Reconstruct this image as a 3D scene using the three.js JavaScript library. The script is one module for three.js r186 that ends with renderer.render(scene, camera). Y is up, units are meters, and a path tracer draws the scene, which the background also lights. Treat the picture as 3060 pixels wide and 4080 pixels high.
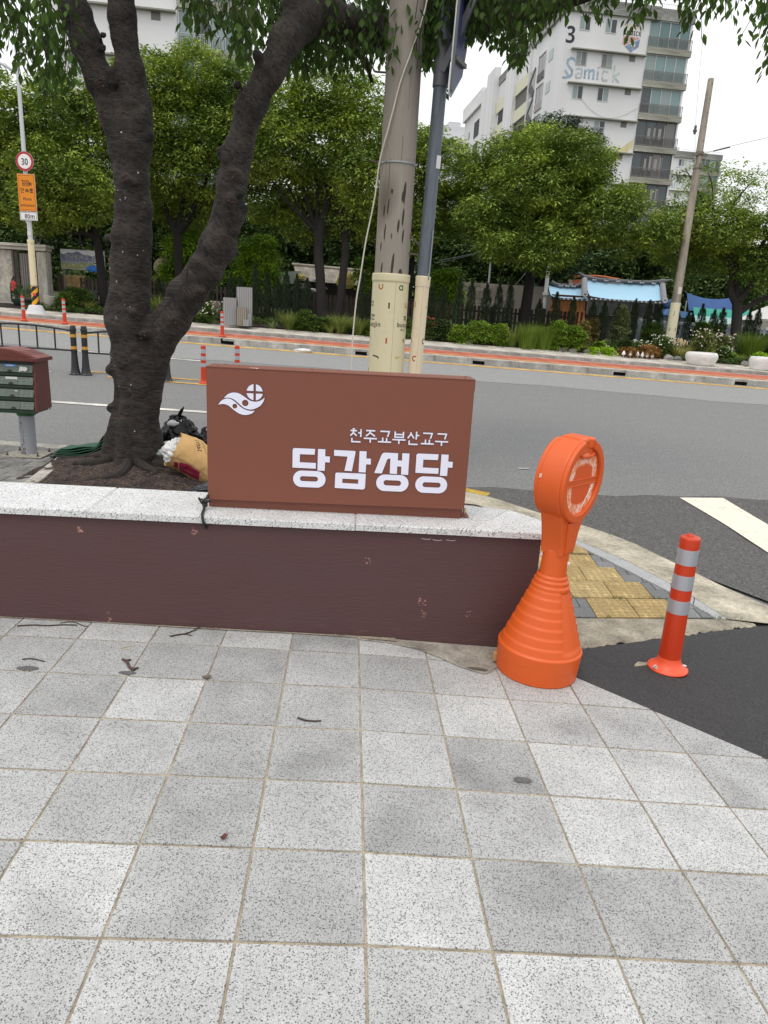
import * as THREE from 'three';
import { mergeGeometries, mergeVertices, toCreasedNormals } from 'three/addons/utils/BufferGeometryUtils.js';
import { RoundedBoxGeometry } from 'three/addons/geometries/RoundedBoxGeometry.js';
import { ImprovedNoise } from 'three/addons/math/ImprovedNoise.js';
import { FontLoader } from 'three/addons/loaders/FontLoader.js';
import { TextGeometry } from 'three/addons/geometries/TextGeometry.js';

// ---------------------------------------------------------------- camera, sky, sun, exposure
const scene = new THREE.Scene();
const camera = new THREE.PerspectiveCamera(71.74, 0.75, 0.05, 4000);
camera.position.set(-0.1044, 1.6604, 2.577);
camera.rotation.order = 'YXZ';
camera.rotation.set(-0.2723, -0.0586, 0.0550);
const SKY = 1.0;
{ // overcast sky: brighter overhead than at the horizon, slightly uneven cloud
  const w = 512, h = 256, d = new Float32Array(w * h * 4), n = new ImprovedNoise();
  for (let y = 0; y < h; y++) for (let x = 0; x < w; x++) {
    const el = ((y + 0.5) / h - 0.5) * Math.PI, az = (x / w) * 2 * Math.PI, s = Math.max(0, Math.sin(el)), c = Math.cos(el);
    const X = Math.cos(az) * c, Z = Math.sin(az) * c, Y = Math.sin(el);
    const cl = n.noise(X * 2.2, Y * 5, Z * 2.2) * 0.05 + n.noise(X * 6 + 7, Y * 12, Z * 6) * 0.02;
    const L = SKY * (1.0 + 0.58 * s + cl), i = (y * w + x) * 4;
    d[i] = L * 0.985; d[i + 1] = L; d[i + 2] = L * 1.02; d[i + 3] = 1;
  }
  const t = new THREE.DataTexture(d, w, h, THREE.RGBAFormat, THREE.FloatType);
  t.mapping = THREE.EquirectangularReflectionMapping; t.magFilter = THREE.LinearFilter; t.minFilter = THREE.LinearFilter; t.needsUpdate = true;
  scene.background = t; scene.environment = t;
}
const sun = new THREE.DirectionalLight(0xfff4e6, 0.9);
sun.position.set(-6, 22, 9); sun.castShadow = true; sun.shadow.radius = 36; sun.shadow.mapSize.set(2048, 2048);
Object.assign(sun.shadow.camera, { left: -30, right: 30, top: 30, bottom: -30, near: 1, far: 90 });
scene.add(sun, sun.target);
const renderer = new THREE.WebGLRenderer({ antialias: true });
renderer.toneMapping = THREE.LinearToneMapping;
renderer.toneMappingExposure = 1.0;
renderer.shadowMap.enabled = true;

// ---------------------------------------------------------------- helpers
function rng(a) { return () => { a = (a + 0x6d2b79f5) | 0; let t = Math.imul(a ^ (a >>> 15), 1 | a); t = (t + Math.imul(t ^ (t >>> 7), 61 | t)) ^ t; return ((t ^ (t >>> 14)) >>> 0) / 4294967296; }; }
const noise = new ImprovedNoise();
const N3 = (x, y, z) => noise.noise(x, y, z);
const fbm = (x, y, z, o = 4) => { let s = 0, a = 0.5; for (let i = 0; i < o; i++) { s += a * noise.noise(x, y, z); x *= 2.03; y *= 2.03; z *= 2.03; a *= 0.5; } return s; };
const lerp = (a, b, t) => a + (b - a) * t, clamp = (x, a, b) => Math.min(b, Math.max(a, x)), sstep = (a, b, x) => { const t = clamp((x - a) / (b - a), 0, 1); return t * t * (3 - 2 * t); };
const V = (x, y, z) => new THREE.Vector3(x, y, z);
const used = {};
function numbered(n) { if (!(n in used)) { used[n] = 0; return n; } used[n]++; return n + '_' + String(used[n]).padStart(3, '0'); }
function tag(o, label, category, group, kind) { if (label) o.userData.label = label; if (category) o.userData.category = category; if (group) o.userData.group = group; if (kind) o.userData.kind = kind; return o; }
function clean(g) { const o = new THREE.BufferGeometry(); const s = g.index ? g.toNonIndexed() : g; for (const k of ['position', 'normal', 'uv']) if (s.attributes[k]) o.setAttribute(k, s.attributes[k]); if (!o.attributes.normal) o.computeVertexNormals(); if (!o.attributes.uv) o.setAttribute('uv', new THREE.BufferAttribute(new Float32Array(o.attributes.position.count * 2), 2)); return o; }
const merge = (gs) => (Array.isArray(gs) ? (gs.length === 1 ? gs[0] : mergeGeometries(gs.map(clean))) : gs);
function mesh(name, gs, mat, parent = scene) {
  const m = new THREE.Mesh(merge(gs), mat); m.name = parent === scene ? numbered(name) : name; m.castShadow = m.receiveShadow = true; parent.add(m); return m;
}
function thing(name, label, category, pos = [0, 0, 0], turn = 0, group) {
  const o = new THREE.Group(); o.name = numbered(name); o.position.set(...pos); o.rotation.y = turn; scene.add(o); return tag(o, label, category, group);
}
function dup(src, pos, turn, label, group) {
  const c = src.clone(); c.name = numbered(src.name.replace(/_\d{3}$/, '')); c.userData = { ...src.userData }; c.position.set(...pos); c.rotation.y = turn; if (label) c.userData.label = label; if (group) c.userData.group = group; scene.add(c); return c;
}
function struct(name, gs, mat) { const m = mesh(name, gs, mat); m.userData.kind = 'structure'; return m; }
const box = (w, h, d, x = 0, y = 0, z = 0) => new THREE.BoxGeometry(w, h, d).translate(x, y, z);
const rbox = (w, h, d, r, x = 0, y = 0, z = 0, s = 2) => new RoundedBoxGeometry(w, h, d, s, r).translate(x, y, z);
const cyl = (r0, r1, h, x = 0, y = 0, z = 0, s = 20) => new THREE.CylinderGeometry(r1, r0, h, s).translate(x, y + h / 2, z);
const lathe = (pts, s = 32) => new THREE.LatheGeometry(pts.map((p) => new THREE.Vector2(p[0], p[1])), s);
function tube(pts, r, s = 8, seg) { const c = new THREE.CatmullRomCurve3(pts.map((p) => (p.isVector3 ? p : V(...p)))); return new THREE.TubeGeometry(c, seg || Math.max(4, pts.length * 4), r, s); }
function taper(pts, rad, s = 8, seg = 5) { // tapered swept limb; pts [x,y,z], rad per point
  const c = new THREE.CatmullRomCurve3(pts.map((p) => V(...p))), n = (pts.length - 1) * seg, g = new THREE.TubeGeometry(c, n, 1, s), P = g.attributes.position;
  for (let i = 0; i <= n; i++) { const t = i / n, k = t * (pts.length - 1), a = Math.min(pts.length - 2, Math.floor(k)), r = lerp(rad[a], rad[a + 1], k - a), q = c.getPointAt(t);
    for (let j = 0; j <= s; j++) { const m = i * (s + 1) + j; P.setXYZ(m, q.x + (P.getX(m) - q.x) * r, q.y + (P.getY(m) - q.y) * r, q.z + (P.getZ(m) - q.z) * r); } }
  g.computeVertexNormals(); return g;
}
function bar(a, b, w, h = w) { const A = a.isVector3 ? a : V(...a), B = b.isVector3 ? b : V(...b), d = B.clone().sub(A), L = d.length(); const g = new THREE.BoxGeometry(w, h, L); const m = new THREE.Matrix4().lookAt(B, A, Math.abs(d.y) > 0.95 * L ? V(0, 0, 1) : V(0, 1, 0)); m.setPosition(A.add(B).multiplyScalar(0.5)); return g.applyMatrix4(m); }
const shapeOf = (p) => new THREE.Shape(p.map((q) => new THREE.Vector2(q[0], q[1])));
function ext(p, depth, bevel = 0, holes = []) { const s = p instanceof THREE.Shape ? p : shapeOf(p); for (const h of holes) s.holes.push(h instanceof THREE.Path ? h : new THREE.Path(h.map((q) => new THREE.Vector2(q[0], q[1])))); return new THREE.ExtrudeGeometry(s, { depth, bevelEnabled: bevel > 0, bevelSize: bevel, bevelThickness: bevel, bevelSegments: 2, curveSegments: 24 }); }
// flat polygon [x,z] laid on a height function
function flat(poly, hf, off = 0) {
  const c = poly.map((p) => new THREE.Vector2(p[0], p[1])), f = THREE.ShapeUtils.triangulateShape(c, []), pos = [], uv = [];
  for (const t of f) { const o = t.map((i) => c[i]); const up = (o[1].x - o[0].x) * (o[2].y - o[0].y) - (o[1].y - o[0].y) * (o[2].x - o[0].x) < 0; for (const q of up ? o : [o[0], o[2], o[1]]) { pos.push(q.x, hf(q.x, q.y) + off, q.y); uv.push(q.x, -q.y); } }
  const g = new THREE.BufferGeometry(); g.setAttribute('position', new THREE.Float32BufferAttribute(pos, 3)); g.setAttribute('uv', new THREE.Float32BufferAttribute(uv, 2)); g.computeVertexNormals(); return g;
}
// grid sheet between z limits that may depend on x
function grid(x0, x1, nx, za, zb, nz, hf, off = 0, rough = 0) {
  const pos = [], uv = [], idx = [];
  for (let i = 0; i <= nx; i++) for (let j = 0; j <= nz; j++) { const x = lerp(x0, x1, i / nx), a = typeof za === 'function' ? za(x) : za, b = typeof zb === 'function' ? zb(x) : zb, z = lerp(a, b, j / nz); pos.push(x, hf(x, z) + off + (rough ? rough * fbm(x * 9, 0.3, z * 9, 3) : 0), z); uv.push(x, -z); }
  for (let i = 0; i < nx; i++) for (let j = 0; j < nz; j++) { const a = i * (nz + 1) + j, b = a + nz + 1; idx.push(a, a + 1, b, b, a + 1, b + 1); }
  const g = new THREE.BufferGeometry(); g.setAttribute('position', new THREE.Float32BufferAttribute(pos, 3)); g.setAttribute('uv', new THREE.Float32BufferAttribute(uv, 2)); g.setIndex(idx); g.computeVertexNormals();
  if (g.attributes.normal.getY(0) < 0) { for (let i = 0; i < idx.length; i += 3) { const t = idx[i + 1]; idx[i + 1] = idx[i + 2]; idx[i + 2] = t; } g.setIndex(idx); g.computeVertexNormals(); }
  return g;
}
// convex clip of a polygon by half planes [a,b,c]: keep a*x+b*z+c >= 0
function clip(poly, planes) { for (const [a, b, c] of planes) { const out = []; for (let i = 0; i < poly.length; i++) { const p = poly[i], q = poly[(i + 1) % poly.length], d = a * p[0] + b * p[1] + c, e = a * q[0] + b * q[1] + c; if (d >= 0) out.push(p); if (d >= 0 !== e >= 0) { const t = d / (d - e); out.push([lerp(p[0], q[0], t), lerp(p[1], q[1], t)]); } } poly = out; if (poly.length < 3) return []; } return poly; }
function slabGeo(poly, hf, off, thick, bev) { // prism with a chamfered upper edge from a convex polygon
  const n = poly.length, cx = poly.reduce((s, p) => s + p[0], 0) / n, cz = poly.reduce((s, p) => s + p[1], 0) / n, pos = [], uv = [];
  const inn = poly.map((p) => { const dx = cx - p[0], dz = cz - p[1], l = Math.hypot(dx, dz) || 1; return [p[0] + (dx / l) * bev * 1.4, p[1] + (dz / l) * bev * 1.4]; });
  const put = (p, d) => { pos.push(p[0], hf(p[0], p[1]) + off - d, p[1]); uv.push(p[0] + d * 0.7, -p[1] + d * 0.7); };
  let area = 0; for (let i = 0; i < n; i++) { const p = poly[i], q = poly[(i + 1) % n]; area += p[0] * q[1] - q[0] * p[1]; }
  const tri = (a, b, c) => { const o = area > 0 ? [a, c, b] : [a, b, c]; for (const [p, d] of o) put(p, d); };
  for (let i = 1; i < n - 1; i++) tri([inn[0], 0], [inn[i], 0], [inn[i + 1], 0]);
  for (let i = 0; i < n; i++) { const j = (i + 1) % n; tri([inn[i], 0], [poly[i], bev], [inn[j], 0]); tri([inn[j], 0], [poly[i], bev], [poly[j], bev]); tri([poly[i], bev], [poly[i], thick], [poly[j], bev]); tri([poly[j], bev], [poly[i], thick], [poly[j], thick]); }
  const g = new THREE.BufferGeometry(); g.setAttribute('position', new THREE.Float32BufferAttribute(pos, 3)); g.setAttribute('uv', new THREE.Float32BufferAttribute(uv, 2)); g.computeVertexNormals(); return g;
}

// ---------------------------------------------------------------- textures
function tex(w, h, f, { srgb = true, rx = 1, ry = 1 } = {}) {
  const d = new Uint8Array(w * h * 4), c = [0, 0, 0];
  for (let y = 0; y < h; y++) for (let x = 0; x < w; x++) { f(x, y, c); const i = (y * w + x) * 4; d[i] = clamp(c[0], 0, 255); d[i + 1] = clamp(c[1], 0, 255); d[i + 2] = clamp(c[2], 0, 255); d[i + 3] = 255; }
  const t = new THREE.DataTexture(d, w, h); t.wrapS = t.wrapT = THREE.RepeatWrapping; t.magFilter = THREE.LinearFilter; t.minFilter = THREE.LinearMipmapLinearFilter; t.generateMipmaps = true; if (srgb) t.colorSpace = THREE.SRGBColorSpace; t.repeat.set(rx, ry); t.needsUpdate = true; return t;
}
function ctex(w, h, draw, { srgb = true, rep } = {}) { const c = document.createElement('canvas'); c.width = w; c.height = h; const g = c.getContext('2d'); draw(g, w, h); const t = new THREE.CanvasTexture(c); if (srgb) t.colorSpace = THREE.SRGBColorSpace; t.wrapS = t.wrapT = THREE.RepeatWrapping; if (rep) t.repeat.set(...rep); return t; }
// periodic value noise
function vnoise(seed, P) { const r = rng(seed), a = new Float32Array(P * P); for (let i = 0; i < a.length; i++) a[i] = r(); return (u, v) => { u = ((u % 1) + 1) % 1 * P; v = ((v % 1) + 1) % 1 * P; const i = Math.floor(u), j = Math.floor(v), fu = u - i, fv = v - j, su = fu * fu * (3 - 2 * fu), sv = fv * fv * (3 - 2 * fv), i1 = (i + 1) % P, j1 = (j + 1) % P; return lerp(lerp(a[j * P + i], a[j * P + i1], su), lerp(a[j1 * P + i], a[j1 * P + i1], su), sv); }; }
// periodic cells: returns a random value of the nearest jittered cell
function cells(seed, P) { const r = rng(seed), jx = new Float32Array(P * P), jy = new Float32Array(P * P), v = new Float32Array(P * P); for (let i = 0; i < P * P; i++) { jx[i] = r(); jy[i] = r(); v[i] = r(); }
  return (u, w) => { const x = u * P, y = w * P, i = Math.floor(x), j = Math.floor(y); let bd = 9, bv = 0; for (let a = -1; a <= 1; a++) for (let b = -1; b <= 1; b++) { const p = ((i + a) % P + P) % P, q = ((j + b) % P + P) % P, k = q * P + p, dx = i + a + jx[k] - x, dy = j + b + jy[k] - y, d = dx * dx + dy * dy; if (d < bd) { bd = d; bv = v[k]; } } return bv; }; }
function graniteTex(seed, size, P, dark, light, specks) {
  const c1 = cells(seed, P), c2 = cells(seed + 1, Math.round(P * 0.62)), n = vnoise(seed + 2, 9);
  return tex(size, size, (x, y, c) => { const u = x / size, v = y / size, a = c1(u, v), b = c2(u, v); let g = lerp(dark, light, Math.pow(a, 0.7)); if (b > 1 - specks) g *= 0.5 + 0.2 * a; if (b < 0.25) g += 10; g += (n(u, v) - 0.5) * 10; c[0] = g; c[1] = g + 0.5; c[2] = g; });
}
const T = {};
T.granite = graniteTex(11, 1024, 330, 152, 196, 0.13);
T.coping = graniteTex(21, 1024, 250, 176, 232, 0.10);
{ const c1 = cells(31, 180), c2 = cells(32, 70), n = vnoise(33, 6), m = vnoise(34, 23);
  T.asphalt = tex(1024, 1024, (x, y, c) => { const u = x / 1024, v = y / 1024, a = c1(u, v), b = c2(u, v); let g = 104 + a * 50 + (b > 0.95 ? 22 : 0) - (b < 0.06 ? 16 : 0) + (m(u, v) - 0.5) * 6; c[0] = g; c[1] = g; c[2] = g; });
  T.asphaltB = tex(512, 512, (x, y, c) => { const u = x / 512, v = y / 512, a = c1(u, v), b = c2(u, v); c[0] = c[1] = c[2] = 40 + a * 150 + (b > 0.85 ? 60 : 0); }, { srgb: false }); }
{ const n1 = vnoise(41, 7), n2 = vnoise(42, 31), n3 = vnoise(43, 150), n4 = vnoise(44, 4);
  T.conc = tex(512, 512, (x, y, c) => { const u = x / 512, v = y / 512; const g = 190 + (n1(u, v) - 0.5) * 46 + (n2(u, v) - 0.5) * 34 + (n3(u, v) - 0.5) * 40 + (n4(u, v) - 0.5) * 20; c[0] = g; c[1] = g - 2; c[2] = g - 7; });
  T.bump = tex(512, 512, (x, y, c) => { const u = x / 512, v = y / 512; c[0] = c[1] = c[2] = 128 + (n2(u, v) - 0.5) * 90 + (n3(u, v) - 0.5) * 120; }, { srgb: false });
  T.soft = tex(256, 256, (x, y, c) => { const u = x / 256, v = y / 256; const g = 240 + (n1(u, v) - 0.5) * 26 + (n2(u, v) - 0.5) * 18; c[0] = c[1] = c[2] = g; });
  T.soil = tex(512, 512, (x, y, c) => { const u = x / 512, v = y / 512; const a = n2(u, v), b = n3(u, v), g = 52 + (a - 0.5) * 44 + (b - 0.5) * 60 + (n1(u, v) - 0.5) * 30; c[0] = g * 1.16; c[1] = g * 0.95; c[2] = g * 0.86; });
  // bark: dark, with horizontal lenticels and lichen flecks (u round the stem, v along it)
  const l = cells(46, 40), f = vnoise(47, 90);
  const bark = (u, v) => { const st = n3(u * 0.35, v * 1.6), le = l(u * 0.5, v * 2.2); return { st, le, a: n1(u, v), b: n2(u * 0.6, v * 2), s: f(u, v) }; };
  T.bark = tex(1024, 1024, (x, y, c) => { const q = bark(x / 1024, y / 1024); let g = 58 + (q.a - 0.5) * 26 + (q.b - 0.5) * 26 + (q.st - 0.5) * 24; if (q.le > 0.9) g *= 0.7; c[0] = g * 1.06; c[1] = g * 0.97; c[2] = g * 0.9; if (q.s > 0.93) { c[0] += 40; c[1] += 38; c[2] += 34; } if (q.le > 0.82 && q.le < 0.85) { c[0] += 16; c[1] += 3; } });
  T.barkB = tex(1024, 1024, (x, y, c) => { const q = bark(x / 1024, y / 1024); c[0] = c[1] = c[2] = 120 + (q.b - 0.5) * 150 + (q.st - 0.5) * 90 - (q.le > 0.9 ? 60 : 0); }, { srgb: false }); }
const rep = (t, x, y = x) => { const c = t.clone(); c.repeat.set(x, y); c.needsUpdate = true; return c; };
const lin = (r, g, b) => new THREE.Color().setRGB(r, g, b);
const std = (r, g, b, roughness = 0.8, o = {}) => new THREE.MeshStandardMaterial({ color: lin(r, g, b), roughness, metalness: 0, ...o });
const M = {
  steel: std(0.32, 0.33, 0.34, 0.45, { metalness: 0.7 }), zinc: std(0.30, 0.33, 0.36, 0.55, { metalness: 0.35, map: rep(T.soft, 1.3) }), white: std(0.72, 0.72, 0.72, 0.6), black: std(0.015, 0.015, 0.016, 0.5),
  orange: std(0.86, 0.10, 0.012, 0.42), orangeRed: std(0.56, 0.042, 0.008, 0.4), silver: std(0.42, 0.44, 0.48, 0.35, { metalness: 0.3 }), cream: std(0.72, 0.64, 0.40, 0.6),
  concrete: std(0.62, 0.59, 0.54, 0.9, { map: rep(T.conc, 1.1), bumpMap: rep(T.bump, 1.5), bumpScale: 0.002 }), lightConc: std(0.85, 0.83, 0.80, 0.9, { map: rep(T.conc, 0.7), bumpMap: rep(T.bump, 1.5), bumpScale: 0.002 }),
  bark: std(0.62, 0.60, 0.60, 0.95, { map: T.bark, bumpMap: T.barkB, bumpScale: 0.006 }), barkFar: std(0.035, 0.030, 0.026, 0.95), soil: std(1, 1, 1, 1, { map: rep(T.soil, 1.4), bumpMap: rep(T.bump, 2), bumpScale: 0.01 }),
};

// ---------------------------------------------------------------- terrain
const fL = (x, z) => -0.0275 * x + 0.0146 * z, fR = (x, z) => -0.0557 * x + 0.0146 * z, floorY = (x, z) => (x < 0 ? fL(x, z) : fR(x, z));
const roadY = (x, z) => { x = clamp(x, -45, 45); const t = -z - 3; return -0.175 - 0.0125 * x + 0.01 * t + (t > 0 ? 0.0018 * t * t : 0); };
const S = (x, z) => lerp(roadY(x, z), fR(clamp(x, 0, 4), z) - 0.012, sstep(-6.5, -3.5, z));
const zk = (x) => -19.05 + 0.12 * clamp(x, -45, 45), zb = (x) => { x = clamp(x, -22, 22); return -19.05 + 0.1 * x - 0.006 * x * x; };
const farY = (x, z) => { const k = zk(x), t = k - z; return roadY(x, k) + (t < 2.45 ? 0.16 + 0.03 * t : t < 4.4 ? 0.333 + 0.03 * (t - 2.45) : 0.43 + 0.06 * Math.min(t - 4.4, 9) + 0.03 * Math.max(0, Math.min(t, 60) - 13.4)); };
// ---------------------------------------------------------------- ground, road, kerbs
struct('ground', new THREE.CircleGeometry(2500, 64).rotateX(-Math.PI / 2).translate(0, -2.2, 0), std(0.12, 0.12, 0.09, 1));
{
  const asph = (c, o = {}) => std(c, c, c * 0.985, 0.95, { map: rep(T.asphalt, 1.13), bumpMap: rep(T.asphaltB, 1.25), bumpScale: 0.003, ...o });
  struct('road', grid(-60, 60, 120, -23, -2.45, 60, S, -0.006), asph(0.84));
  struct('road_apron', grid(2.5, 40, 30, -2.45, 9, 12, (x, z) => S(x, z) - 0.01, -0.006), asph(0.84));
  const lane = (name, x0, x1, fa, fb, off, m) => struct(name, grid(x0, x1, Math.ceil((x1 - x0) * 1.5), fa, fb, 3, S, off), m);
  // paler, more worn lane along the far kerb and left of the median
  const wob = (x) => 0.10 * Math.sin(x * 0.9) + 0.06 * Math.sin(x * 2.3);
  lane('road_lane', -60, 60, (x) => -15.6 + 0.1 * x + (x > 2 ? 0.05 * (x - 2) : 0) + wob(x), (x) => zk(x) + 0.05, -0.002, asph(1.16));
  const yel = std(1.0, 0.62, 0.16, 0.8, { map: rep(T.conc, 1) }), whi = std(1.05, 1.05, 1.0, 0.8, { map: rep(T.conc, 1) });
  lane('road_marking', -50, 50, (x) => zk(x) + 0.52, (x) => zk(x) + 0.22, 0.004, yel);
  lane('road_marking', -5.0, -1.0, (x) => -11.58 + 0.12 * x, (x) => -11.72 + 0.12 * x, 0.003, yel);
  lane('road_marking', -5.7, -1.0, (x) => -12.10 + 0.12 * x, (x) => -12.24 + 0.12 * x, 0.003, yel);
  lane('road_marking', -6.85, -6.2, (x) => -11.6 + 0.12 * x, (x) => -11.75 + 0.12 * x, 0.003, whi);
  lane('road_marking', -5.9, -1.2, (x) => -8.80 + 0.05 * x, (x) => -8.97 + 0.05 * x, 0.003, whi);
  lane('road_marking', -7.05, -3.84, (x) => -15.05 + 0.14 * x, (x) => -15.2 + 0.14 * x, 0.003, whi);
  struct('road_marking', flat([[0.6, -4.98], [1.236, -5.04], [1.486, -4.87], [1.415, -4.72], [1.21, -4.86], [0.6, -4.83]], S, 0.006), std(0.80, 0.52, 0.06, 0.8, { map: rep(T.conc, 1) }));
  // dark, coarser resurfaced strip round the corner
  struct('road_patch', grid(1.0, 12, 60, (x) => (x < 1.5 ? -4.6 + (1.5 - x) * 0.2 : x < 2.9 ? -4.45 + (x - 1.5) * 1.55 : -2.1 + (x - 2.9) * 0.3), (x) => -5.05 - 0.10 * (x - 1) + wob(x * 3) * 0.5, 16, S, 0.004),
    std(0.60, 0.58, 0.56, 1, { map: rep(T.asphalt, 0.62), bumpMap: rep(T.asphaltB, 0.62), bumpScale: 0.03 }));
  // crossing stripe
  const zs = []; for (const [a, b] of [[[3.80, -5.27], [4.37, -5.36]], [[3.84, -4.9], [4.38, -4.95]], [[3.87, -4.38], [4.38, -4.4]], [[3.80, -3.42], [4.40, -3.4]], [[3.72, -2.6], [4.42, -2.5]]]) zs.push([a, b]);
  const cross = []; for (let i = 0; i < zs.length - 1; i++) cross.push(flat([zs[i][0], zs[i][1], zs[i + 1][1], zs[i + 1][0]], S, 0.012));
  const crackT = ctex(1024, 1024, (g, w, h) => { g.fillStyle = '#e9e6da'; g.fillRect(0, 0, w, h); const r = rng(5); for (let i = 0; i < 2600; i++) { g.fillStyle = `rgba(${90 + r() * 70},${90 + r() * 60},${85 + r() * 60},${0.15 + r() * 0.4})`; g.fillRect(r() * w, r() * h, 1 + r() * 5, 1 + r() * 3); } g.lineWidth = 3; for (let i = 0; i < 42; i++) { g.strokeStyle = `rgba(70,68,62,${0.35 + r() * 0.4})`; g.beginPath(); let x = r() * w, y = r() * h, a = r() * 6.28; g.moveTo(x, y); for (let k = 0; k < 9; k++) { a += (r() - 0.5) * 1.6; x += Math.cos(a) * 26; y += Math.sin(a) * 26; g.lineTo(x, y); } g.stroke(); } }, { rep: [0.9, 0.9] });
  struct('crossing_stripe', cross, std(0.92, 0.90, 0.84, 0.85, { map: crackT }));
  for (const [n, x, z] of [[0, 2.1, -6.2], [1, -0.2, -9.3]]) struct('road_marking', flat([[x, z], [x + 0.14, z - 0.02], [x + 0.15, z - 0.06], [x + 0.01, z - 0.05]], S, 0.004), whi);
  struct('road_marking', flat([[-3.35, -8.2], [-2.95, -8.15], [-2.95, -8.19], [-3.35, -8.24]], S, 0.004), whi);

  // far kerb, cycle lane, inner kerb, pavement
  const strip = (x0, x1, t0, t1, off0, off1, hf = farY) => { const n = Math.ceil((x1 - x0) * 2), pos = [], uv = [], idx = []; for (let i = 0; i <= n; i++) { const x = lerp(x0, x1, i / n), k = zk(x); for (const [t, o] of [[t0, off0], [t1, off1]]) { const b = roadY(x, k); pos.push(x, b + o, k - t); uv.push(x, o + t); } if (i < n) { const a = i * 2; idx.push(a, a + 2, a + 1, a + 1, a + 2, a + 3); } } const g = new THREE.BufferGeometry(); g.setAttribute('position', new THREE.Float32BufferAttribute(pos, 3)); g.setAttribute('uv', new THREE.Float32BufferAttribute(uv, 2)); g.setIndex(idx); g.computeVertexNormals(); return g; };
  const kerb = new THREE.Group(); kerb.name = 'far_kerb'; kerb.userData.kind = 'structure'; scene.add(kerb);
  const km = [0.66, 0.60, 0.74].map((c) => std(c, c, c * 0.985, 0.9, { map: rep(T.conc, 0.9), bumpMap: rep(T.bump, 2), bumpScale: 0.002 })), drains = [-3.95, 0.05, 3.52, 7.6, 11.05];
  const dark = std(0.012, 0.011, 0.01, 1);
  let st = -40, kr = rng(8), ki = 0;
  while (st < 40) { // kerb stones, each its own piece, with a gap where a drain opens
    let len = 1.0, e = st + len; const dr = drains.find((d) => d > st - 0.01 && d < e); if (dr !== undefined) e = dr;
    if (e - st > 0.05) mesh('kerb_stone', [strip(st + 0.004, e - 0.004, 0, 0, -0.05, 0.155), strip(st + 0.004, e - 0.004, 0.005, 0.2, 0.16, 0.163), strip(st + 0.004, e - 0.004, 0, 0.005, 0.155, 0.16)], km[Math.floor(kr() * 3)], kerb);
    if (dr !== undefined) { mesh('drain_opening', [strip(dr, dr + 0.34, 0.12, 0.12, -0.05, 0.10)], dark, kerb); mesh('drain_lintel', [strip(dr, dr + 0.34, 0, 0, 0.10, 0.155), strip(dr, dr + 0.34, 0, 0.2, 0.155, 0.162), strip(dr, dr + 0.34, 0.12, 0, 0.10, 0.10)], km[1], kerb); e = dr + 0.34; }
    st = e; ki++;
  }
  struct('kerb_marking', strip(-40, 40, 0.203, 0.46, 0.166, 0.173), std(1.05, 1.03, 1.0, 0.85, { map: rep(T.conc, 0.8) }));
  struct('cycle_lane_line', strip(-40, 40, 0.62, 0.84, 0.182, 0.189), std(1.1, 0.60, 0.20, 0.85, { map: rep(T.conc, 0.8) }));
  struct('cycle_lane', strip(-40, 40, 0.465, 2.44, 0.171, 0.230), std(0.84, 0.235, 0.14, 0.9, { map: rep(T.conc, 0.8) }));
  struct('cycle_lane_line', strip(-40, 40, 2.30, 2.42, 0.230, 0.2335), std(1.0, 0.98, 0.95, 0.85, { map: rep(T.conc, 0.8) }));
  const ik = new THREE.Group(); ik.name = 'inner_kerb'; ik.userData.kind = 'structure'; scene.add(ik);
  for (let x = -40; x < 40; x += 1) mesh('kerb_stone', [strip(x + 0.004, x + 0.996, 2.45, 2.45, 0.18, 0.333), strip(x + 0.004, x + 0.996, 2.45, 2.72, 0.333, 0.341)], km[Math.floor(kr() * 3)], ik);
  struct('far_pavement', [strip(-40, 40, 2.725, 4.4, 0.341, 0.392), strip(-40, 40, 4.4, 4.4, 0.392, 0.43)], std(0.98, 0.93, 0.86, 0.9, { map: rep(T.conc, 0.6), bumpMap: rep(T.bump, 1.5), bumpScale: 0.002 }));
  struct('planting_bed', grid(-60, 60, 160, (x) => zk(x) - 4.4, (x) => zk(x) - 10.6, 12, farY, 0.0, 0.12), std(0.55, 0.50, 0.44, 1, { map: rep(T.soil, 0.8), bumpMap: rep(T.bump, 1), bumpScale: 0.02 }));
  struct('far_terrain', grid(-300, 300, 120, (x) => zk(x) - 10.6, -420, 40, farY, -0.01), std(0.06, 0.065, 0.03, 1));
}
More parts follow.
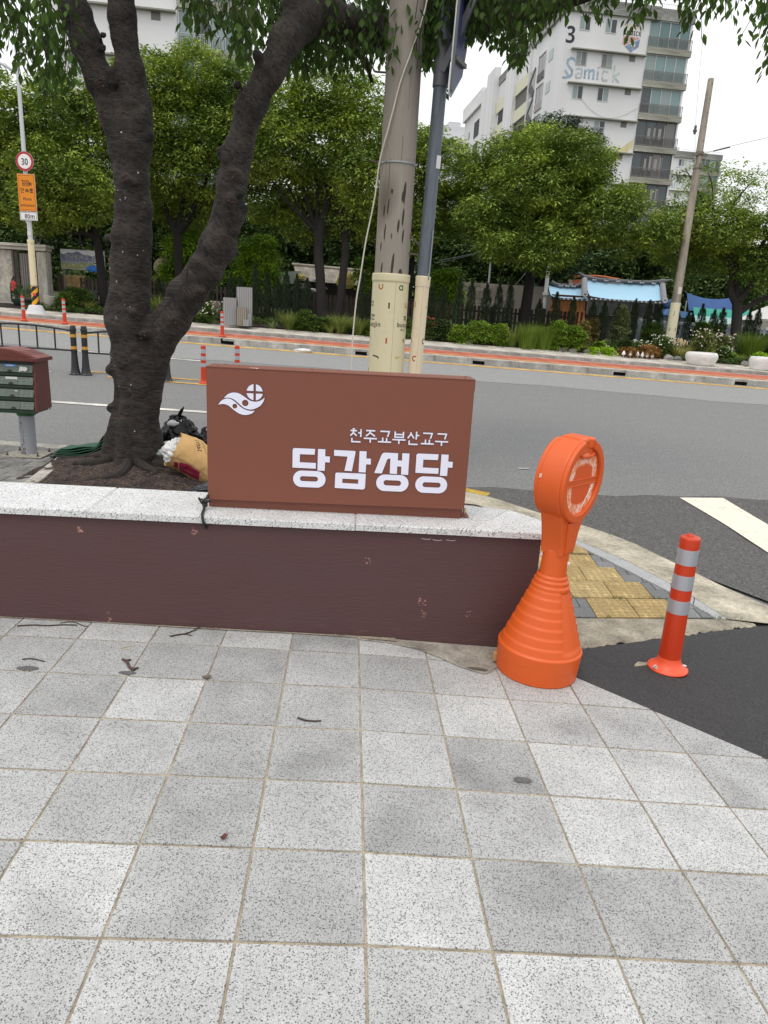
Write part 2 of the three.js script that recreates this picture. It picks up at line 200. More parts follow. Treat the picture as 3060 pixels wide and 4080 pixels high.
// ---------------------------------------------------------------- near pavement of granite slabs
{
  const pav = new THREE.Group(); pav.name = 'pavement'; pav.userData.kind = 'structure'; scene.add(pav);
  const planes = [[0, 1, 0.904], [-0.96, 1, 1.686]]; // in front of the wall, left of the drive
  const bed = std(0.64, 0.55, 0.42, 0.95, { map: rep(T.conc, 3), bumpMap: rep(T.bump, 6), bumpScale: 0.002 });
  const bp = clip([[-4.2, -0.93], [4, -0.93], [4, 4], [-4.2, 4]], planes);
  mesh('grout_bed', [flat(clip(bp, [[-1, 0, 0]]), floorY, -0.0035), flat(clip(bp, [[1, 0, 0]]), floorY, -0.0035)], bed, pav);
  const T35 = 0.35, r = rng(77), mats = {};
  const slabMat = (k) => mats[k] || (mats[k] = new THREE.MeshStandardMaterial({ color: lin(1, 1, 1), roughness: 0.82, map: (() => { const t = rep(T.granite, 1.55); t.offset.set((k * 0.37) % 1, (k * 0.61) % 1); t.rotation = (k % 4) * Math.PI / 2; return t; })(), bumpMap: rep(T.bump, 5), bumpScale: 0.0008, vertexColors: true }));
  // tone of each slab as in the place: some new and pale, most greyer
  const pale = new Set(['-3,1', '2,3', '-4,-1', '-2,-1', '0,4', '1,5', '0,-1', '3,2', '3,3', '2,2', '1,1', '-3,4', '4,3', '4,4']), grey = new Set(['-2,1', '-2,2', '-1,2', '1,2', '0,3', '-1,4', '1,4', '2,4', '-4,4', '-2,3', '-4,1', '-3,0', '-2,0', '0,0', '-5,4']);
  for (let i = -12; i < 9; i++) for (let j = -1; j < 11; j++) {
    const gx = 0.0035, x0 = i * T35 + gx, x1 = (i + 1) * T35 - gx, z0 = (j - 2) * T35 + 0.0045, z1 = (j - 1) * T35 - 0.0045;
    const poly = clip([[x0, z0], [x1, z0], [x1, z1], [x0, z1]], planes.map((p, k) => (k ? [p[0], p[1], p[2] - 0.0] : p)));
    if (poly.length < 3) continue;
    const key = i + ',' + (j - 0), base = pale.has(key) ? 1.06 : grey.has(key) ? 0.76 : 0.82 + r() * 0.12, lift = (r() - 0.5) * 0.0022, ph = r() * 90;
    const hf = (x, z) => floorY(x, z) + lift;
    const n = 7, pos = [], uv = [], col = [];
    const body = slabGeo(poly, hf, 0, 0.02, 0.0016);
    // body without its plain top (the top is a finer sheet carrying stains)
    const bpz = body.attributes.position, bn = body.attributes.normal;
    for (let q = 0; q < bpz.count; q++) { const top = bn.getY(q) > 0.97; if (top) continue; pos.push(bpz.getX(q), bpz.getY(q), bpz.getZ(q)); uv.push(bpz.getX(q), -bpz.getZ(q)); col.push(base * 0.9, base * 0.9, base * 0.88); }
    const cx = poly.reduce((s, p) => s + p[0], 0) / poly.length, cz = poly.reduce((s, p) => s + p[1], 0) / poly.length;
    const inn = poly.map((p) => { const dx = cx - p[0], dz = cz - p[1], l = Math.hypot(dx, dz) || 1; return [p[0] + (dx / l) * 0.00224, p[1] + (dz / l) * 0.00224]; });
    const edge = []; for (let k = 0; k < inn.length; k++) { const a = inn[k], b = inn[(k + 1) % inn.length]; let nx = -(b[1] - a[1]), nz = b[0] - a[0], c = -(nx * a[0] + nz * a[1]); if (nx * cx + nz * cz + c < 0) { nx = -nx; nz = -nz; c = -c; } edge.push([nx, nz, c]); }
    const tone = (x, z) => { const e = Math.min(x - x0, x1 - x, z - z0, z1 - z); let s = base * (1 + 0.20 * fbm(x * 5 + ph, 2.2, z * 5, 3) + 0.10 * fbm(x * 1.6, 7, z * 1.6, 2)); const bl = fbm(x * 3.1 + 40, ph, z * 3.1, 2); if (bl > 0.12) s *= 1 - 0.9 * (bl - 0.12); if (e < 0.03) s *= 1 + 0.05 * (1 - e / 0.03); return s; };
    for (let a = 0; a < n; a++) for (let b = 0; b < n; b++) {
      const c = clip([[lerp(x0, x1, a / n), lerp(z0, z1, b / n)], [lerp(x0, x1, a / n), lerp(z0, z1, (b + 1) / n)], [lerp(x0, x1, (a + 1) / n), lerp(z0, z1, (b + 1) / n)], [lerp(x0, x1, (a + 1) / n), lerp(z0, z1, b / n)]], edge);
      for (let k = 1; k < c.length - 1; k++) for (const p of [c[0], c[k], c[k + 1]]) { pos.push(p[0], hf(p[0], p[1]), p[1]); uv.push(p[0], -p[1]); const s = tone(p[0], p[1]); col.push(s, s, s * 0.995); }
    }
    const g = new THREE.BufferGeometry(); g.setAttribute('position', new THREE.Float32BufferAttribute(pos, 3)); g.setAttribute('uv', new THREE.Float32BufferAttribute(uv, 2)); g.setAttribute('color', new THREE.Float32BufferAttribute(col, 3)); g.computeVertexNormals();
    mesh('slab', g, slabMat(Math.floor(r() * 6)), pav);
  }
  // smeared mortar where the wall meets the slabs, thinning towards an uneven edge
  const mp = [[-0.02, -0.9], [0.0, -0.86], [0.16, -0.845], [0.3, -0.80], [0.42, -0.72], [0.50, -0.64], [0.57, -0.60], [0.63, -0.575], [0.66, -0.60], [0.72, -0.68], [0.82, -0.72], [0.88, -0.80], [0.86, -0.9]];
  struct('mortar_patch', flat(mp, fR, 0.004), std(0.66, 0.62, 0.56, 0.95, { map: rep(T.conc, 2.2), bumpMap: rep(T.bump, 3), bumpScale: 0.006 }));
  struct('mortar_patch', flat([[-2.6, -0.9], [-2.6, -0.893], [-1.4, -0.892], [-0.7, -0.885], [-0.3, -0.888], [-0.05, -0.88], [0.2, -0.862], [0.2, -0.9]], fL, 0.006), std(0.70, 0.62, 0.50, 0.95, { map: rep(T.conc, 3), bumpMap: rep(T.bump, 4), bumpScale: 0.006 }));
  struct('mortar_hole', flat([[0.545, -0.635], [0.575, -0.61], [0.635, -0.60], [0.655, -0.625], [0.61, -0.642]], fR, 0.0055), std(0.20, 0.18, 0.16, 1, { map: rep(T.conc, 4) }));
  struct('mortar_hole', flat([[0.27, -0.815], [0.31, -0.80], [0.345, -0.792], [0.35, -0.80], [0.31, -0.812]], fR, 0.0055), std(0.16, 0.15, 0.14, 1));
}
// ---------------------------------------------------------------- drive, corner of tactile paving, gutter
{
  const dm = std(0.22, 0.215, 0.225, 0.93, { map: rep(T.asphalt, 1.7), bumpMap: rep(T.asphaltB, 1.7), bumpScale: 0.006 });
  struct('driveway', flat([[0.80, -0.925], [1.233, -0.996], [1.40, -1.06], [1.553, -1.119], [1.842, -1.25], [2.027, -1.33], [2.4, -1.48], [2.718, -1.606], [3.4, -1.95], [12, -3.0], [14, 7], [7, 6.2], [1.76, 0.008]], (x, z) => (x > 4 ? fR(4, z) : fR(x, z)), -0.009), dm);
  const old = std(0.66, 0.60, 0.50, 0.95, { map: rep(T.conc, 1.2), bumpMap: rep(T.bump, 2), bumpScale: 0.004 });
  const q = rng(3);
  { // old broken concrete along the drive
    const top = [[0.85, -1.40], [1.328, -1.424], [2.0, -1.551], [2.366, -1.616], [2.56, -1.66]], bot = [[0.86, -0.94], [1.233, -0.99], [1.842, -1.245], [2.2, -1.40], [2.62, -1.585]];
    const at = (L, t) => { const k = t * (L.length - 1), i = Math.min(L.length - 2, Math.floor(k)); return [lerp(L[i][0], L[i + 1][0], k - i), lerp(L[i][1], L[i + 1][1], k - i)]; };
    const pos = [], uv = [], idx = [], nx = 90, nz = 26;
    for (let i = 0; i <= nx; i++) for (let j = 0; j <= nz; j++) { const a = at(top, i / nx), b = at(bot, i / nx), x = lerp(a[0], b[0], j / nz), z = lerp(a[1], b[1], j / nz) + (j === nz ? (q() - 0.5) * 0.03 : 0), rough = sstep(0.35, 0.6, j / nz); pos.push(x, fR(x, z) - 0.002 + rough * 0.016 * fbm(x * 34, 1, z * 34, 3) + (j === nz ? -0.008 : 0), z); uv.push(x, -z); }
    for (let i = 0; i < nx; i++) for (let j = 0; j < nz; j++) { const a = i * (nz + 1) + j, b = a + nz + 1; idx.push(a, a + 1, b, b, a + 1, b + 1); }
    const g = new THREE.BufferGeometry(); g.setAttribute('position', new THREE.Float32BufferAttribute(pos, 3)); g.setAttribute('uv', new THREE.Float32BufferAttribute(uv, 2)); g.setIndex(idx); g.computeVertexNormals();
    struct('concrete_edging', g, std(0.72, 0.66, 0.55, 0.95, { map: rep(T.conc, 2.4), bumpMap: rep(T.bump, 5), bumpScale: 0.006 }));
  }
  struct('gutter', [[[1.183, -4.757], [1.40, -4.63], [1.51, -4.515], [1.2, -4.2]], [[1.2, -4.2], [1.51, -4.515], [1.827, -4.105], [1.62, -3.75]], [[1.58, -3.75], [1.827, -4.105], [2.122, -3.813], [1.88, -3.323]], [[1.88, -3.323], [2.122, -3.813], [2.355, -3.517], [2.485, -3.255], [2.19, -2.744]], [[2.19, -2.744], [2.485, -3.255], [2.628, -2.777], [2.36, -2.2]], [[2.36, -2.2], [2.628, -2.777], [2.773, -2.289], [2.912, -1.933], [3.3, -1.3], [2.718, -1.60], [2.45, -1.62]], [[0.5, -4.75], [1.183, -4.757], [1.2, -4.2], [0.5, -4.2]]].map((p) => flat(p, fR, 0.008)), std(0.86, 0.80, 0.66, 0.95, { map: rep(T.conc, 1.1), bumpMap: rep(T.bump, 2.5), bumpScale: 0.006 }));
  const side = new THREE.Group(); side.name = 'corner_pavement'; side.userData.kind = 'structure'; scene.add(side);
  mesh('joint_bed', flat([[0.9, -4.6], [1.2, -4.2], [1.62, -3.75], [1.917, -3.323], [2.218, -2.744], [2.40, -2.2], [2.53, -1.635], [1.328, -1.40], [0.9, -1.38]], fR, -0.012), std(0.16, 0.15, 0.12, 1, { map: rep(T.conc, 4) }), side);
  const gr = [0.36, 0.42, 0.46].map((c) => new THREE.MeshStandardMaterial({ color: lin(c, c * 1.01, c * 1.03), roughness: 0.85, map: rep(T.granite, 2.2) }));
  const kc = std(0.88, 0.88, 0.90, 0.85, { map: rep(T.granite, 2.2) });
  for (const p of [[[1.62, -3.75], [1.917, -3.323], [1.861, -3.141], [1.5, -3.62]], [[1.92, -3.318], [2.215, -2.744], [1.992, -2.808], [1.865, -3.136]], [[2.216, -2.739], [2.380, -2.33], [2.257, -2.06], [1.996, -2.803]], [[2.381, -2.325], [2.43, -2.05], [2.32, -1.85], [2.259, -2.055]], [[2.431, -2.044], [2.53, -1.64], [2.372, -1.627], [2.322, -1.845]]]) mesh('kerb_stone', slabGeo(p, fR, 0.006, 0.1, 0.006), kc, side);
  // tactile tiles (rows step sideways), then grey pavers in the rest
  const U = [0.306, -0.06], W = [0.032, -0.322], at = (o, a, b) => [o[0] + U[0] * a + W[0] * b, o[1] + U[1] * a + W[1] * b], tm = [std(0.86, 0.66, 0.33, 0.9, { map: rep(T.conc, 3), bumpMap: rep(T.bump, 6), bumpScale: 0.002 }), std(0.78, 0.58, 0.27, 0.9, { map: rep(T.conc, 2.6), bumpMap: rep(T.bump, 6), bumpScale: 0.002 })];
  const dome = lathe([[0.0165, 0], [0.0155, 0.004], [0.011, 0.0065], [0.0, 0.007]], 12);
  const rows = [[[1.514, -1.481], [0, 1]], [[1.463, -1.806], [0, 1]], [[1.682, -2.169], [-1, 0]], [[1.887, -2.507], [-1, -2]], [[1.62, -2.81], [0, -1]], [[1.75, -3.13], [-1, -2]]];
  const inKerb = [[-0.85, -0.42, 0]];
  rows.forEach(([o, ks], ri) => {
    const last = ri === 3 ? -1 : null;
    for (const k of ks) { const e = 0.012, P = [at(o, k + e, e), at(o, k + 1 - e, e), at(o, k + 1 - e, 1 - e), at(o, k + e, 1 - e)], gs = [slabGeo(P, fR, 0.0, 0.03, 0.002)]; for (let a = 0; a < 6; a++) for (let b = 0; b < 6; b++) { const c = at(o, k + (a + 0.5) / 6, (b + 0.5) / 6); gs.push(dome.clone().translate(c[0], fR(c[0], c[1]) - 0.0005, c[1])); } mesh('tactile_tile', gs, tm[Math.floor(q() * 2)], side); }
  });
  const curbIn = [[1.5, -3.62], [1.861, -3.141], [1.992, -2.808], [2.257, -2.06], [2.32, -1.85], [2.372, -1.627]];
  const limX = (z) => { for (let i = 0; i < curbIn.length - 1; i++) if (z <= curbIn[i + 1][1] && z >= curbIn[i][1]) return lerp(curbIn[i][0], curbIn[i + 1][0], (z - curbIn[i][1]) / (curbIn[i + 1][1] - curbIn[i][1])); return 2.372; };
  rows.forEach(([o, ks], ri) => {
    const lo = Math.min(...ks), hi = Math.max(...ks) + 1;
    for (let h = 0; h < 2; h++) for (let k = -6; k < 12; k++) {
      const a0 = lo - 3 + k * 0.5 + h * 0.25, a1 = a0 + 0.5, b0 = h * 0.5, b1 = b0 + 0.5;
      for (const [s, t] of [[Math.max(a0, hi), a1], [a0, Math.min(a1, lo)]]) { if (t - s < 0.06) continue; const e = 0.008; let P = [at(o, s + e, b0 + e), at(o, t - e, b0 + e), at(o, t - e, b1 - e), at(o, s + e, b1 - e)];
        const zc = (P[0][1] + P[2][1]) / 2, xa = limX(Math.max(P[0][1], P[1][1])) - 0.008, xb = limX(Math.min(P[2][1], P[3][1])) - 0.008, z1 = Math.max(P[0][1], P[1][1]), z2 = Math.min(P[2][1], P[3][1]); const nx = -(z1 - z2), nz = xa - xb, c0 = -(nx * xa + nz * z1); P = clip(P, [[nx, nz, c0], [1, 0, -0.95]]); if (P.length < 3) continue; let ar = 0; for (let i = 0; i < P.length; i++) { const p = P[i], w = P[(i + 1) % P.length]; ar += p[0] * w[1] - w[0] * p[1]; } if (Math.abs(ar) < 0.002) continue;
        mesh('paver', slabGeo(P, fR, -0.001 + (q() - 0.5) * 0.003, 0.03, 0.003), gr[Math.floor(q() * 3)], side); }
    }
  });
  // tufts of grass in the joints
  const bl = []; for (const [x, z, n] of [[2.36, -3.5, 26], [1.79, -1.85, 14], [2.08, -1.93, 12], [1.74, -2.83, 30], [2.4, -1.63, 18], [2.55, -1.64, 14], [1.6, -1.49, 8], [2.05, -1.56, 8]]) for (let i = 0; i < n; i++) { const a = q() * 6.28, rr = q() * 0.06, x0 = x + Math.cos(a) * rr, z0 = z + Math.sin(a) * rr * 0.5, y0 = fR(x0, z0), h = 0.012 + q() * 0.022, dx = (q() - 0.5) * 0.03, dz = (q() - 0.5) * 0.03; const g = new THREE.BufferGeometry(); g.setAttribute('position', new THREE.Float32BufferAttribute([x0 - 0.002, y0, z0, x0 + 0.002, y0, z0, x0 + dx, y0 + h, z0 + dz], 3)); g.setAttribute('uv', new THREE.Float32BufferAttribute([0, 0, 1, 0, 0, 1], 2)); g.computeVertexNormals(); bl.push(g); }
  tag(mesh('grass_tufts', bl, std(0.10, 0.17, 0.03, 0.9, { side: THREE.DoubleSide })), 'small green grass tufts growing in the joints by the yellow tactile tiles', 'grass', null, 'stuff');
}
// ---------------------------------------------------------------- left pavement, tree pit
{
  const left = new THREE.Group(); left.name = 'side_pavement'; left.userData.kind = 'structure'; scene.add(left);
  const q = rng(19), gr = [0.34, 0.40, 0.30, 0.44].map((c) => new THREE.MeshStandardMaterial({ color: lin(c, c * 0.99, c * 0.98), roughness: 0.9, map: rep(T.conc, 2.3), bumpMap: rep(T.bump, 4), bumpScale: 0.003 }));
  mesh('joint_bed', flat([[-9, -1.3], [-3.0, -1.3], [-3.0, -5.42], [-9, -5.42]], fL, -0.012), std(0.13, 0.12, 0.10, 1), left);
  for (let j = 0; j < 9; j++) for (let i = -30; i < 0; i++) { const z0 = -5.405 + j * 0.235, x0 = -3.2 + i * 0.212 + (j % 2) * 0.106 + 0.21; if (x0 < -6.4) continue; const P = clip([[x0 + 0.003, z0 + 0.003], [x0 + 0.209, z0 + 0.003], [x0 + 0.209, z0 + 0.232], [x0 + 0.003, z0 + 0.232]], [[-1, 0.19, -2.255]]); if (P.length > 2) mesh('paver', slabGeo(P, fL, -0.001 + (q() - 0.5) * 0.004, 0.03, 0.003), gr[Math.floor(q() * 4)], left); }
  const kc = std(0.80, 0.77, 0.72, 0.9, { map: rep(T.conc, 1.5), bumpMap: rep(T.bump, 3), bumpScale: 0.003 });
  for (let i = 0; i < 10; i++) { const a = -9 + i * 1.0; mesh('kerb_stone', slabGeo([[a + 0.003, -5.66], [a + 0.997, -5.66], [a + 0.997, -5.425], [a + 0.003, -5.425]], (x, z) => fL(x, z), 0.0, 0.22, 0.012), kc, left); }
  for (let i = 0; i < 5; i++) { const za = -5.42 + i * 0.85, zb = Math.min(za + 0.845, -1.35), xa = (z) => -3.22 + (z + 5.42) * 0.145; mesh('pit_edging', slabGeo([[xa(za), za], [xa(za) + 0.115, za], [xa(zb) + 0.115, zb], [xa(zb), zb]], fL, 0.012, 0.1, 0.006), kc, left); }
  mesh('concrete_slab', flat([[-0.9, -1.3], [1.25, -1.3], [1.25, -4.7], [-0.9, -5.42]], (x, z) => fL(x, z) - Math.max(0, x) * 0.03, -0.004), kc, left);
  // soil mound with roots and chips
  const soilY = (x, z) => { const d = Math.hypot(x + 2.25, (z + 4.8) * 1.1); return fL(x, z) - 0.008 + 0.12 * Math.exp(-d * d * 2.2) + 0.035 * fbm(x * 4, 3, z * 4, 4) + 0.05 * Math.exp(-((x + 1.83) ** 2 + (z + 4.1) ** 2) * 30); };
  struct('soil', grid(-3.12, -0.9, 90, (z) => -5.43, (x) => -1.36, 120, soilY, 0, 0.012), M.soil);
  const chips = []; for (let i = 0; i < 900; i++) { const x = -3.0 + q() * 2.0, z = -5.3 + q() * 2.6, L = 0.008 + q() * 0.03, y = soilY(x, z) + 0.006; const g = box(L, 0.004, 0.004 + q() * 0.006).rotateY(q() * 6.28).rotateZ((q() - 0.5) * 0.8).translate(x, y, z); chips.push(g); }
  tag(mesh('wood_chips', chips, std(0.17, 0.11, 0.07, 0.95)), 'pale wood chips and twig bits scattered over the dark soil under the tree', 'wood chips', null, 'stuff');
  const roots = []; const rr = rng(4); for (let i = 0; i < 11; i++) { const a = i / 11 * 6.28 + rr() * 0.4; const L = 0.4 + rr() * 0.55, pts = []; for (let k = 0; k < 5; k++) { const d = 0.24 + L * k / 4, aa = a + Math.sin(k * 1.3 + i) * 0.22, x = -2.27 + Math.cos(aa) * d, z = -4.78 + Math.sin(aa) * d * 0.9; if (x < -3.0) break; pts.push([x, soilY(x, z) + 0.02 - k * 0.012, z]); } if (pts.length > 2) roots.push(taper(pts, pts.map((_, k) => 0.06 - 0.011 * k), 8, 4)); }
  tag(mesh('surface_roots', roots, M.bark), 'gnarled surface roots spreading from the trunk across the bare soil', 'roots');
}
// ---------------------------------------------------------------- painted wall with granite coping
const copY = (x) => 0.622 - 0.011 * x;
{
  const w = thing('low_wall', 'long low dark brown painted wall topped with pale granite, in front of the tree', 'wall');
  const paint = ctex(2048, 512, (g, W, H) => { g.fillStyle = 'rgb(86,58,57)'; g.fillRect(0, 0, W, H); const r = rng(12);
    for (let i = 0; i < 900; i++) { const x = r() * W, y = r() * H, a = r(); g.fillStyle = a > 0.5 ? 'rgba(92,48,46,0.06)' : 'rgba(92,76,76,0.06)'; g.beginPath(); g.ellipse(x, y, 30 + r() * 130, 10 + r() * 40, 0, 0, 7); g.fill(); }
    for (let i = 0; i < 260; i++) { g.strokeStyle = `rgba(120,92,88,${0.03 + r() * 0.05})`; g.lineWidth = 1; g.beginPath(); const x = r() * W, y = r() * H; g.moveTo(x, y); g.lineTo(x + (r() - 0.3) * 60, y + (r() - 0.5) * 12); g.stroke(); }
    const chip = (x, y, n, s) => { for (let i = 0; i < n * 0.6; i++) { g.fillStyle = `rgba(205,${170 - r() * 40},${155 - r() * 40},${0.3 + r() * 0.5})`; g.beginPath(); g.ellipse(x + (r() - 0.5) * s, y + (r() - 0.5) * s * 2.2, 0.8 + r() * 2.4, 0.8 + r() * 2.2, r() * 3, 0, 7); g.fill(); } };
    // u runs from x = -4.2 to 0.95, v up from the ground
    const at = (x, y) => [(x + 4.2) / 5.15 * W, H - (y + 0.12) / 0.75 * H];
    for (const [x, y, n, s] of [[-1.43, 0.53, 26, 10], [-0.86, 0.545, 22, 12], [0.33, 0.20, 26, 16], [0.34, 0.13, 18, 12], [0.58, 0.14, 10, 10], [-1.32, 0.06, 16, 18], [0.03, 0.42, 14, 10], [-0.75, 0.02, 6, 10]]) chip(...at(x, y), n, s);
    for (let i = 0; i < 420; i++) { const [x, y] = at(-4 + r() * 5, -0.02 + r() * r() * 0.12); g.fillStyle = `rgba(170,140,130,${r() * 0.12})`; g.fillRect(x, y, 4 + r() * 40, 1 + r() * 3); }
    for (const [x, y] of [[0.3, 0.552], [0.43, 0.55], [0.36, 0.548]]) { const p = at(x, y); g.strokeStyle = 'rgba(245,235,230,.8)'; g.lineWidth = 2; g.beginPath(); g.moveTo(p[0], p[1]); g.lineTo(p[0] + 12, p[1] + 3); g.lineTo(p[0] + 20, p[1]); g.stroke(); }
    const z = at(-0.02, -0.015); for (let i = 0; i < 240; i++) { const x = -0.15 + r() * 0.55; const [a, b] = at(x, -0.02 - x * 0.055 + 0.012 * r() * r()); g.fillStyle = `rgba(255,245,235,${0.3 + r() * 0.6})`; g.fillRect(a, b, 2 + r() * 6, 1 + r() * 3); }
  });
  const pos = [], uv = [], idx = [], nx = 60, ny = 8;
  for (let i = 0; i <= nx; i++) for (let j = 0; j <= ny; j++) { const x = lerp(-4.2, 0.93, i / nx), b = floorY(x, -0.9) - 0.05, y = lerp(b, copY(x) - 0.0375, j / ny); pos.push(x, y, -0.905 + 0.0025 * fbm(x * 3, y * 3, 4, 3)); uv.push((x + 4.2) / 5.15, (y + 0.12) / 0.75); }
  for (let i = 0; i < nx; i++) for (let j = 0; j < ny; j++) { const a = i * (ny + 1) + j, b = a + ny + 1; idx.push(a, b, a + 1, b, b + 1, a + 1); }
  const fg = new THREE.BufferGeometry(); fg.setAttribute('position', new THREE.Float32BufferAttribute(pos, 3)); fg.setAttribute('uv', new THREE.Float32BufferAttribute(uv, 2)); fg.setIndex(idx); fg.computeVertexNormals();
  const bm = std(0.94, 0.94, 0.94, 0.72, { map: paint, bumpMap: rep(T.bump, 3), bumpScale: 0.0015 });
  mesh('painted_face', fg, bm, w);
  const body = []; for (let i = 0; i < 6; i++) { const a = lerp(-4.2, 0.93, i / 6), b = lerp(-4.2, 0.93, (i + 1) / 6); body.push(box(b - a, 0.78, 0.37, (a + b) / 2, 0.585 - 0.011 * (a + b) / 2 - 0.39 - 0.005, -1.094)); }
  mesh('wall_body', body, std(0.10, 0.048, 0.048, 0.8), w);
  const cm = [0.90, 0.97, 0.94].map((c, i) => { const t = rep(T.coping, 1.5); t.offset.set(i * 0.3, i * 0.21); return std(c, c, c * 1.005, 0.7, { map: t, bumpMap: rep(T.bump, 4), bumpScale: 0.0012 }); });
  const g = 0.0025, hc = (x) => copY(x);
  [[[-4.2, -0.885], [-2.60 - g, -0.885], [-2.60 - g, -1.372], [-4.2, -1.372]], [[-2.60 + g, -0.885], [-1.388 - g, -0.885], [-1.386 - g, -1.372], [-2.60 + g, -1.372]], [[-1.388 + g, -0.885], [-0.043 - g, -0.885], [-0.037 - g, -1.372], [-1.386 + g, -1.372]], [[-0.043 + g, -0.885], [0.549 - g, -0.885], [0.835 - g, -1.325], [0.62, -1.362], [-0.037 + g, -1.372]], [[0.551 + g, -0.885], [0.985, -0.885], [1.0, -1.10], [0.90, -1.26], [0.838 + g, -1.322]]].forEach((p, i) => mesh('coping_stone', slabGeo(p, hc, (i % 2) * 0.0012, 0.036, 0.005), cm[i % 3], w));
  mesh('mortar_joint', [box(0.006, 0.032, 0.48, -1.387, copY(-1.387) - 0.019, -1.128), box(0.006, 0.032, 0.48, -0.040, copY(0) - 0.019, -1.128), box(0.006, 0.032, 0.52, 0.693, copY(0.7) - 0.019, -1.105).translate(-0.693, 0, 1.105).rotateY(-0.576).translate(0.693, 0, -1.105)], std(0.50, 0.48, 0.45, 0.9), w);
}
// ---------------------------------------------------------------- Hangul strokes (boxes of 0..1, y down)
const JAMO = (() => {
  const circ = (cx, cy, rx, ry = rx) => { const p = []; for (let i = 0; i <= 20; i++) p.push([cx + Math.cos(i / 20 * 6.2832) * rx, cy + Math.sin(i / 20 * 6.2832) * ry]); return p; };
  const I = { 0: [[[0, .08], [.95, .08], [.8, .95]]], 2: [[[.05, 0], [.05, .92], [1, .92]]], 3: [[[.98, .06], [.05, .06], [.05, .92], [1, .92]]], 5: [[[0, .05], [.92, .05], [.92, .48], [.05, .48], [.05, .95], [1, .95]]], 6: [[[.05, .05], [.95, .05], [.95, .95], [.05, .95], [.05, .05]]], 7: [[[.06, 0], [.06, .95], [.94, .95], [.94, 0]], [[.06, .48], [.94, .48]]], 9: [[[.5, 0], [.42, .4], [.02, 1]], [[.5, .25], [.98, 1]]], 11: [circ(.5, .5, .46)], 12: [[[.02, .06], [.98, .06]], [[.5, .06], [.4, .5], [.02, 1]], [[.48, .42], [.98, 1]]], 14: [[[.32, -.14], [.68, -.14]], [[.02, .14], [.98, .14]], [[.5, .14], [.4, .55], [.02, 1]], [[.48, .5], [.98, 1]]], 18: [[[.3, -.06], [.7, -.06]], [[.02, .2], [.98, .2]], circ(.5, .66, .34, .3)] };
  I[1] = [[[0, .08], [.45, .08], [.38, .95]], [[.55, .08], [1, .08], [.93, .95]]];
  return { I, F: { 1: I[0], 4: I[2], 16: I[6], 21: I[11] }, circ };
})();
function hangul(ch) { // list of polylines in a unit square
  const c = ch.charCodeAt(0) - 0xac00, l = Math.floor(c / 588), v = Math.floor((c % 588) / 28), t = c % 28, out = [];
  const put = (ls, x, y, w, h) => { for (const p of ls) out.push(p.map((q) => [x + q[0] * w, y + q[1] * h])); };
  const B = t ? 0.6 : 1, vert = { 0: [[[.3, 0], [.3, 1]], [[.3, .48], [.95, .48]]], 1: [[[.25, 0], [.25, 1]], [[.75, 0], [.75, 1]], [[.25, .48], [.75, .48]]], 4: [[[.7, 0], [.7, 1]], [[.1, .48], [.7, .48]]], 7: [[[.45, 0], [.45, 1]], [[.85, -.03], [.85, 1.03]], [[0, .34], [.45, .34]], [[0, .62], [.45, .62]]], 20: [[[.6, 0], [.6, 1]]] };
  const hor = { 8: [[[.5, 0], [.5, .75]], [[0, .75], [1, .75]]], 12: [[[.35, 0], [.35, .75]], [[.65, 0], [.65, .75]], [[0, .75], [1, .75]]], 13: [[[0, .25], [1, .25]], [[.5, .25], [.5, 1]]], 11: [[[.42, 0], [.42, .7]], [[0, .7], [.85, .7]]] };
  if (v in vert) { put(JAMO.I[l], .06, .12 * B, .5, .74 * B); put(vert[v], .62, 0, .34, B * .98); }
  else if (v === 11) { put(JAMO.I[l], .08, .06, .52, .48 * B); put(hor[11], .02, .62 * B, .7, .36 * B); put(vert[20], .62, 0, .4, B); }
  else { put(JAMO.I[l], .14, .06, .72, (l === 18 ? .46 : .44) * B); put(hor[v], .0, .56 * B, 1, .42 * B); }
  if (t) put(JAMO.F[t], .16, .68, .7, .3);
  return out;
}
function inkHangul(g, s, x, y, size, lw, adv = 1.08, color, outline) { // canvas
  g.lineJoin = 'round'; g.lineCap = 'butt';
  for (const pass of outline ? [1, 0] : [0]) { let px = x; for (const ch of s) { if (ch !== ' ') for (const p of hangul(ch)) { g.strokeStyle = pass ? outline : color; g.lineWidth = pass ? lw * 2.4 : lw; g.beginPath(); p.forEach((q, i) => (i ? g.lineTo(px + q[0] * size, y + q[1] * size) : g.moveTo(px + q[0] * size, y + q[1] * size))); g.stroke(); } px += size * adv; } }
}
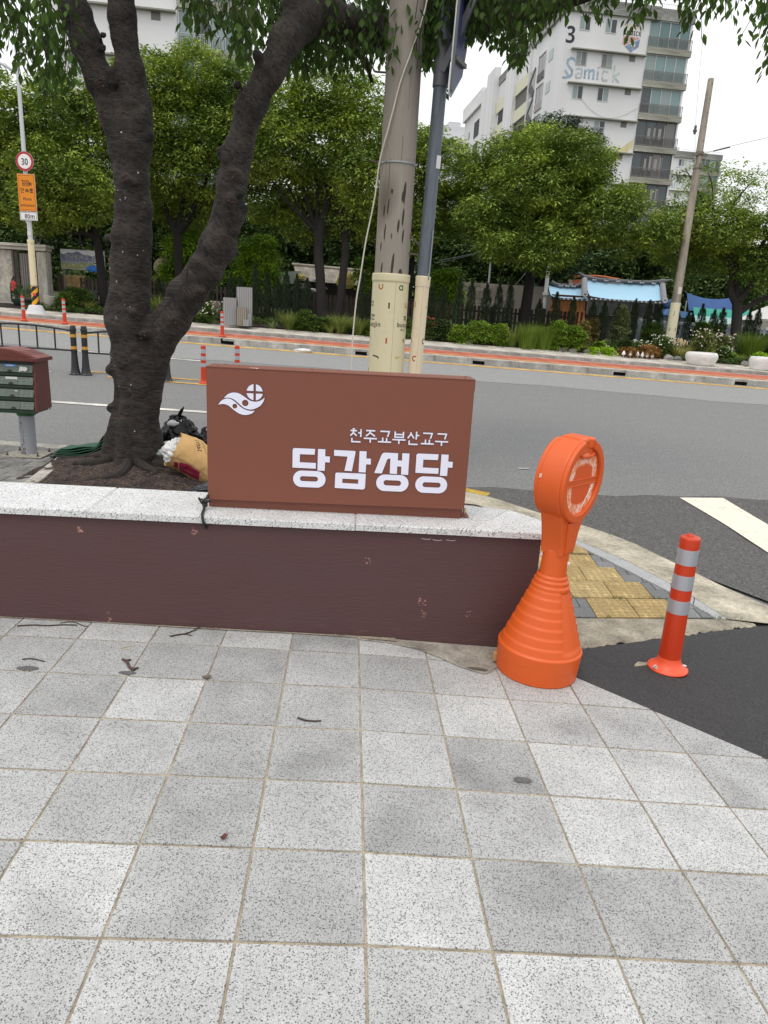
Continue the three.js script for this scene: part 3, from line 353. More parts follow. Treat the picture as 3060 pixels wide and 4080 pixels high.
function ribbon(pts, w, depth) { // mitred flat stroke in x,y with a small thickness
  const closed = Math.hypot(pts[0][0] - pts[pts.length - 1][0], pts[0][1] - pts[pts.length - 1][1]) < 1e-6, L = [], R = [], n = pts.length;
  for (let i = 0; i < n; i++) { const a = closed && i === 0 ? pts[n - 2] : pts[Math.max(0, i - 1)], b = pts[i], c = closed && i === n - 1 ? pts[1] : pts[Math.min(n - 1, i + 1)]; let d1 = [b[0] - a[0], b[1] - a[1]], d2 = [c[0] - b[0], c[1] - b[1]]; const l1 = Math.hypot(...d1), l2 = Math.hypot(...d2); d1 = l1 ? d1.map((q) => q / l1) : d2.map((q) => q / l2); d2 = l2 ? d2.map((q) => q / l2) : d1; const m = [-(d1[1] + d2[1]), d1[0] + d2[0]], ml = Math.hypot(...m) || 1, nx = m[0] / ml, ny = m[1] / ml, k = Math.min(1.6, 1 / Math.max(0.35, nx * -d1[1] + ny * d1[0])); L.push([b[0] + nx * w / 2 * k, b[1] + ny * w / 2 * k]); R.push([b[0] - nx * w / 2 * k, b[1] - ny * w / 2 * k]); }
  if (closed) { const s = shapeOf(R.slice(0, -1)); return ext(Math.abs(THREE.ShapeUtils.area(R.map((p) => new THREE.Vector2(...p)))) > Math.abs(THREE.ShapeUtils.area(L.map((p) => new THREE.Vector2(...p)))) ? R.slice(0, -1) : L.slice(0, -1), depth, 0, [Math.abs(THREE.ShapeUtils.area(R.map((p) => new THREE.Vector2(...p)))) > Math.abs(THREE.ShapeUtils.area(L.map((p) => new THREE.Vector2(...p)))) ? L.slice(0, -1) : R.slice(0, -1)]); }
  return ext([...L, ...R.reverse()], depth);
}
const font = await new FontLoader().loadAsync('fonts/droid/droid_sans_bold.typeface.json');
const text = (s, size, depth) => new TextGeometry(s, { font, size, depth, curveSegments: 6 });
// ---------------------------------------------------------------- church sign box
{
  const t = thing('sign_board', 'wide reddish brown metal sign box with white Korean lettering, standing on the granite coping', 'sign', [-0.819, 0.676, -1.05]);
  const brown = std(0.20, 0.064, 0.038, 0.55, { bumpMap: rep(T.bump, 2), bumpScale: 0.0003 });
  mesh('cabinet', rbox(1.356, 0.684, 0.195, 0.003, 0.678, 0.342, -0.0985), brown, t);
  mesh('plinth', box(1.345, 0.06, 0.12, 0.672, -0.03, -0.09), brown, t);
  mesh('flange', [box(1.360, 0.004, 0.2, 0.678, 0.6855, -0.0985), box(0.003, 0.05, 0.02, -0.0015, 0.66, -0.02), box(0.003, 0.05, 0.02, 1.3575, 0.655, -0.02)], brown, t);
  const white = std(0.80, 0.80, 0.93, 0.35), edge = std(0.085, 0.045, 0.10, 0.6);
  const glyphs = [], stadium = (x0, x1, y0, y1) => { const s = new THREE.Shape(), r = (y1 - y0) / 2; s.moveTo(x0 + r, y0); s.lineTo(x1 - r, y0); s.absarc(x1 - r, y0 + r, r, -Math.PI / 2, Math.PI / 2, false); s.lineTo(x0 + r, y1); s.absarc(x0 + r, y0 + r, r, Math.PI / 2, Math.PI * 1.5, false); return s; };
  const pill = (x0, x1, y0, y1, a0, a1, b0, b1) => { const s = stadium(x0, x1, y0, y1); s.holes.push(stadium(a0, a1, b0, b1)); return s; };
  const dA = (o) => shapeOf([[.4378, .285], [.4400, .2905], [.4465, .2945], [.5534, .2942], [.5519, .264], [.4756, .2635], [.4753, .2209], [.5594, .2205], [.5591, .1905], [.4382, .1912]].map((p) => [p[0] + o, p[1]])), dB = (o) => shapeOf([[.5682, .2949], [.6058, .2948], [.6064, .2582], [.631, .2576], [.6303, .226], [.6067, .2273], [.6059, .1808], [.5679, .1809]].map((p) => [p[0] + o, p[1]]));
  glyphs.push([dA(0), dB(0), pill(.4428, .6118, .089, .1773, .4783, .5721, .1211, .1478)]);
  const mo = shapeOf([[.6616, .1661], [.6640, .172], [.6694, .1745], [.8208, .1742], [.8201, .1002], [.816, .092], [.8078, .0889], [.6613, .0917]]); mo.holes.push(new THREE.Path([[.6999, .1434], [.7834, .1423], [.7827, .1184], [.6997, .1196]].map((p) => new THREE.Vector2(...p))));
  glyphs.push([shapeOf([[.6509, .2934], [.7556, .2928], [.7610, .2915], [.7628, .2867], [.7474, .1852], [.7087, .1859], [.7219, .2616], [.652, .2632]]), shapeOf([[.7831, .2935], [.8199, .2934], [.8199, .256], [.8441, .2553], [.8444, .2248], [.8207, .2255], [.8193, .1812], [.7828, .1814]]), mo]);
  glyphs.push([shapeOf([[.865, .1808], [.8972, .2764], [.9052, .2884], [.9166, .2913], [.984, .2908], [.9845, .2533], [1.0065, .2525], [1.0059, .2918], [1.0435, .2917], [1.043, .1778], [1.0057, .1786], [1.005, .2206], [.9834, .2214], [.9841, .18], [.9462, .1814], [.9453, .261], [.9355, .2605], [.9289, .2555], [.9045, .1801]]), pill(.8776, 1.0481, .0859, .1748, .9165, 1.0085, .1165, .1451)]);
  const D2 = 0.6425; glyphs.push([dA(D2), dB(D2 + 0.0005), pill(.0, 0.17, 0, .0887, .0, .001, 0, .001)]); glyphs[3][2] = pill(1.0843, 1.2535, .085, .1737, 1.1228, 1.2184, .1157, .1427);
  const plate = (shapes, parent, name) => { mesh(name, shapes.map((s) => ext(s.clone ? s : s, 0.0022).translate(0, 0, 0.0011)), white, parent); mesh('letter_edge', shapes.map((s) => ext(s, 0.0002, 0.0019).translate(0, 0, 0.0002)), edge, parent); };
  for (const gsh of glyphs) plate(gsh, t, 'letter');
  // small line of lettering
  [...'천주교부산교구'].forEach((ch, i) => { const w = 0.068, x0 = 0.7275 + i * 0.0742, y0 = 0.4085; const gs = [], eg = []; for (const p of hangul(ch)) { const q = p.map((a) => [x0 + a[0] * w, y0 - a[1] * 0.070]); gs.push(ribbon(q, 0.0074, 0.0022).translate(0, 0, 0.0016 + gs.length * 0.00006)); eg.push(ribbon(q, 0.0112, 0.0012).translate(0, 0, 0.0003 + eg.length * 0.00006)); } mesh('letter', gs, white, t); mesh('letter_edge', eg, edge, t); });
  // emblem: two waves, two discs of sign colour, and a quartered circle
  const sm = (pts) => { const c = new THREE.CatmullRomCurve3(pts.map((p) => V(p[0], p[1], 0)), false, 'centripetal'); return c.getPoints(pts.length * 3).map((p) => [p.x, p.y]); };
  const up1 = sm([[.0883, .5337], [.1006, .5482], [.119, .5597], [.1394, .564], [.1639, .5603], [.1884, .5467], [.213, .5302], [.2335, .5234], [.2499, .5233], [.2704, .5297], [.2867, .5408], [.2928, .5452]]), lo1 = sm([[.2928, .5452], [.2848, .5234], [.2705, .5041], [.25, .4907], [.2274, .483], [.2089, .4834], [.1884, .4899], [.1699, .5035], [.1515, .5203], [.1332, .5317], [.1148, .5366], [.0985, .5362], [.0883, .5337]]);
  const up2 = sm([[.0594, .4994], [.0718, .5165], [.0903, .5293], [.1087, .5326], [.127, .5282], [.1474, .5148], [.1679, .4963], [.1884, .4833], [.2089, .4768], [.2295, .4757], [.2431, .4776]]), lo2 = sm([[.2431, .4776], [.2295, .4636], [.2131, .4566], [.1904, .4535], [.1678, .4578], [.1473, .4693], [.1268, .4849], [.1105, .4973], [.0901, .5038], [.0738, .503], [.0594, .4994]]);
  const circ = (cx, cy, r) => { const p = new THREE.Path(); p.absarc(cx, cy, r, 0, 6.2832, true); return p; };
  const w1 = shapeOf([...up1, ...lo1.slice(1, -1)]); w1.holes.push(circ(.1949, .5141, .0164)); const w2 = shapeOf([...up2, ...lo2.slice(1, -1)]); w2.holes.push(circ(.1425, .4958, .0122));
  const quad = (sx, sy) => { const s = new THREE.Shape(), R = .0404, g = .0062, a = Math.asin(g / R); s.moveTo(.2421 + sx * g, .5702 + sy * g); const a0 = a, a1 = Math.PI / 2 - a, p = []; for (let i = 0; i <= 12; i++) { const q = lerp(a0, a1, i / 12); s.lineTo(.2421 + sx * Math.cos(q) * R, .5702 + sy * Math.sin(q) * R); } return s; };
  plate([w1, w2, quad(1, 1), quad(-1, 1), quad(1, -1), quad(-1, -1)], t, 'emblem');
  const screw = lathe([[0, 0.004], [0.004, 0.0035], [0.006, 0.001], [0.006, 0]], 10);
  const scm = std(0.10, 0.05, 0.04, 0.5, { metalness: 0.4 }); for (const [x, z] of [[0.05, -0.05], [0.07, -0.15], [0.52, -0.12], [0.66, -0.16], [1.31, -0.05], [1.33, -0.15]]) mesh('screw', screw, scm, t).position.set(x, 0.6875, z);
  mesh('bracket', [box(0.04, 0.004, 0.09, 1.372, -0.053, -0.09), box(0.004, 0.055, 0.09, 1.351, -0.028, -0.09)], brown, t);
  mesh('bracket', [box(0.03, 0.004, 0.07, -0.012, -0.053, -0.09), box(0.004, 0.055, 0.07, -0.0015, -0.028, -0.09)], brown, t);
  mesh('bolt', [cyl(0.006, 0.006, 0.035, 1.372, -0.05, -0.09, 8), cyl(0.010, 0.010, 0.008, 1.372, -0.035, -0.09, 6), cyl(0.009, 0.009, 0.006, 1.372, -0.022, -0.09, 6)], std(0.45, 0.38, 0.22, 0.4, { metalness: 0.8 }), t);
  mesh('white_smear', [box(0.040, 0.001, 0.006, 0.235, 0.688, -0.028), box(0.006, 0.001, 0.02, 0.252, 0.688, -0.012)], std(0.8, 0.79, 0.76, 0.9), t);
}
{ // power cable hanging over the coping
  const c = thing('power_cable', 'black power cable with taped knot hanging over the coping left of the sign', 'cable');
  const m = std(0.018, 0.018, 0.02, 0.55);
  mesh('cable', tube([[-0.80, 0.66, -1.12], [-0.815, 0.70, -1.06], [-0.83, 0.66, -1.02], [-0.826, 0.643, -0.985], [-0.822, 0.640, -0.93], [-0.814, 0.636, -0.878], [-0.806, 0.60, -0.872], [-0.80, 0.588, -0.885], [-0.80, 0.565, -0.905]], 0.0072, 8, 60), m, c);
  const k = []; const r = rng(6); for (let i = 0; i < 7; i++) { const a = i * 0.9; k.push(tube([[-0.828, 0.65, -1.02], [-0.828 + Math.cos(a) * 0.018, 0.668 + r() * 0.015, -1.02 + Math.sin(a) * 0.015], [-0.828 + Math.cos(a) * 0.034, 0.675 + r() * 0.022, -1.02 + Math.sin(a) * 0.02]], 0.0055, 6, 8)); }
  k.push(new THREE.IcosahedronGeometry(0.015, 2).translate(-0.828, 0.655, -1.02)); mesh('taped_knot', k, m, c);
}
// ---------------------------------------------------------------- orange base with disc head
{
  const t = thing('traffic_marker', 'large bright orange plastic traffic stand with round disc head on a ribbed cone base', 'traffic stand', [0.912, -0.062, -0.68]); t.rotation.set(0.0, 0, -0.052);
  const resin = (tx) => new THREE.MeshPhysicalMaterial({ color: lin(0.66, 0.098, 0.008), roughness: 0.46, clearcoat: 0.08, clearcoatRoughness: 0.4, map: tx || null });
  const scuff = ctex(512, 512, (g, w, h) => { g.fillStyle = '#fff'; g.fillRect(0, 0, w, h); const r = rng(9); for (let i = 0; i < 500; i++) { g.fillStyle = `rgba(${190 + r() * 40},${190 + r() * 40},${200 + r() * 40},${r() * 0.18})`; g.fillRect(r() * w, h * (0.80 + 0.2 * r()), 2 + r() * 40, 1 + r() * 2); } for (let i = 0; i < 60; i++) { g.strokeStyle = `rgba(235,205,190,${r() * 0.35})`; g.beginPath(); const x = r() * w, y = h * r(); g.moveTo(x, y); g.lineTo(x + (r() - 0.5) * 8, y + r() * 16); g.stroke(); } });
  const O = resin(), Ob = resin(scuff);
  const pa = 0.80; // direction the smooth panel and disc face (angle from +z towards +x)
  const nT = 96, nY = 120, pos = [], uv = [], idx = [];
  const prof = (y, th) => { // radius of the cone body above the base
    let d = Math.abs(((th - pa + Math.PI * 3) % (Math.PI * 2)) - Math.PI), d2 = Math.abs(((th - pa + Math.PI * 2) % (Math.PI * 2)) - Math.PI); d = Math.min(d, d2);
    const k = (y - 0.155) / 0.375, base = lerp(0.203, 0.070, clamp(k, 0, 1));
    if (y < 0.155) return lerp(0.204, 0.213, y / 0.155) - 0.004 * sstep(0.02, 0, y) - (y > 0.148 ? (y - 0.148) * 0.6 : 0);
    if (k > 0.80) { const st = Math.floor((k - 0.80) / 0.066); return lerp(0.203, 0.070, 0.80 + st * 0.066) - 0.001 + ((k - 0.80) / 0.066 - st < 0.15 ? 0.001 : 0) - ((k - 0.80) % 0.066) * 0.02; }
    const inPanel = sstep(0.50, 0.46, d) * sstep(0.02, 0.09, k);
    const w = 8.2, f = k * w, fr = f - Math.floor(f), stepR = base + 0.0045 * (fr < 0.86 ? fr / 0.86 : (1 - fr) / 0.14);
    return lerp(stepR, base - 0.004, inPanel);
  };
  for (let j = 0; j <= nY; j++) for (let i = 0; i <= nT; i++) { const th = i / nT * 2 * Math.PI, y = j / nY * 0.535, r = prof(y, th); pos.push(Math.sin(th) * r, y, Math.cos(th) * r); uv.push(i / nT, j / nY); }
  for (let j = 0; j < nY; j++) for (let i = 0; i < nT; i++) { const a = j * (nT + 1) + i, b = a + nT + 1; idx.push(a, a + 1, b, b, a + 1, b + 1); }
  const cg = new THREE.BufferGeometry(); cg.setAttribute('position', new THREE.Float32BufferAttribute(pos, 3)); cg.setAttribute('uv', new THREE.Float32BufferAttribute(uv, 2)); cg.setIndex(idx); cg.computeVertexNormals();
  mesh('cone_base', cg, Ob, t);
  mesh('base_rim', lathe([[0.0, 0.003], [0.19, 0.0], [0.203, 0.004], [0.206, 0.012], [0.2045, 0.016]], 64), O, t);
  mesh('collar', lathe([[0.069, 0.53], [0.066, 0.534], [0.0655, 0.56], [0.064, 0.655], [0.061, 0.662], [0.05, 0.665]], 40), O, t);
  const head = new THREE.Group(); head.name = 'disc_head'; head.position.set(0, 1.015, 0); head.rotation.y = pa; head.scale.set(0.97, 0.97, 1.06); t.add(head);
  // outline of disc running down into the neck
  const outline = (R, w0, yb) => { const s = new THREE.Shape(), a = -Math.PI / 2 + 0.62; s.moveTo(-w0, yb); s.lineTo(w0, yb); s.quadraticCurveTo(w0 + 0.008, -0.30, Math.cos(a) * R, Math.sin(a) * R); for (let i = 0; i <= 60; i++) { const q = a + (2 * Math.PI - 1.24) * i / 60; s.lineTo(Math.cos(q) * R, Math.sin(q) * R); } s.quadraticCurveTo(-w0 - 0.008, -0.30, -w0, yb); return s; };
  mesh('core', ext(outline(0.200, 0.049, -0.37), 0.092, 0.012).translate(0, 0, -0.046), O, head);
  for (const s of [1, -1]) { // raised ring on each face, open at the top where the grip is
    const r0 = 0.172, r1 = 0.201, sh = new THREE.Shape(), h = 0.30; for (let i = 0; i <= 70; i++) { const q = Math.PI / 2 + h + (2 * Math.PI - 2 * h) * i / 70; sh[i ? 'lineTo' : 'moveTo'](Math.cos(q) * r1, Math.sin(q) * r1); } for (let i = 70; i >= 0; i--) { const q = Math.PI / 2 + h * 1.25 + (2 * Math.PI - 2.5 * h) * i / 70; sh.lineTo(Math.cos(q) * r0, Math.sin(q) * r0); }
    mesh('face_ring', ext(sh, 0.010, 0.006).translate(0, 0, s > 0 ? 0.058 : -0.068), O, head);
    mesh('neck_rib', ext([[-0.036, -0.36], [0.036, -0.36], [0.062, -0.21], [-0.062, -0.21]], 0.006, 0.005).translate(0, 0, s > 0 ? 0.056 : -0.062), O, head);
    mesh('grip_lip', [ext([[-0.07, 0.135], [-0.05, 0.118], [0.05, 0.118], [0.07, 0.135], [0.06, 0.137], [0.045, 0.127], [-0.045, 0.127], [-0.06, 0.137]], 0.008, 0.004).translate(0, 0, s > 0 ? 0.058 : -0.066)], O, head);
  }
  mesh('grip', [rbox(0.052, 0.055, 0.125, 0.012, 0.038, 0.187, 0.005, 3), rbox(0.045, 0.035, 0.10, 0.012, -0.035, 0.196, 0, 3)], O, head);
  const glue = ctex(512, 512, (g, w, h) => { g.fillStyle = '#d8571a'; g.fillRect(0, 0, w, h); const r = rng(15);
    for (let i = 0; i < 2600; i++) { const a = r() * 6.283, sq = 1 / Math.max(Math.abs(Math.cos(a)) ** 1.2, Math.abs(Math.sin(a)) ** 1.2) ** 0.35, rad = (0.36 + (r() - 0.5) * 0.13) * sq, x = w / 2 + Math.cos(a) * rad * w * 0.98, y = h / 2 + Math.sin(a) * rad * h * 1.02; g.fillStyle = `rgba(255,${225 + r() * 30},${215 + r() * 40},${0.05 + r() * 0.22 * (0.4 + Math.abs(Math.sin(a * 3.1)))})`; g.fillRect(x, y, 2 + r() * 14, 3 + r() * 26); }
    for (let i = 0; i < 260; i++) { g.strokeStyle = `rgba(255,235,225,${r() * 0.4})`; g.lineWidth = 1 + r() * 2; const a = r() * 6.283, rad = 0.33 + r() * 0.16; let x = w / 2 + Math.cos(a) * rad * w, y = h / 2 + Math.sin(a) * rad * h; g.beginPath(); g.moveTo(x, y); g.lineTo(x + (r() - 0.5) * 30, y + (r() - 0.5) * 50); g.stroke(); }
    for (let i = 0; i < 40; i++) { const k = i / 40; g.fillStyle = 'rgba(255,250,248,.9)'; g.beginPath(); g.arc(w * (0.86 - k * 0.22) + r() * 6, h * (0.56 + k * 0.30) + r() * 6, 4 + r() * 6 * (1 - k), 0, 7); g.fill(); } });
  const face = new THREE.CircleGeometry(0.173, 64); const fm = std(1, 1, 1, 0.5, { map: glue });
  mesh('face_panel', face.clone().translate(0, -0.008, 0.0595), fm, head); mesh('face_panel', face.clone().rotateY(Math.PI).translate(0, -0.008, -0.0595), fm, head);
  mesh('cross_bar', [rbox(0.335, 0.005, 0.006, 0.002, 0, 0.012, 0.0615, 1), rbox(0.335, 0.005, 0.006, 0.002, 0, -0.016, 0.0615, 1), box(0.33, 0.026, 0.002, 0, -0.002, 0.0602)], O, head);
  mesh('bolt', [new THREE.SphereGeometry(0.011, 12, 8).scale(1, 1, 1.4).translate(-0.060, 0.615, -0.028), cyl(0.006, 0.006, 0.03, -0.052, 0.6, -0.02, 8).translate(0, 0, 0)], std(0.85, 0.62, 0.60, 0.5), t);
  mesh('bolt', [new THREE.SphereGeometry(0.010, 12, 8).translate(0.057, 0.60, 0.036), box(0.008, 0.022, 0.008, 0.052, 0.59, 0.034)], std(0.80, 0.70, 0.68, 0.5), t);
  const flake = std(0.66, 0.40, 0.30, 0.6, { side: THREE.DoubleSide }); const fr = rng(21), fl = []; for (let i = 0; i < 1; i++) { const q = 3.0 + i * 0.23 + fr() * 0.05, g = new THREE.PlaneGeometry(0.006 + fr() * 0.012, 0.014 + fr() * 0.02, 2, 2); const p = g.attributes.position; for (let k = 0; k < p.count; k++) p.setZ(k, fr() * 0.004); g.rotateY(Math.PI / 2 - 0.4).rotateZ(q).translate(Math.cos(q) * 0.214, Math.sin(q) * 0.214, -0.055 + fr() * 0.02); g.computeVertexNormals(); fl.push(g); }
  mesh('peeling_film', fl, flake, head);
  mesh('drain_plug', rbox(0.035, 0.05, 0.03, 0.006, -0.205, 0.045, -0.03), std(0.42, 0.24, 0.10, 0.7), t);
}
// ---------------------------------------------------------------- flexible bollards
function bollard(name, label, pos, group, s = 1) {
  const t = thing(name, label, 'bollard', pos, 0, group), R = M.orangeRed;
  mesh('base_flange', [lathe([[0.0575, 0.075], [0.061, 0.055], [0.070, 0.036], [0.090, 0.020], [0.104, 0.013], [0.106, 0.0], [0, 0]], 36)], s < 1 ? R : std(0.86, 0.10, 0.035, 0.42), t);
  mesh('tube', lathe([[0.0575, 0.07], [0.0555, 0.2], [0.0520, 0.50], [0.0502, 0.70]], 36), R, t);
  for (const [a, b] of [[0.335, 0.410], [0.470, 0.548], [0.605, 0.688]]) { const r = (y) => lerp(0.0575, 0.0502, (y - 0.07) / 0.63) + 0.0007; mesh('reflective_band', lathe([[r(a) - 0.001, a], [r(a), a], [r(b), b], [r(b) - 0.001, b]], 36), M.silver, t); }
  mesh('cap', lathe([[0.0502, 0.695], [0.0508, 0.70], [0.0505, 0.742], [0.046, 0.750], [0.018, 0.752], [0.0175, 0.763], [0.011, 0.764], [0.010, 0.755], [0, 0.754]], 36), R, t);
  if (s === 1) { mesh('bolt', [cyl(0.011, 0.011, 0.012, -0.080, 0.019, 0.03, 6), cyl(0.016, 0.016, 0.004, -0.080, 0.019, 0.03, 14)], std(0.75, 0.75, 0.76, 0.3, { metalness: 0.8 }), t); mesh('bolt', [cyl(0.011, 0.011, 0.012, 0.082, 0.019, 0.02, 6)], std(0.75, 0.75, 0.76, 0.3, { metalness: 0.8 }), t); }
  return t;
}
bollard('bollard', 'orange bollard with three silver bands, bolted to the dark drive right of the traffic stand', [1.677, -0.106, -0.815]);
{ const r = rng(31), p = [], n = 44; for (let i = 0; i < n; i++) { const a = i / n * 6.283, q = 1 + 0.28 * fbm(Math.cos(a) * 2, Math.sin(a) * 2, 3, 3) + r() * 0.09; p.push([1.69 + Math.cos(a) * 0.20 * q, -0.80 - Math.sin(a) * 0.125 * q + 0.03]); } struct('mortar_pad', flat(p, fR, -0.004), std(0.78, 0.70, 0.56, 0.95, { map: rep(T.conc, 3), bumpMap: rep(T.bump, 4), bumpScale: 0.006 })); }
{ const bs = (x, z, l) => bollard('bollard', l, [x, farY(x, z) + 0.01, z], 'orange bollards along the far cycle lane', 0.5);
  bs(-10.37, -20.95, 'leftmost orange bollard on the far cycle lane, in front of the sign pole'); bs(-9.10, -20.9, 'orange bollard with silver bands on the far cycle lane in front of the green bushes'); bs(-7.55, -20.55, 'orange bollard on the far cycle lane half hidden by the big trunk'); bs(-4.06, -20.1, 'orange bollard on the far cycle lane in front of the grooved concrete columns');
  for (const [x, z, l] of [[-3.05, -12.13, 'orange bollard on the yellow median line just left of the brown sign'], [-2.44, -12.55, 'orange bollard on the median whose top shows above the left end of the brown sign']]) bollard('bollard', l, [x, S(x, z), z], 'orange bollards on the yellow median line', 0.5); }
// ---------------------------------------------------------------- twigs and litter on the slabs
{
  const bark = std(0.055, 0.042, 0.034, 0.9), tan = std(0.42, 0.36, 0.26, 0.9);
  const twig = (name, label, cat, list, m) => { const g = list.map(([pts, r]) => taper(pts.map(([x, z, y]) => [x, floorY(x, z) + (y || 0) + r, z]), pts.map((_, k) => r * (1 - 0.25 * k / pts.length)), 7, 5)); return tag(mesh(name, g, m), label, cat); };
  twig('twig', 'long thin dark twig lying by the wall, leftmost on the slabs', 'twig', [[[[-1.735, -0.80], [-1.66, -0.822], [-1.60, -0.822], [-1.53, -0.842], [-1.455, -0.848]], 0.0045], [[[-1.55, -0.865], [-1.49, -0.885], [-1.42, -0.845], [-1.40, -0.842]], 0.003]], bark);
  twig('twig', 'forked dark twig leaning against the foot of the wall', 'twig', [[[[-0.965, -0.775], [-0.93, -0.80], [-0.90, -0.815], [-0.87, -0.85], [-0.835, -0.895, 0.01]], 0.0045], [[[-0.905, -0.812], [-0.88, -0.808], [-0.862, -0.80]], 0.003]], bark);
  twig('twig', 'short knobbly reddish brown twig on the slabs at the left', 'twig', [[[[-1.105, -0.49], [-1.085, -0.465], [-1.065, -0.425], [-1.035, -0.40]], 0.007], [[[-1.045, -0.405], [-1.025, -0.425]], 0.006], [[[-1.10, -0.487], [-1.082, -0.50]], 0.006], [[[-1.105, -0.49], [-1.12, -0.50]], 0.006]], std(0.09, 0.05, 0.045, 0.9));
  twig('twig', 'thin brown twig in the middle of the slabs', 'twig', [[[[-0.265, -0.065], [-0.235, -0.05], [-0.20, -0.045], [-0.165, -0.05]], 0.0038]], bark);
  twig('twig', 'thin curved twig at the left edge of the picture on the slabs', 'twig', [[[[-1.56, -0.455], [-1.52, -0.465], [-1.47, -0.45], [-1.455, -0.445]], 0.003]], bark);
  twig('straw', 'pale bent straw on a slab near the wall', 'straw', [[[[-1.165, -0.62], [-1.13, -0.645], [-1.105, -0.66]], 0.0025], [[[-1.165, -0.62], [-1.10, -0.605]], 0.0025]], tan);
  const leaf = (name, label, x, z, s, m, turn) => { const g = new THREE.PlaneGeometry(s, s * 0.55, 6, 4), p = g.attributes.position; for (let i = 0; i < p.count; i++) { const u = p.getX(i) / s * 2, v = p.getY(i) / (s * 0.275), w = Math.max(0, 1 - u * u); p.setY(i, v * s * 0.25 * w); p.setZ(i, 0.012 * u * u + 0.010 * v * v * w + 0.003 * Math.sin(u * 5)); } g.rotateX(-Math.PI / 2).rotateY(turn).translate(x, floorY(x, z) + 0.002, z); g.computeVertexNormals(); return tag(mesh(name, g, m), label, 'leaf'); };
  leaf('dry_leaf', 'curled brown dry leaf on a pale slab', -0.70, -0.365, 0.05, std(0.16, 0.13, 0.10, 0.9, { side: THREE.DoubleSide }), 0.3);
  leaf('dry_leaf', 'tiny reddish brown curled leaf near the bottom edge of the picture', -0.445, 0.665, 0.032, std(0.16, 0.06, 0.045, 0.9, { side: THREE.DoubleSide }), 0.7);
  for (const [x, z, r, l] of [[-1.50, -0.375, 0.035, 'a'], [-1.06, -0.378, 0.03, 'b'], [0.62, 0.27, 0.03, 'c']]) struct('wet_stain', flat(Array.from({ length: 20 }, (_, i) => { const a = i / 20 * 6.283, q = r * (1 + 0.4 * fbm(Math.cos(a), Math.sin(a), x, 2)); return [x + Math.cos(a) * q * 1.3, z - Math.sin(a) * q * 0.6]; }), floorY, 0.0026), std(0.26, 0.26, 0.255, 0.9, { map: rep(T.granite, 1.5) }));
}
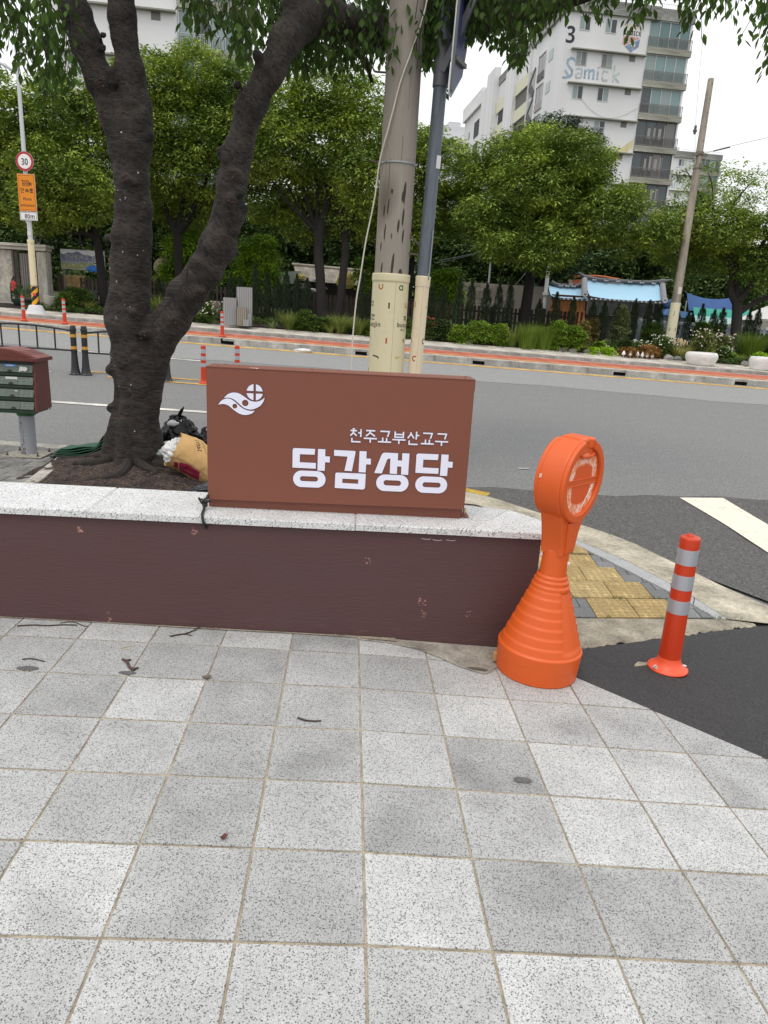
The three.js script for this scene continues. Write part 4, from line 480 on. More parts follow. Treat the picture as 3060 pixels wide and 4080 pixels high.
// ---------------------------------------------------------------- smooth union of tapered limbs, meshed with surface nets
function blob(bones, bumps, lo, hi, cell, k, detail, axisOf) {
  const n = [0, 1, 2].map((i) => Math.ceil((hi[i] - lo[i]) / cell) + 1), [nx, ny, nz] = n, D = new Float32Array(nx * ny * nz), id = (i, j, l) => (i * ny + j) * nz + l;
  const B = bones.map(([a, b, r0, r1]) => { const d = [b[0] - a[0], b[1] - a[1], b[2] - a[2]]; return { a, d, l2: d[0] ** 2 + d[1] ** 2 + d[2] ** 2, r0, r1 }; });
  for (let i = 0; i < nx; i++) for (let j = 0; j < ny; j++) for (let l = 0; l < nz; l++) {
    const x = lo[0] + i * cell, y = lo[1] + j * cell, z = lo[2] + l * cell; let v = 9;
    for (const b of B) { const px = x - b.a[0], py = y - b.a[1], pz = z - b.a[2]; let t = (px * b.d[0] + py * b.d[1] + pz * b.d[2]) / b.l2; t = t < 0 ? 0 : t > 1 ? 1 : t; const dx = px - b.d[0] * t, dy = py - b.d[1] * t, dz = pz - b.d[2] * t, s = Math.sqrt(dx * dx + dy * dy + dz * dz) - (b.r0 + (b.r1 - b.r0) * t); if (s < v + k) { const h = clamp(0.5 + 0.5 * (v - s) / k, 0, 1); v = lerp(v, s, h) - k * h * (1 - h); } }
    if (v < 0.22) { for (const q of bumps) { const s = Math.hypot(x - q[0], y - q[1], z - q[2]) - q[3], kk = q[3] * 0.7; if (s < v + kk) { const h = clamp(0.5 + 0.5 * (v - s) / kk, 0, 1); v = lerp(v, s, h) - kk * h * (1 - h); } } v += detail(x, y, z); }
    D[id(i, j, l)] = v;
  }
  const vi = new Int32Array(nx * ny * nz).fill(-1), pos = [];
  for (let i = 0; i < nx - 1; i++) for (let j = 0; j < ny - 1; j++) for (let l = 0; l < nz - 1; l++) {
    let m = 0; const c = []; for (let q = 0; q < 8; q++) { const d = D[id(i + (q & 1), j + ((q >> 1) & 1), l + (q >> 2))]; c.push(d); if (d < 0) m++; }
    if (m === 0 || m === 8) continue; let sx = 0, sy = 0, sz = 0, cnt = 0;
    for (const [a, b] of [[0, 1], [2, 3], [4, 5], [6, 7], [0, 2], [1, 3], [4, 6], [5, 7], [0, 4], [1, 5], [2, 6], [3, 7]]) if (c[a] < 0 !== c[b] < 0) { const t = c[a] / (c[a] - c[b]); sx += lerp(a & 1, b & 1, t); sy += lerp((a >> 1) & 1, (b >> 1) & 1, t); sz += lerp(a >> 2, b >> 2, t); cnt++; }
    vi[id(i, j, l)] = pos.length / 3; pos.push(lo[0] + (i + sx / cnt) * cell, lo[1] + (j + sy / cnt) * cell, lo[2] + (l + sz / cnt) * cell);
  }
  const idx = [];
  for (let i = 1; i < nx - 1; i++) for (let j = 1; j < ny - 1; j++) for (let l = 1; l < nz - 1; l++) { const s = D[id(i, j, l)] < 0;
    const q = (a, b, c, d, f) => { if (a < 0 || b < 0 || c < 0 || d < 0) return; f ? idx.push(a, b, c, a, c, d) : idx.push(a, c, b, a, d, c); };
    if (s !== D[id(i + 1, j, l)] < 0) q(vi[id(i, j - 1, l - 1)], vi[id(i, j, l - 1)], vi[id(i, j, l)], vi[id(i, j - 1, l)], s);
    if (s !== D[id(i, j + 1, l)] < 0) q(vi[id(i - 1, j, l - 1)], vi[id(i - 1, j, l)], vi[id(i, j, l)], vi[id(i, j, l - 1)], s);
    if (s !== D[id(i, j, l + 1)] < 0) q(vi[id(i - 1, j - 1, l)], vi[id(i, j - 1, l)], vi[id(i, j, l)], vi[id(i - 1, j, l)], s); }
  const uv = []; for (let i = 0; i < pos.length; i += 3) { const [u, v] = axisOf(pos[i], pos[i + 1], pos[i + 2]); uv.push(u, v); }
  const g = new THREE.BufferGeometry(); g.setAttribute('position', new THREE.Float32BufferAttribute(pos, 3)); g.setAttribute('uv', new THREE.Float32BufferAttribute(uv, 2)); g.setIndex(idx); g.computeVertexNormals(); return g;
}
// ---------------------------------------------------------------- leaves
function leafGeo(L, W, fold = 0.25, droop = 0.2) { // pointed oval leaf along -y from its stalk, folded on the midrib
  const rows = [[0, 0], [0.18, 0.62], [0.42, 1], [0.68, 0.72], [0.86, 0.28], [1, 0]], pos = [], uv = [], idx = [];
  rows.forEach(([t, w]) => { const z = droop * L * t * t, y = -L * t; for (const s of [-1, 0, 1]) { pos.push(s * w * W / 2, y, z + Math.abs(s) * w * W * fold); uv.push(s * 0.5 + 0.5, t); } });
  for (let i = 0; i < rows.length - 1; i++) for (let s = 0; s < 2; s++) { const a = i * 3 + s, b = a + 3; idx.push(a, b, a + 1, a + 1, b, b + 1); }
  const g = new THREE.BufferGeometry(); g.setAttribute('position', new THREE.Float32BufferAttribute(pos, 3)); g.setAttribute('uv', new THREE.Float32BufferAttribute(uv, 2)); g.setIndex(idx); g.computeVertexNormals(); return g;
}
const leafMat = (tr = 0.35, o = {}) => new THREE.MeshPhysicalMaterial({ color: lin(1, 1, 1), roughness: 0.7, specularIntensity: 0.3, transmission: tr, thickness: 0, side: THREE.DoubleSide, ...o });
function instanced(name, geo, mat, mats, cols, parent) {
  const im = new THREE.InstancedMesh(geo, mat, mats.length); im.name = parent === scene ? numbered(name) : name; im.castShadow = im.receiveShadow = true; mats.forEach((m, i) => { im.setMatrixAt(i, m); if (cols) im.setColorAt(i, cols[i]); }); parent.add(im); return im;
}
const compose = (() => { const q = new THREE.Quaternion(), e = new THREE.Euler(), p = new THREE.Vector3(), s = new THREE.Vector3(); return (x, y, z, a, b, c, sx, sy = sx, sz = sx, order = 'YXZ') => new THREE.Matrix4().compose(p.set(x, y, z), q.setFromEuler(e.set(a, b, c, order)), s.set(sx, sy, sz)); })();
// ---------------------------------------------------------------- the big tree by the wall
{
  const t = thing('street_tree', 'big dark barked tree with three leaning limbs and hanging leaves, behind the low wall', 'tree');
  const P = (x, y, r, z = -4.75) => [[x, y, z], r];
  const chain = (L) => { const b = []; for (let i = 0; i < L.length - 1; i++) b.push([L[i][0], L[i + 1][0], L[i][1] * 0.9, L[i + 1][1] * 0.9]); return b; };
  const main = [P(-2.33, -0.2, 0.30), P(-2.30, 0.05, 0.26), P(-2.288, 0.29, 0.235), P(-2.255, 0.60, 0.205), P(-2.23, 0.85, 0.21), P(-2.25, 1.1, 0.225), P(-2.31, 1.45, 0.215), P(-2.285, 1.67, 0.195), P(-2.262, 1.96, 0.19), P(-2.224, 2.24, 0.176), P(-2.21, 2.51, 0.170), P(-2.207, 2.78, 0.165), P(-2.215, 3.0, 0.172)];
  const limbL = [P(-2.215, 3.0, 0.17), P(-2.30, 3.18, 0.135), P(-2.372, 3.31, 0.118), P(-2.45, 3.54, 0.122), P(-2.562, 3.84, 0.132), P(-2.631, 4.055, 0.126), P(-2.70, 4.32, 0.12), P(-2.80, 4.8, 0.11, -4.7)];
  const limbM = [P(-2.205, 3.0, 0.17), P(-2.16, 3.22, 0.15), P(-2.155, 3.39, 0.128), P(-2.184, 3.64, 0.128), P(-2.223, 3.90, 0.111), P(-2.236, 4.08, 0.118), P(-2.25, 4.3, 0.115), P(-2.28, 4.8, 0.105, -4.8)];
  const limbR = [P(-2.16, 0.62, 0.12, -4.78), P(-2.10, 1.05, 0.17, -4.75), P(-1.99, 1.32, 0.185), P(-1.87, 1.50, 0.182), P(-1.725, 1.74, 0.176), P(-1.563, 1.96, 0.16), P(-1.412, 2.21, 0.168), P(-1.315, 2.50, 0.15), P(-1.285, 2.76, 0.138), P(-1.225, 3.05, 0.142), P(-1.107, 3.437, 0.136), P(-0.935, 3.73, 0.133, -4.78), P(-0.81, 4.02, 0.14, -4.88), P(-0.675, 4.27, 0.165, -5.08), P(-0.50, 4.40, 0.185, -5.3), P(-0.215, 4.40, 0.155, -5.52), P(0.09, 4.43, 0.15, -5.74), P(0.42, 4.5, 0.135, -5.95)];
  const up = [P(-0.70, 4.25, 0.15, -5.05), P(-0.74, 4.55, 0.13, -5.05), P(-0.72, 4.85, 0.12, -5.05)];
  const bones = [...chain(main), ...chain(limbL), ...chain(limbM), ...chain(limbR), ...chain(up)];
  for (let i = 0; i < 9; i++) { const a = i / 9 * 6.283 + 0.35, c = Math.cos(a), s = Math.sin(a) * 0.85; bones.push([[-2.29 + c * 0.12, 0.42, -4.75 + s * 0.12], [-2.30 + c * 0.30, -0.02, -4.75 + s * 0.30], 0.085, 0.075]); bones.push([[-2.30 + c * 0.30, -0.02, -4.75 + s * 0.30], [-2.30 + c * (0.46 + 0.07 * (i % 3)), -0.09, -4.75 + s * 0.46], 0.07, 0.03]); }
  const kn = [[-2.20, 2.72, -4.585, 0.05], [-2.13, 2.70, -4.60, 0.03], [-2.40, 3.50, -4.64, 0.045], [-2.09, 3.25, -4.66, 0.055], [-2.06, 3.32, -4.68, 0.035], [-2.03, 3.12, -4.69, 0.05], [-2.385, 2.98, -4.78, 0.05], [-1.36, 3.02, -4.70, 0.06], [-1.32, 2.96, -4.64, 0.05], [-1.235, 2.82, -4.62, 0.055], [-1.19, 2.68, -4.65, 0.05], [-1.27, 2.60, -4.60, 0.05], [-1.16, 2.55, -4.72, 0.05], [-1.24, 2.35, -4.69, 0.055], [-1.36, 2.27, -4.60, 0.045], [-1.48, 2.18, -4.60, 0.045], [-1.60, 2.03, -4.62, 0.06], [-1.68, 1.93, -4.64, 0.055], [-1.45, 1.98, -4.65, 0.05], [-1.43, 1.93, -4.68, 0.04], [-1.56, 1.78, -4.62, 0.055], [-1.62, 1.74, -4.60, 0.045], [-1.80, 1.78, -4.64, 0.07], [-1.86, 1.66, -4.66, 0.055], [-1.82, 1.50, -4.59, 0.055], [-2.20, 1.55, -4.56, 0.045], [-2.10, 1.34, -4.57, 0.05], [-2.50, 0.60, -4.74, 0.05], [-2.465, 0.98, -4.7, 0.05], [-2.50, 0.27, -4.70, 0.05], [-2.08, 0.16, -4.58, 0.06], [-2.395, 3.90, -4.70, 0.04], [-2.40, 3.80, -4.68, 0.045], [-2.46, 2.22, -4.8, 0.04], [-1.22, 3.88 - 0.3, -4.66, 0.05], [-1.03, 3.82, -4.66, 0.045]];
  const det = (x, y, z) => { const a = Math.atan2(x + 2.26, z + 4.75), low = 1 - sstep(0.5, 1.6, y); return 0.020 * low * Math.sin(a * 7 + y * 1.6 + 1.5 * N3(x * 2, y * 0.8, z * 2)) + 0.024 * N3(x * 6, y * 3.4, z * 6) + 0.010 * N3(x * 15, y * 15, z * 15) + 0.003 * N3(x * 24, y * 36, z * 24); };
  const axis = (x, y, z) => { // bark wraps the limb it lies on
    const L = y > 0.95 && x > -2.02 + Math.min(0.35, Math.max(0, y - 1.45) * 0.8) ? limbR : y > 3.05 ? (x < -2.33 - (y - 3.4) * 0.2 ? limbL : limbM) : main; let bd = 9, best = [0, 0], acc = 0;
    for (let i = 0; i < L.length - 1; i++) { const a = L[i][0], b = L[i + 1][0], d = [b[0] - a[0], b[1] - a[1], b[2] - a[2]], l = Math.hypot(...d); let u = clamp(((x - a[0]) * d[0] + (y - a[1]) * d[1] + (z - a[2]) * d[2]) / (l * l), 0, 1); const q = Math.hypot(x - a[0] - d[0] * u, y - a[1] - d[1] * u, z - a[2] - d[2] * u); if (q < bd) { bd = q; const cx = a[0] + d[0] * u, cy = a[1] + d[1] * u, cz = a[2] + d[2] * u, side = (x - cx) * d[1] / l - (y - cy) * d[0] / l; best = [Math.atan2(side, z - cz) * 0.2, L === limbR ? acc + u * l : y]; } acc += l; } return [best[0] / 0.9, best[1] / 0.9]; };
  mesh('trunk', blob(bones, kn, [-3.0, -0.22, -5.45], [-0.9, 4.95, -4.25], 0.021, 0.09, det, axis), M.bark, t);
  mesh('limb', blob(chain(limbR.slice(10)).concat(chain(up)), kn.slice(-2), [-1.16, 3.3, -6.15], [0.6, 4.95, -4.55], 0.021, 0.09, det, axis), M.bark, t);
  const sc = std(0.07, 0.028, 0.018, 0.6), gum = []; const gr = rng(2); for (const q of kn.filter((_, i) => [0, 2, 9, 11, 16, 18, 20, 21, 24, 26].includes(i))) for (let k = 0; k < 7; k++) gum.push(new THREE.IcosahedronGeometry(0.004 + gr() * 0.006, 1).translate(q[0] + (gr() - 0.5) * q[3] * 1.4, q[1] + (gr() - 0.5) * q[3] * 1.4, q[2] + q[3] * (0.82 + gr() * 0.25)));
  mesh('gum', gum, sc, t);
  const lich = []; for (let k = 0; k < 30; k++) { const y = 0.1 + gr() * 3, a = (gr() - 0.5) * 2, mi = main.findIndex((m) => m[0][1] > y), m = main[Math.max(1, mi)]; lich.push(new THREE.CircleGeometry(0.004 + gr() * 0.005, 6).rotateY(a).translate(m[0][0] + Math.sin(a) * (m[1] + 0.018), y, -4.75 + Math.cos(a) * (m[1] + 0.018))); } mesh('lichen', lich, std(0.40, 0.39, 0.36, 0.9, { side: THREE.DoubleSide }), t).userData.kind = 'stuff';
  // boughs past the top of the picture and the hanging sprays
  const boughs = [[[-2.80, 4.8, -4.7], [-3.1, 5.5, -4.4], [-3.6, 6.0, -4.3], [-4.4, 6.3, -4.6]], [[-2.9, 5.0, -4.65], [-2.9, 5.9, -5.2], [-3.0, 6.4, -6.0]], [[-2.28, 4.8, -4.8], [-2.2, 5.6, -4.6], [-1.8, 6.4, -4.2]], [[0.42, 4.5, -5.95], [1.0, 4.72, -6.25], [1.7, 4.95, -6.4], [2.6, 5.2, -6.2], [3.8, 5.5, -5.7]], [[1.0, 4.72, -6.25], [1.4, 5.2, -7.0], [2.0, 5.6, -7.6]], [[-0.72, 4.85, -5.05], [-0.5, 5.6, -4.6], [0.2, 6.2, -4.2]], [[1.7, 4.95, -6.4], [2.1, 5.2, -5.4], [2.7, 5.2, -4.6], [3.4, 5.1, -4.2]], [[-0.35, 4.45, -5.4], [-0.2, 4.36, -6.0], [-0.05, 4.30, -6.3], [0.02, 4.16, -6.4]], [[-3.1, 5.5, -4.4], [-3.2, 4.9, -5.0], [-3.3, 4.45, -5.3]]];
  mesh('bough', boughs.map((b, i) => taper(b, b.map((_, k) => (i === 3 ? 0.135 : i === 7 ? 0.06 : 0.10) * (1 - 0.22 * k)), 9, 6)), M.bark, t);
  const r = rng(99), mats = [], cols = [], twigs = [], prof = (L, x) => { for (let i = 0; i < L.length - 1; i++) if (x >= L[i][0] && x <= L[i + 1][0]) return lerp(L[i][1], L[i + 1][1], (x - L[i][0]) / (L[i + 1][0] - L[i][0])); return null; };
  const e = camera.position;
  // where leaves hang: for each part of the crown the lower limit of its sprays (x, y) at a depth, how many, how far they vary
  const zones = [[-5.2, [[-3.7, 3.72], [-3.53, 3.70], [-3.42, 3.52], [-3.29, 3.56], [-3.13, 3.40], [-2.9, 3.49], [-2.86, 3.50]], 56, 0.75, 0.9], [-5.2, [[-1.95, 4.3], [-1.87, 4.16], [-1.61, 4.07], [-1.4, 4.0], [-1.26, 3.76], [-1.09, 4.05], [-0.98, 4.25]], 44, 0.5, 0.8], [-6.4, [[-1.15, 4.25], [-0.93, 4.10], [-0.72, 4.10], [-0.52, 4.22], [-0.31, 4.16], [-0.11, 4.20], [0.07, 4.26], [0.25, 4.2], [0.55, 4.16], [0.68, 4.26], [0.80, 4.5]], 250, 0.6, 0.55], [-6.4, [[0.55, 4.30], [0.68, 4.28], [0.94, 4.56], [1.23, 4.55], [1.44, 4.5], [1.62, 4.34], [1.72, 4.36], [1.80, 4.62], [2.0, 4.85]], 230, 0.6, 0.6], [-5.2, [[1.64, 4.56], [1.82, 4.41], [2.01, 4.5], [2.21, 4.4], [2.46, 4.26], [2.57, 4.46], [2.74, 4.55], [2.91, 4.61], [3.1, 4.3], [3.22, 4.15], [3.25, 4.45], [3.38, 4.52], [3.57, 4.29], [3.7, 4.38], [3.95, 4.07], [4.2, 4.1]], 84, 0.55, 0.7]];
  for (const [z0, L, n, vary, len] of zones) for (let i = 0; i < n; i++) {
    const xa = lerp(L[0][0], L[L.length - 1][0], r()), lim = prof(L, xa), k = 1 + (r() - 0.5) * 0.30; // nearer or farther along the line of sight of the eye
    const drop = Math.pow(r(), 1.6) * vary, X = e.x + (xa - e.x) * k, Z = e.z + (z0 - e.z) * k, Yb = e.y + (lim + drop - e.y) * k + 0.06, Lh = len * (0.5 + 0.7 * r()), sway = (r() - 0.5) * 0.34;
    const top = [X + sway, Yb + Lh, Z + (r() - 0.5) * 0.5], bot = [X, Yb, Z], mid = [lerp(X, X + sway, 0.6) + (r() - 0.5) * 0.1, Yb + Lh * 0.5, Z + (r() - 0.5) * 0.1], c = new THREE.CatmullRomCurve3([V(...top), V(...mid), V(...bot)]);
    twigs.push(new THREE.TubeGeometry(c, 6, 0.0035, 4)); const m = Math.round(Lh / 0.042);
    for (let q = 0; q < m; q++) { const p = c.getPoint(0.12 + 0.88 * (q + r() * 0.5) / m), a = q * 2.4 + r(), s = 0.72 + r() * 0.5, out = 0.02 + r() * 0.05; mats.push(compose(p.x + Math.cos(a) * out, p.y - r() * 0.02, p.z + Math.sin(a) * out, (r() - 0.5) * 0.7 - 0.25, -a + Math.PI / 2, (r() - 0.5) * 0.7, s)); const g = 0.75 + r() * 0.6; cols.push(lin(0.062 * g, 0.118 * g * (0.9 + r() * 0.2), 0.018 * g)); }
  }
  // crown above the frame: looser leaf clusters so the limbs below stand in shade
  for (let i = 0; i < 5200; i++) { const b = boughs[Math.floor(r() * 7)], k = Math.floor(r() * (b.length - 1)), u = r(), q = [0, 1, 2].map((c) => lerp(b[k][c], b[k + 1][c], u)), s = 1.0 + r() * 0.5; const y = q[1] + 0.5 + (r() - 0.2) * 1.1; mats.push(compose(q[0] + (r() - 0.5) * 1.6, y, q[2] + (r() - 0.5) * 1.6, (r() - 0.5) * 1.6, r() * 6.28, (r() - 0.5) * 1.2, s)); const g = 0.7 + r() * 0.6; cols.push(lin(0.055 * g, 0.10 * g, 0.018 * g)); }
  // the little sprig hanging alone to the right of the grey post
  { const p0 = V(0.74, 4.42, -6.2), p1 = V(0.80, 4.06, -6.2); twigs.push(new THREE.TubeGeometry(new THREE.CatmullRomCurve3([p0, V(0.83, 4.25, -6.2), p1]), 8, 0.0022, 4)); for (let i = 0; i < 6; i++) { mats.push(compose(p1.x + (i - 2.5) * 0.018, p1.y + (i % 2) * 0.03, p1.z, -0.1, 0.3, (i - 2.5) * 0.30, 0.9 + 0.2 * r())); cols.push(lin(0.04, 0.08, 0.02)); } }
  mesh('twig', twigs, M.barkFar, t);
  tag(instanced('foliage', leafGeo(0.098, 0.050), leafMat(0.45), mats, cols, t), null, null, null, 'stuff');
}
// ---------------------------------------------------------------- concrete utility pole and grey steel sign post
{
  const poleTex = ctex(512, 2048, (g, W, H) => { g.fillStyle = '#b5ada2'; g.fillRect(0, 0, W, H); const r = rng(51); for (let i = 0; i < 5000; i++) { const a = r(); g.fillStyle = a < 0.5 ? `rgba(90,80,70,${r() * 0.08})` : `rgba(225,220,210,${r() * 0.09})`; g.fillRect(r() * W, r() * H, 1 + r() * 5, 8 + r() * 120); } for (let i = 0; i < 26; i++) { g.fillStyle = `rgba(60,52,46,${0.2 + r() * 0.3})`; const x = r() * W, y = r() * H * 0.8; g.fillRect(x, y, 2 + r() * 4, 10 + r() * 60); }
    // v: 0 at the top (9 m) .. H at the ground; u: front of the pole at W/2
    const at = (a, y) => [W / 2 + a / Math.PI * W / 2, H * (1 - y / 9)]; // angle to the right of the front, height
    for (const [a, y] of [[-0.9, 2.85], [-0.55, 2.95]]) { const p = at(a, y); const gr = g.createRadialGradient(p[0], p[1], 2, p[0], p[1], 60); gr.addColorStop(0, 'rgba(70,60,52,.35)'); gr.addColorStop(1, 'rgba(70,60,52,0)'); g.fillStyle = gr; g.fillRect(p[0] - 60, p[1] - 60, 120, 120); }
    g.fillStyle = 'rgba(74,64,57,.95)'; for (const [a, y, w, h] of [[0.42, 2.98, 17, 46], [0.30, 2.94, 9, 22], [0.42, 2.75, 13, 38], [0.16, 2.66, 13, 28], [0.48, 2.57, 12, 30], [-0.62, 2.60, 10, 34], [-0.75, 2.80, 12, 26], [-0.5, 2.84, 9, 34], [-0.05, 2.28, 14, 54], [-0.70, 2.24, 11, 30], [0.46, 2.20, 26, 22], [-0.85, 2.46, 9, 20], [-0.32, 2.98, 14, 10], [-0.2, 2.56, 6, 12]]) { const p = at(a, y); g.beginPath(); g.ellipse(p[0], p[1], w * 0.42, h * 0.5, 0.15, 0, 7); g.fill(); g.beginPath(); g.moveTo(p[0] - w * 0.3, p[1]); g.lineTo(p[0] + w * 0.1, p[1] + h * 0.75); g.lineTo(p[0] + w * 0.35, p[1]); g.fill(); } });
  const sheath = (W, H, draw) => ctex(W, H, (g) => { g.fillStyle = '#ffffff'; g.fillRect(0, 0, W, H); const r = rng(7); for (let i = 0; i < 300; i++) { g.fillStyle = `rgba(120,105,70,${r() * 0.05})`; g.fillRect(r() * W, r() * H, 2 + r() * 30, 2 + r() * 60); } draw(g, (a, y) => [W / 2 + a / Math.PI * W / 2, H * (1 - y / 2.1)]); });
  const put = (g, p, s, size, col, rot = 0, fam = 'bold') => { g.save(); g.translate(p[0], p[1]); g.rotate(rot); g.fillStyle = col; g.font = `${fam} ${size}px sans-serif`; g.textAlign = 'center'; g.textBaseline = 'middle'; g.fillText(s, 0, 0); g.restore(); };
  const arc = (g, p, r, a0, a1, col, lw) => { g.strokeStyle = col; g.lineWidth = lw; g.beginPath(); g.arc(p[0], p[1], r, a0, a1); g.stroke(); };
  const sA = sheath(1024, 1792, (g, at) => { const U = (p, col) => { g.strokeStyle = col; g.lineWidth = 11; g.beginPath(); g.moveTo(p[0] - 18, p[1] - 24); g.lineTo(p[0] - 18, p[1]); g.arc(p[0], p[1], 18, Math.PI, 0, true); g.lineTo(p[0] + 18, p[1] - 24); g.stroke(); }, A = (p, col) => { arc(g, p, 18, 0, 6.3, col, 11); g.fillStyle = col; g.fillRect(p[0] + 13, p[1] - 23, 11, 47); }, I = (p, col) => { g.fillStyle = col; g.fillRect(p[0] - 7, p[1] - 25, 14, 50); };
    U(at(-0.63, 2.04), '#c87a1e'); A(at(0.53, 2.042), '#4d7a28'); A(at(-1.29, 1.874), '#4d7a28'); I(at(-0.10, 1.859), '#5c2c20'); U(at(1.05, 1.87), '#d08040'); I(at(-0.14, 1.504), '#c8452a'); I(at(-1.38, 1.18), '#b83a30');
    inkHangul(g, '고한', ...at(-1.55, 1.768), 50, 8, 1.0, '#33333a'); inkHangul(g, '깨', ...at(0.84, 1.768), 48, 7, 1, '#33333a'); inkHangul(g, '부산진', ...at(0.66, 1.637), 25, 3.2, 1.1, '#44444a');
    put(g, at(-1.22, 1.665), 'busanjin', 56, '#20283c'); arc(g, at(-1.01, 1.665), 24, 0.5, 2.6, '#d0622a', 5); put(g, at(1.10, 1.67), 'busanjin', 54, '#20283c');
    put(g, at(-1.36, 1.516), '/', 62, '#3a2c22', 0.1); put(g, at(1.02, 1.517), 'n', 58, '#3c3c2c'); g.strokeStyle = '#1c1a16'; g.lineWidth = 12; g.beginPath(); let p = at(-0.93, 1.345); g.moveTo(p[0], p[1]); p = at(-0.68, 1.338); g.lineTo(p[0], p[1]); p = at(-0.57, 1.33); g.quadraticCurveTo(p[0], p[1] - 6, p[0] + 6, p[1] + 12); g.stroke(); put(g, at(0.57, 1.335), 'S', 60, '#d8cc20', 1.5); for (const a of [0.20]) { g.fillStyle = 'rgba(110,95,60,.5)'; const q = at(a, 2.1); g.fillRect(q[0], 0, 3, 1792); } });
  const sB = sheath(512, 1792, (g, at) => { const C = (p, col, rot) => { g.save(); g.translate(p[0], p[1]); g.scale(1, 0.9); arc(g, [0, 0], 23, 0.9 + rot, 5.3 + rot, col, 12); g.restore(); }; g.strokeStyle = '#d08040'; g.lineWidth = 14; let p = at(-1.25, 1.89); g.beginPath(); g.moveTo(p[0] + 20, p[1] - 28); g.lineTo(p[0] + 18, p[1] + 8); g.lineTo(p[0], p[1] + 24); g.stroke(); put(g, at(0.92, 1.88), 's', 54, '#d8b820', 0.3); C(at(-1.5, 1.525), '#b84838', 3.14); C(at(0.95, 1.525), '#4c5638', 0); C(at(-0.34, 1.343), '#b04036', 0.25); g.fillStyle = 'rgba(110,95,60,.5)'; g.fillRect(at(0.05, 2)[0], 0, 3, 1792); });
  const seamBack = (g) => g.rotateY(Math.PI); // texture middle faces +z
  const t = thing('utility_pole', 'thick concrete pole with cream lettered sleeve and thin white cable behind the sign', 'pole', [0.280, -0.13, -5.3], 0.03); t.rotation.z = -0.0075;
  const col = (r0, r1, y0, y1, s = 40) => { const g = new THREE.CylinderGeometry(r1, r0, y1 - y0, s, 1, true); return seamBack(g).translate(0, (y0 + y1) / 2, 0); };
  { const g = col(0.184, 0.165, 0, 9); mesh('shaft', g, std(0.66, 0.65, 0.64, 0.88, { map: poleTex, bumpMap: rep(T.bump, 3, 12), bumpScale: 0.0015 }), t); }
  mesh('sleeve', col(0.1935, 0.1935, 0.0, 2.12), std(0.66, 0.60, 0.40, 0.5, { map: sA }), t); mesh('sleeve_rim', [lathe([[0.194, 2.118], [0.2005, 2.12], [0.2015, 2.135], [0.2015, 2.185], [0.1995, 2.198], [0.18, 2.20]], 40)], std(0.66, 0.60, 0.40, 0.5), t);
  mesh('steel_band', lathe([[0.181, 3.245], [0.186, 3.246], [0.186, 3.262], [0.181, 3.263]], 40), M.steel, t);
  for (const g of [tube([[-0.17, 3.27, 0], [-0.27, 3.275, 0.0], [-0.275, 3.285, 0]], 0.009, 6), tube([[-0.165, 4.075, 0.0], [-0.29, 4.08, 0.0], [-0.292, 4.095, 0]], 0.010, 6)]) mesh('step_bolt', g, std(0.12, 0.10, 0.085, 0.6, { metalness: 0.5 }), t);
  mesh('cable', tube([[0.19, 4.86, 0.11], [0.16, 4.6, 0.125], [0.06, 4.25, 0.185], [-0.04, 3.95, 0.19], [-0.09, 3.72, 0.18], [-0.14, 3.5, 0.16], [-0.19, 3.28, 0.11], [-0.225, 2.9, 0.08], [-0.29, 2.5, 0.08], [-0.33, 2.15, 0.1], [-0.36, 1.9, 0.1], [-0.38, 1.2, 0.1], [-0.3, 0.0, 0.05]], 0.0085, 6, 80), std(0.62, 0.58, 0.50, 0.7), t);
  const p = thing('sign_post', 'grey steel post with cream sleeve and blue sign, right beside the concrete pole', 'sign post', [0.575, -0.14, -5.25], 0); p.rotation.z = -0.026;
  mesh('post', [cyl(0.068, 0.066, 9, 0, 0, 0, 28)], std(0.20, 0.225, 0.255, 0.55, { metalness: 0.25, map: ctex(256, 1024, (g, W, H) => { g.fillStyle = '#cfd2d6'; g.fillRect(0, 0, W, H); const r = rng(3); for (let i = 0; i < 900; i++) { g.fillStyle = r() < 0.5 ? `rgba(245,248,252,${r() * 0.30})` : `rgba(120,130,140,${r() * 0.22})`; g.beginPath(); g.ellipse(r() * W, r() * H, 2 + r() * 12, 3 + r() * 14, r() * 3, 0, 7); g.fill(); } }) }), p);
  mesh('sleeve', seamBack(new THREE.CylinderGeometry(0.073, 0.073, 2.12, 28, 1, true)).translate(0, 1.06, 0), std(0.70, 0.60, 0.43, 0.5, { map: sB }), p); mesh('sleeve_rim', lathe([[0.0735, 2.10], [0.078, 2.10], [0.079, 2.19], [0.077, 2.205], [0.066, 2.206]], 28), std(0.70, 0.60, 0.43, 0.5), p);
  mesh('conduit', tube([[0.045, 2.24, 0.055], [0.05, 2.16, 0.06], [0.055, 2.6, 0.06], [0.055, 2.66, 0.055]], 0.008, 6), M.zinc, p); mesh('sticker', [box(0.045, 0.12, 0.003, 0.03, 3.30, 0.066).rotateY(0.25)], std(0.66, 0.66, 0.66, 0.7), p);
  mesh('strut', [bar([-0.22, 2.63, 0.02], [-0.06, 2.50, 0], 0.018), bar([-0.25, 2.42, 0.02], [-0.06, 2.415, 0], 0.018)], std(0.10, 0.085, 0.07, 0.6, { metalness: 0.4 }), p);
  const sg = new THREE.Group(); sg.name = 'blue_sign'; sg.position.set(0.13, 4.42, 0.13); sg.rotation.y = 1.28; p.add(sg);
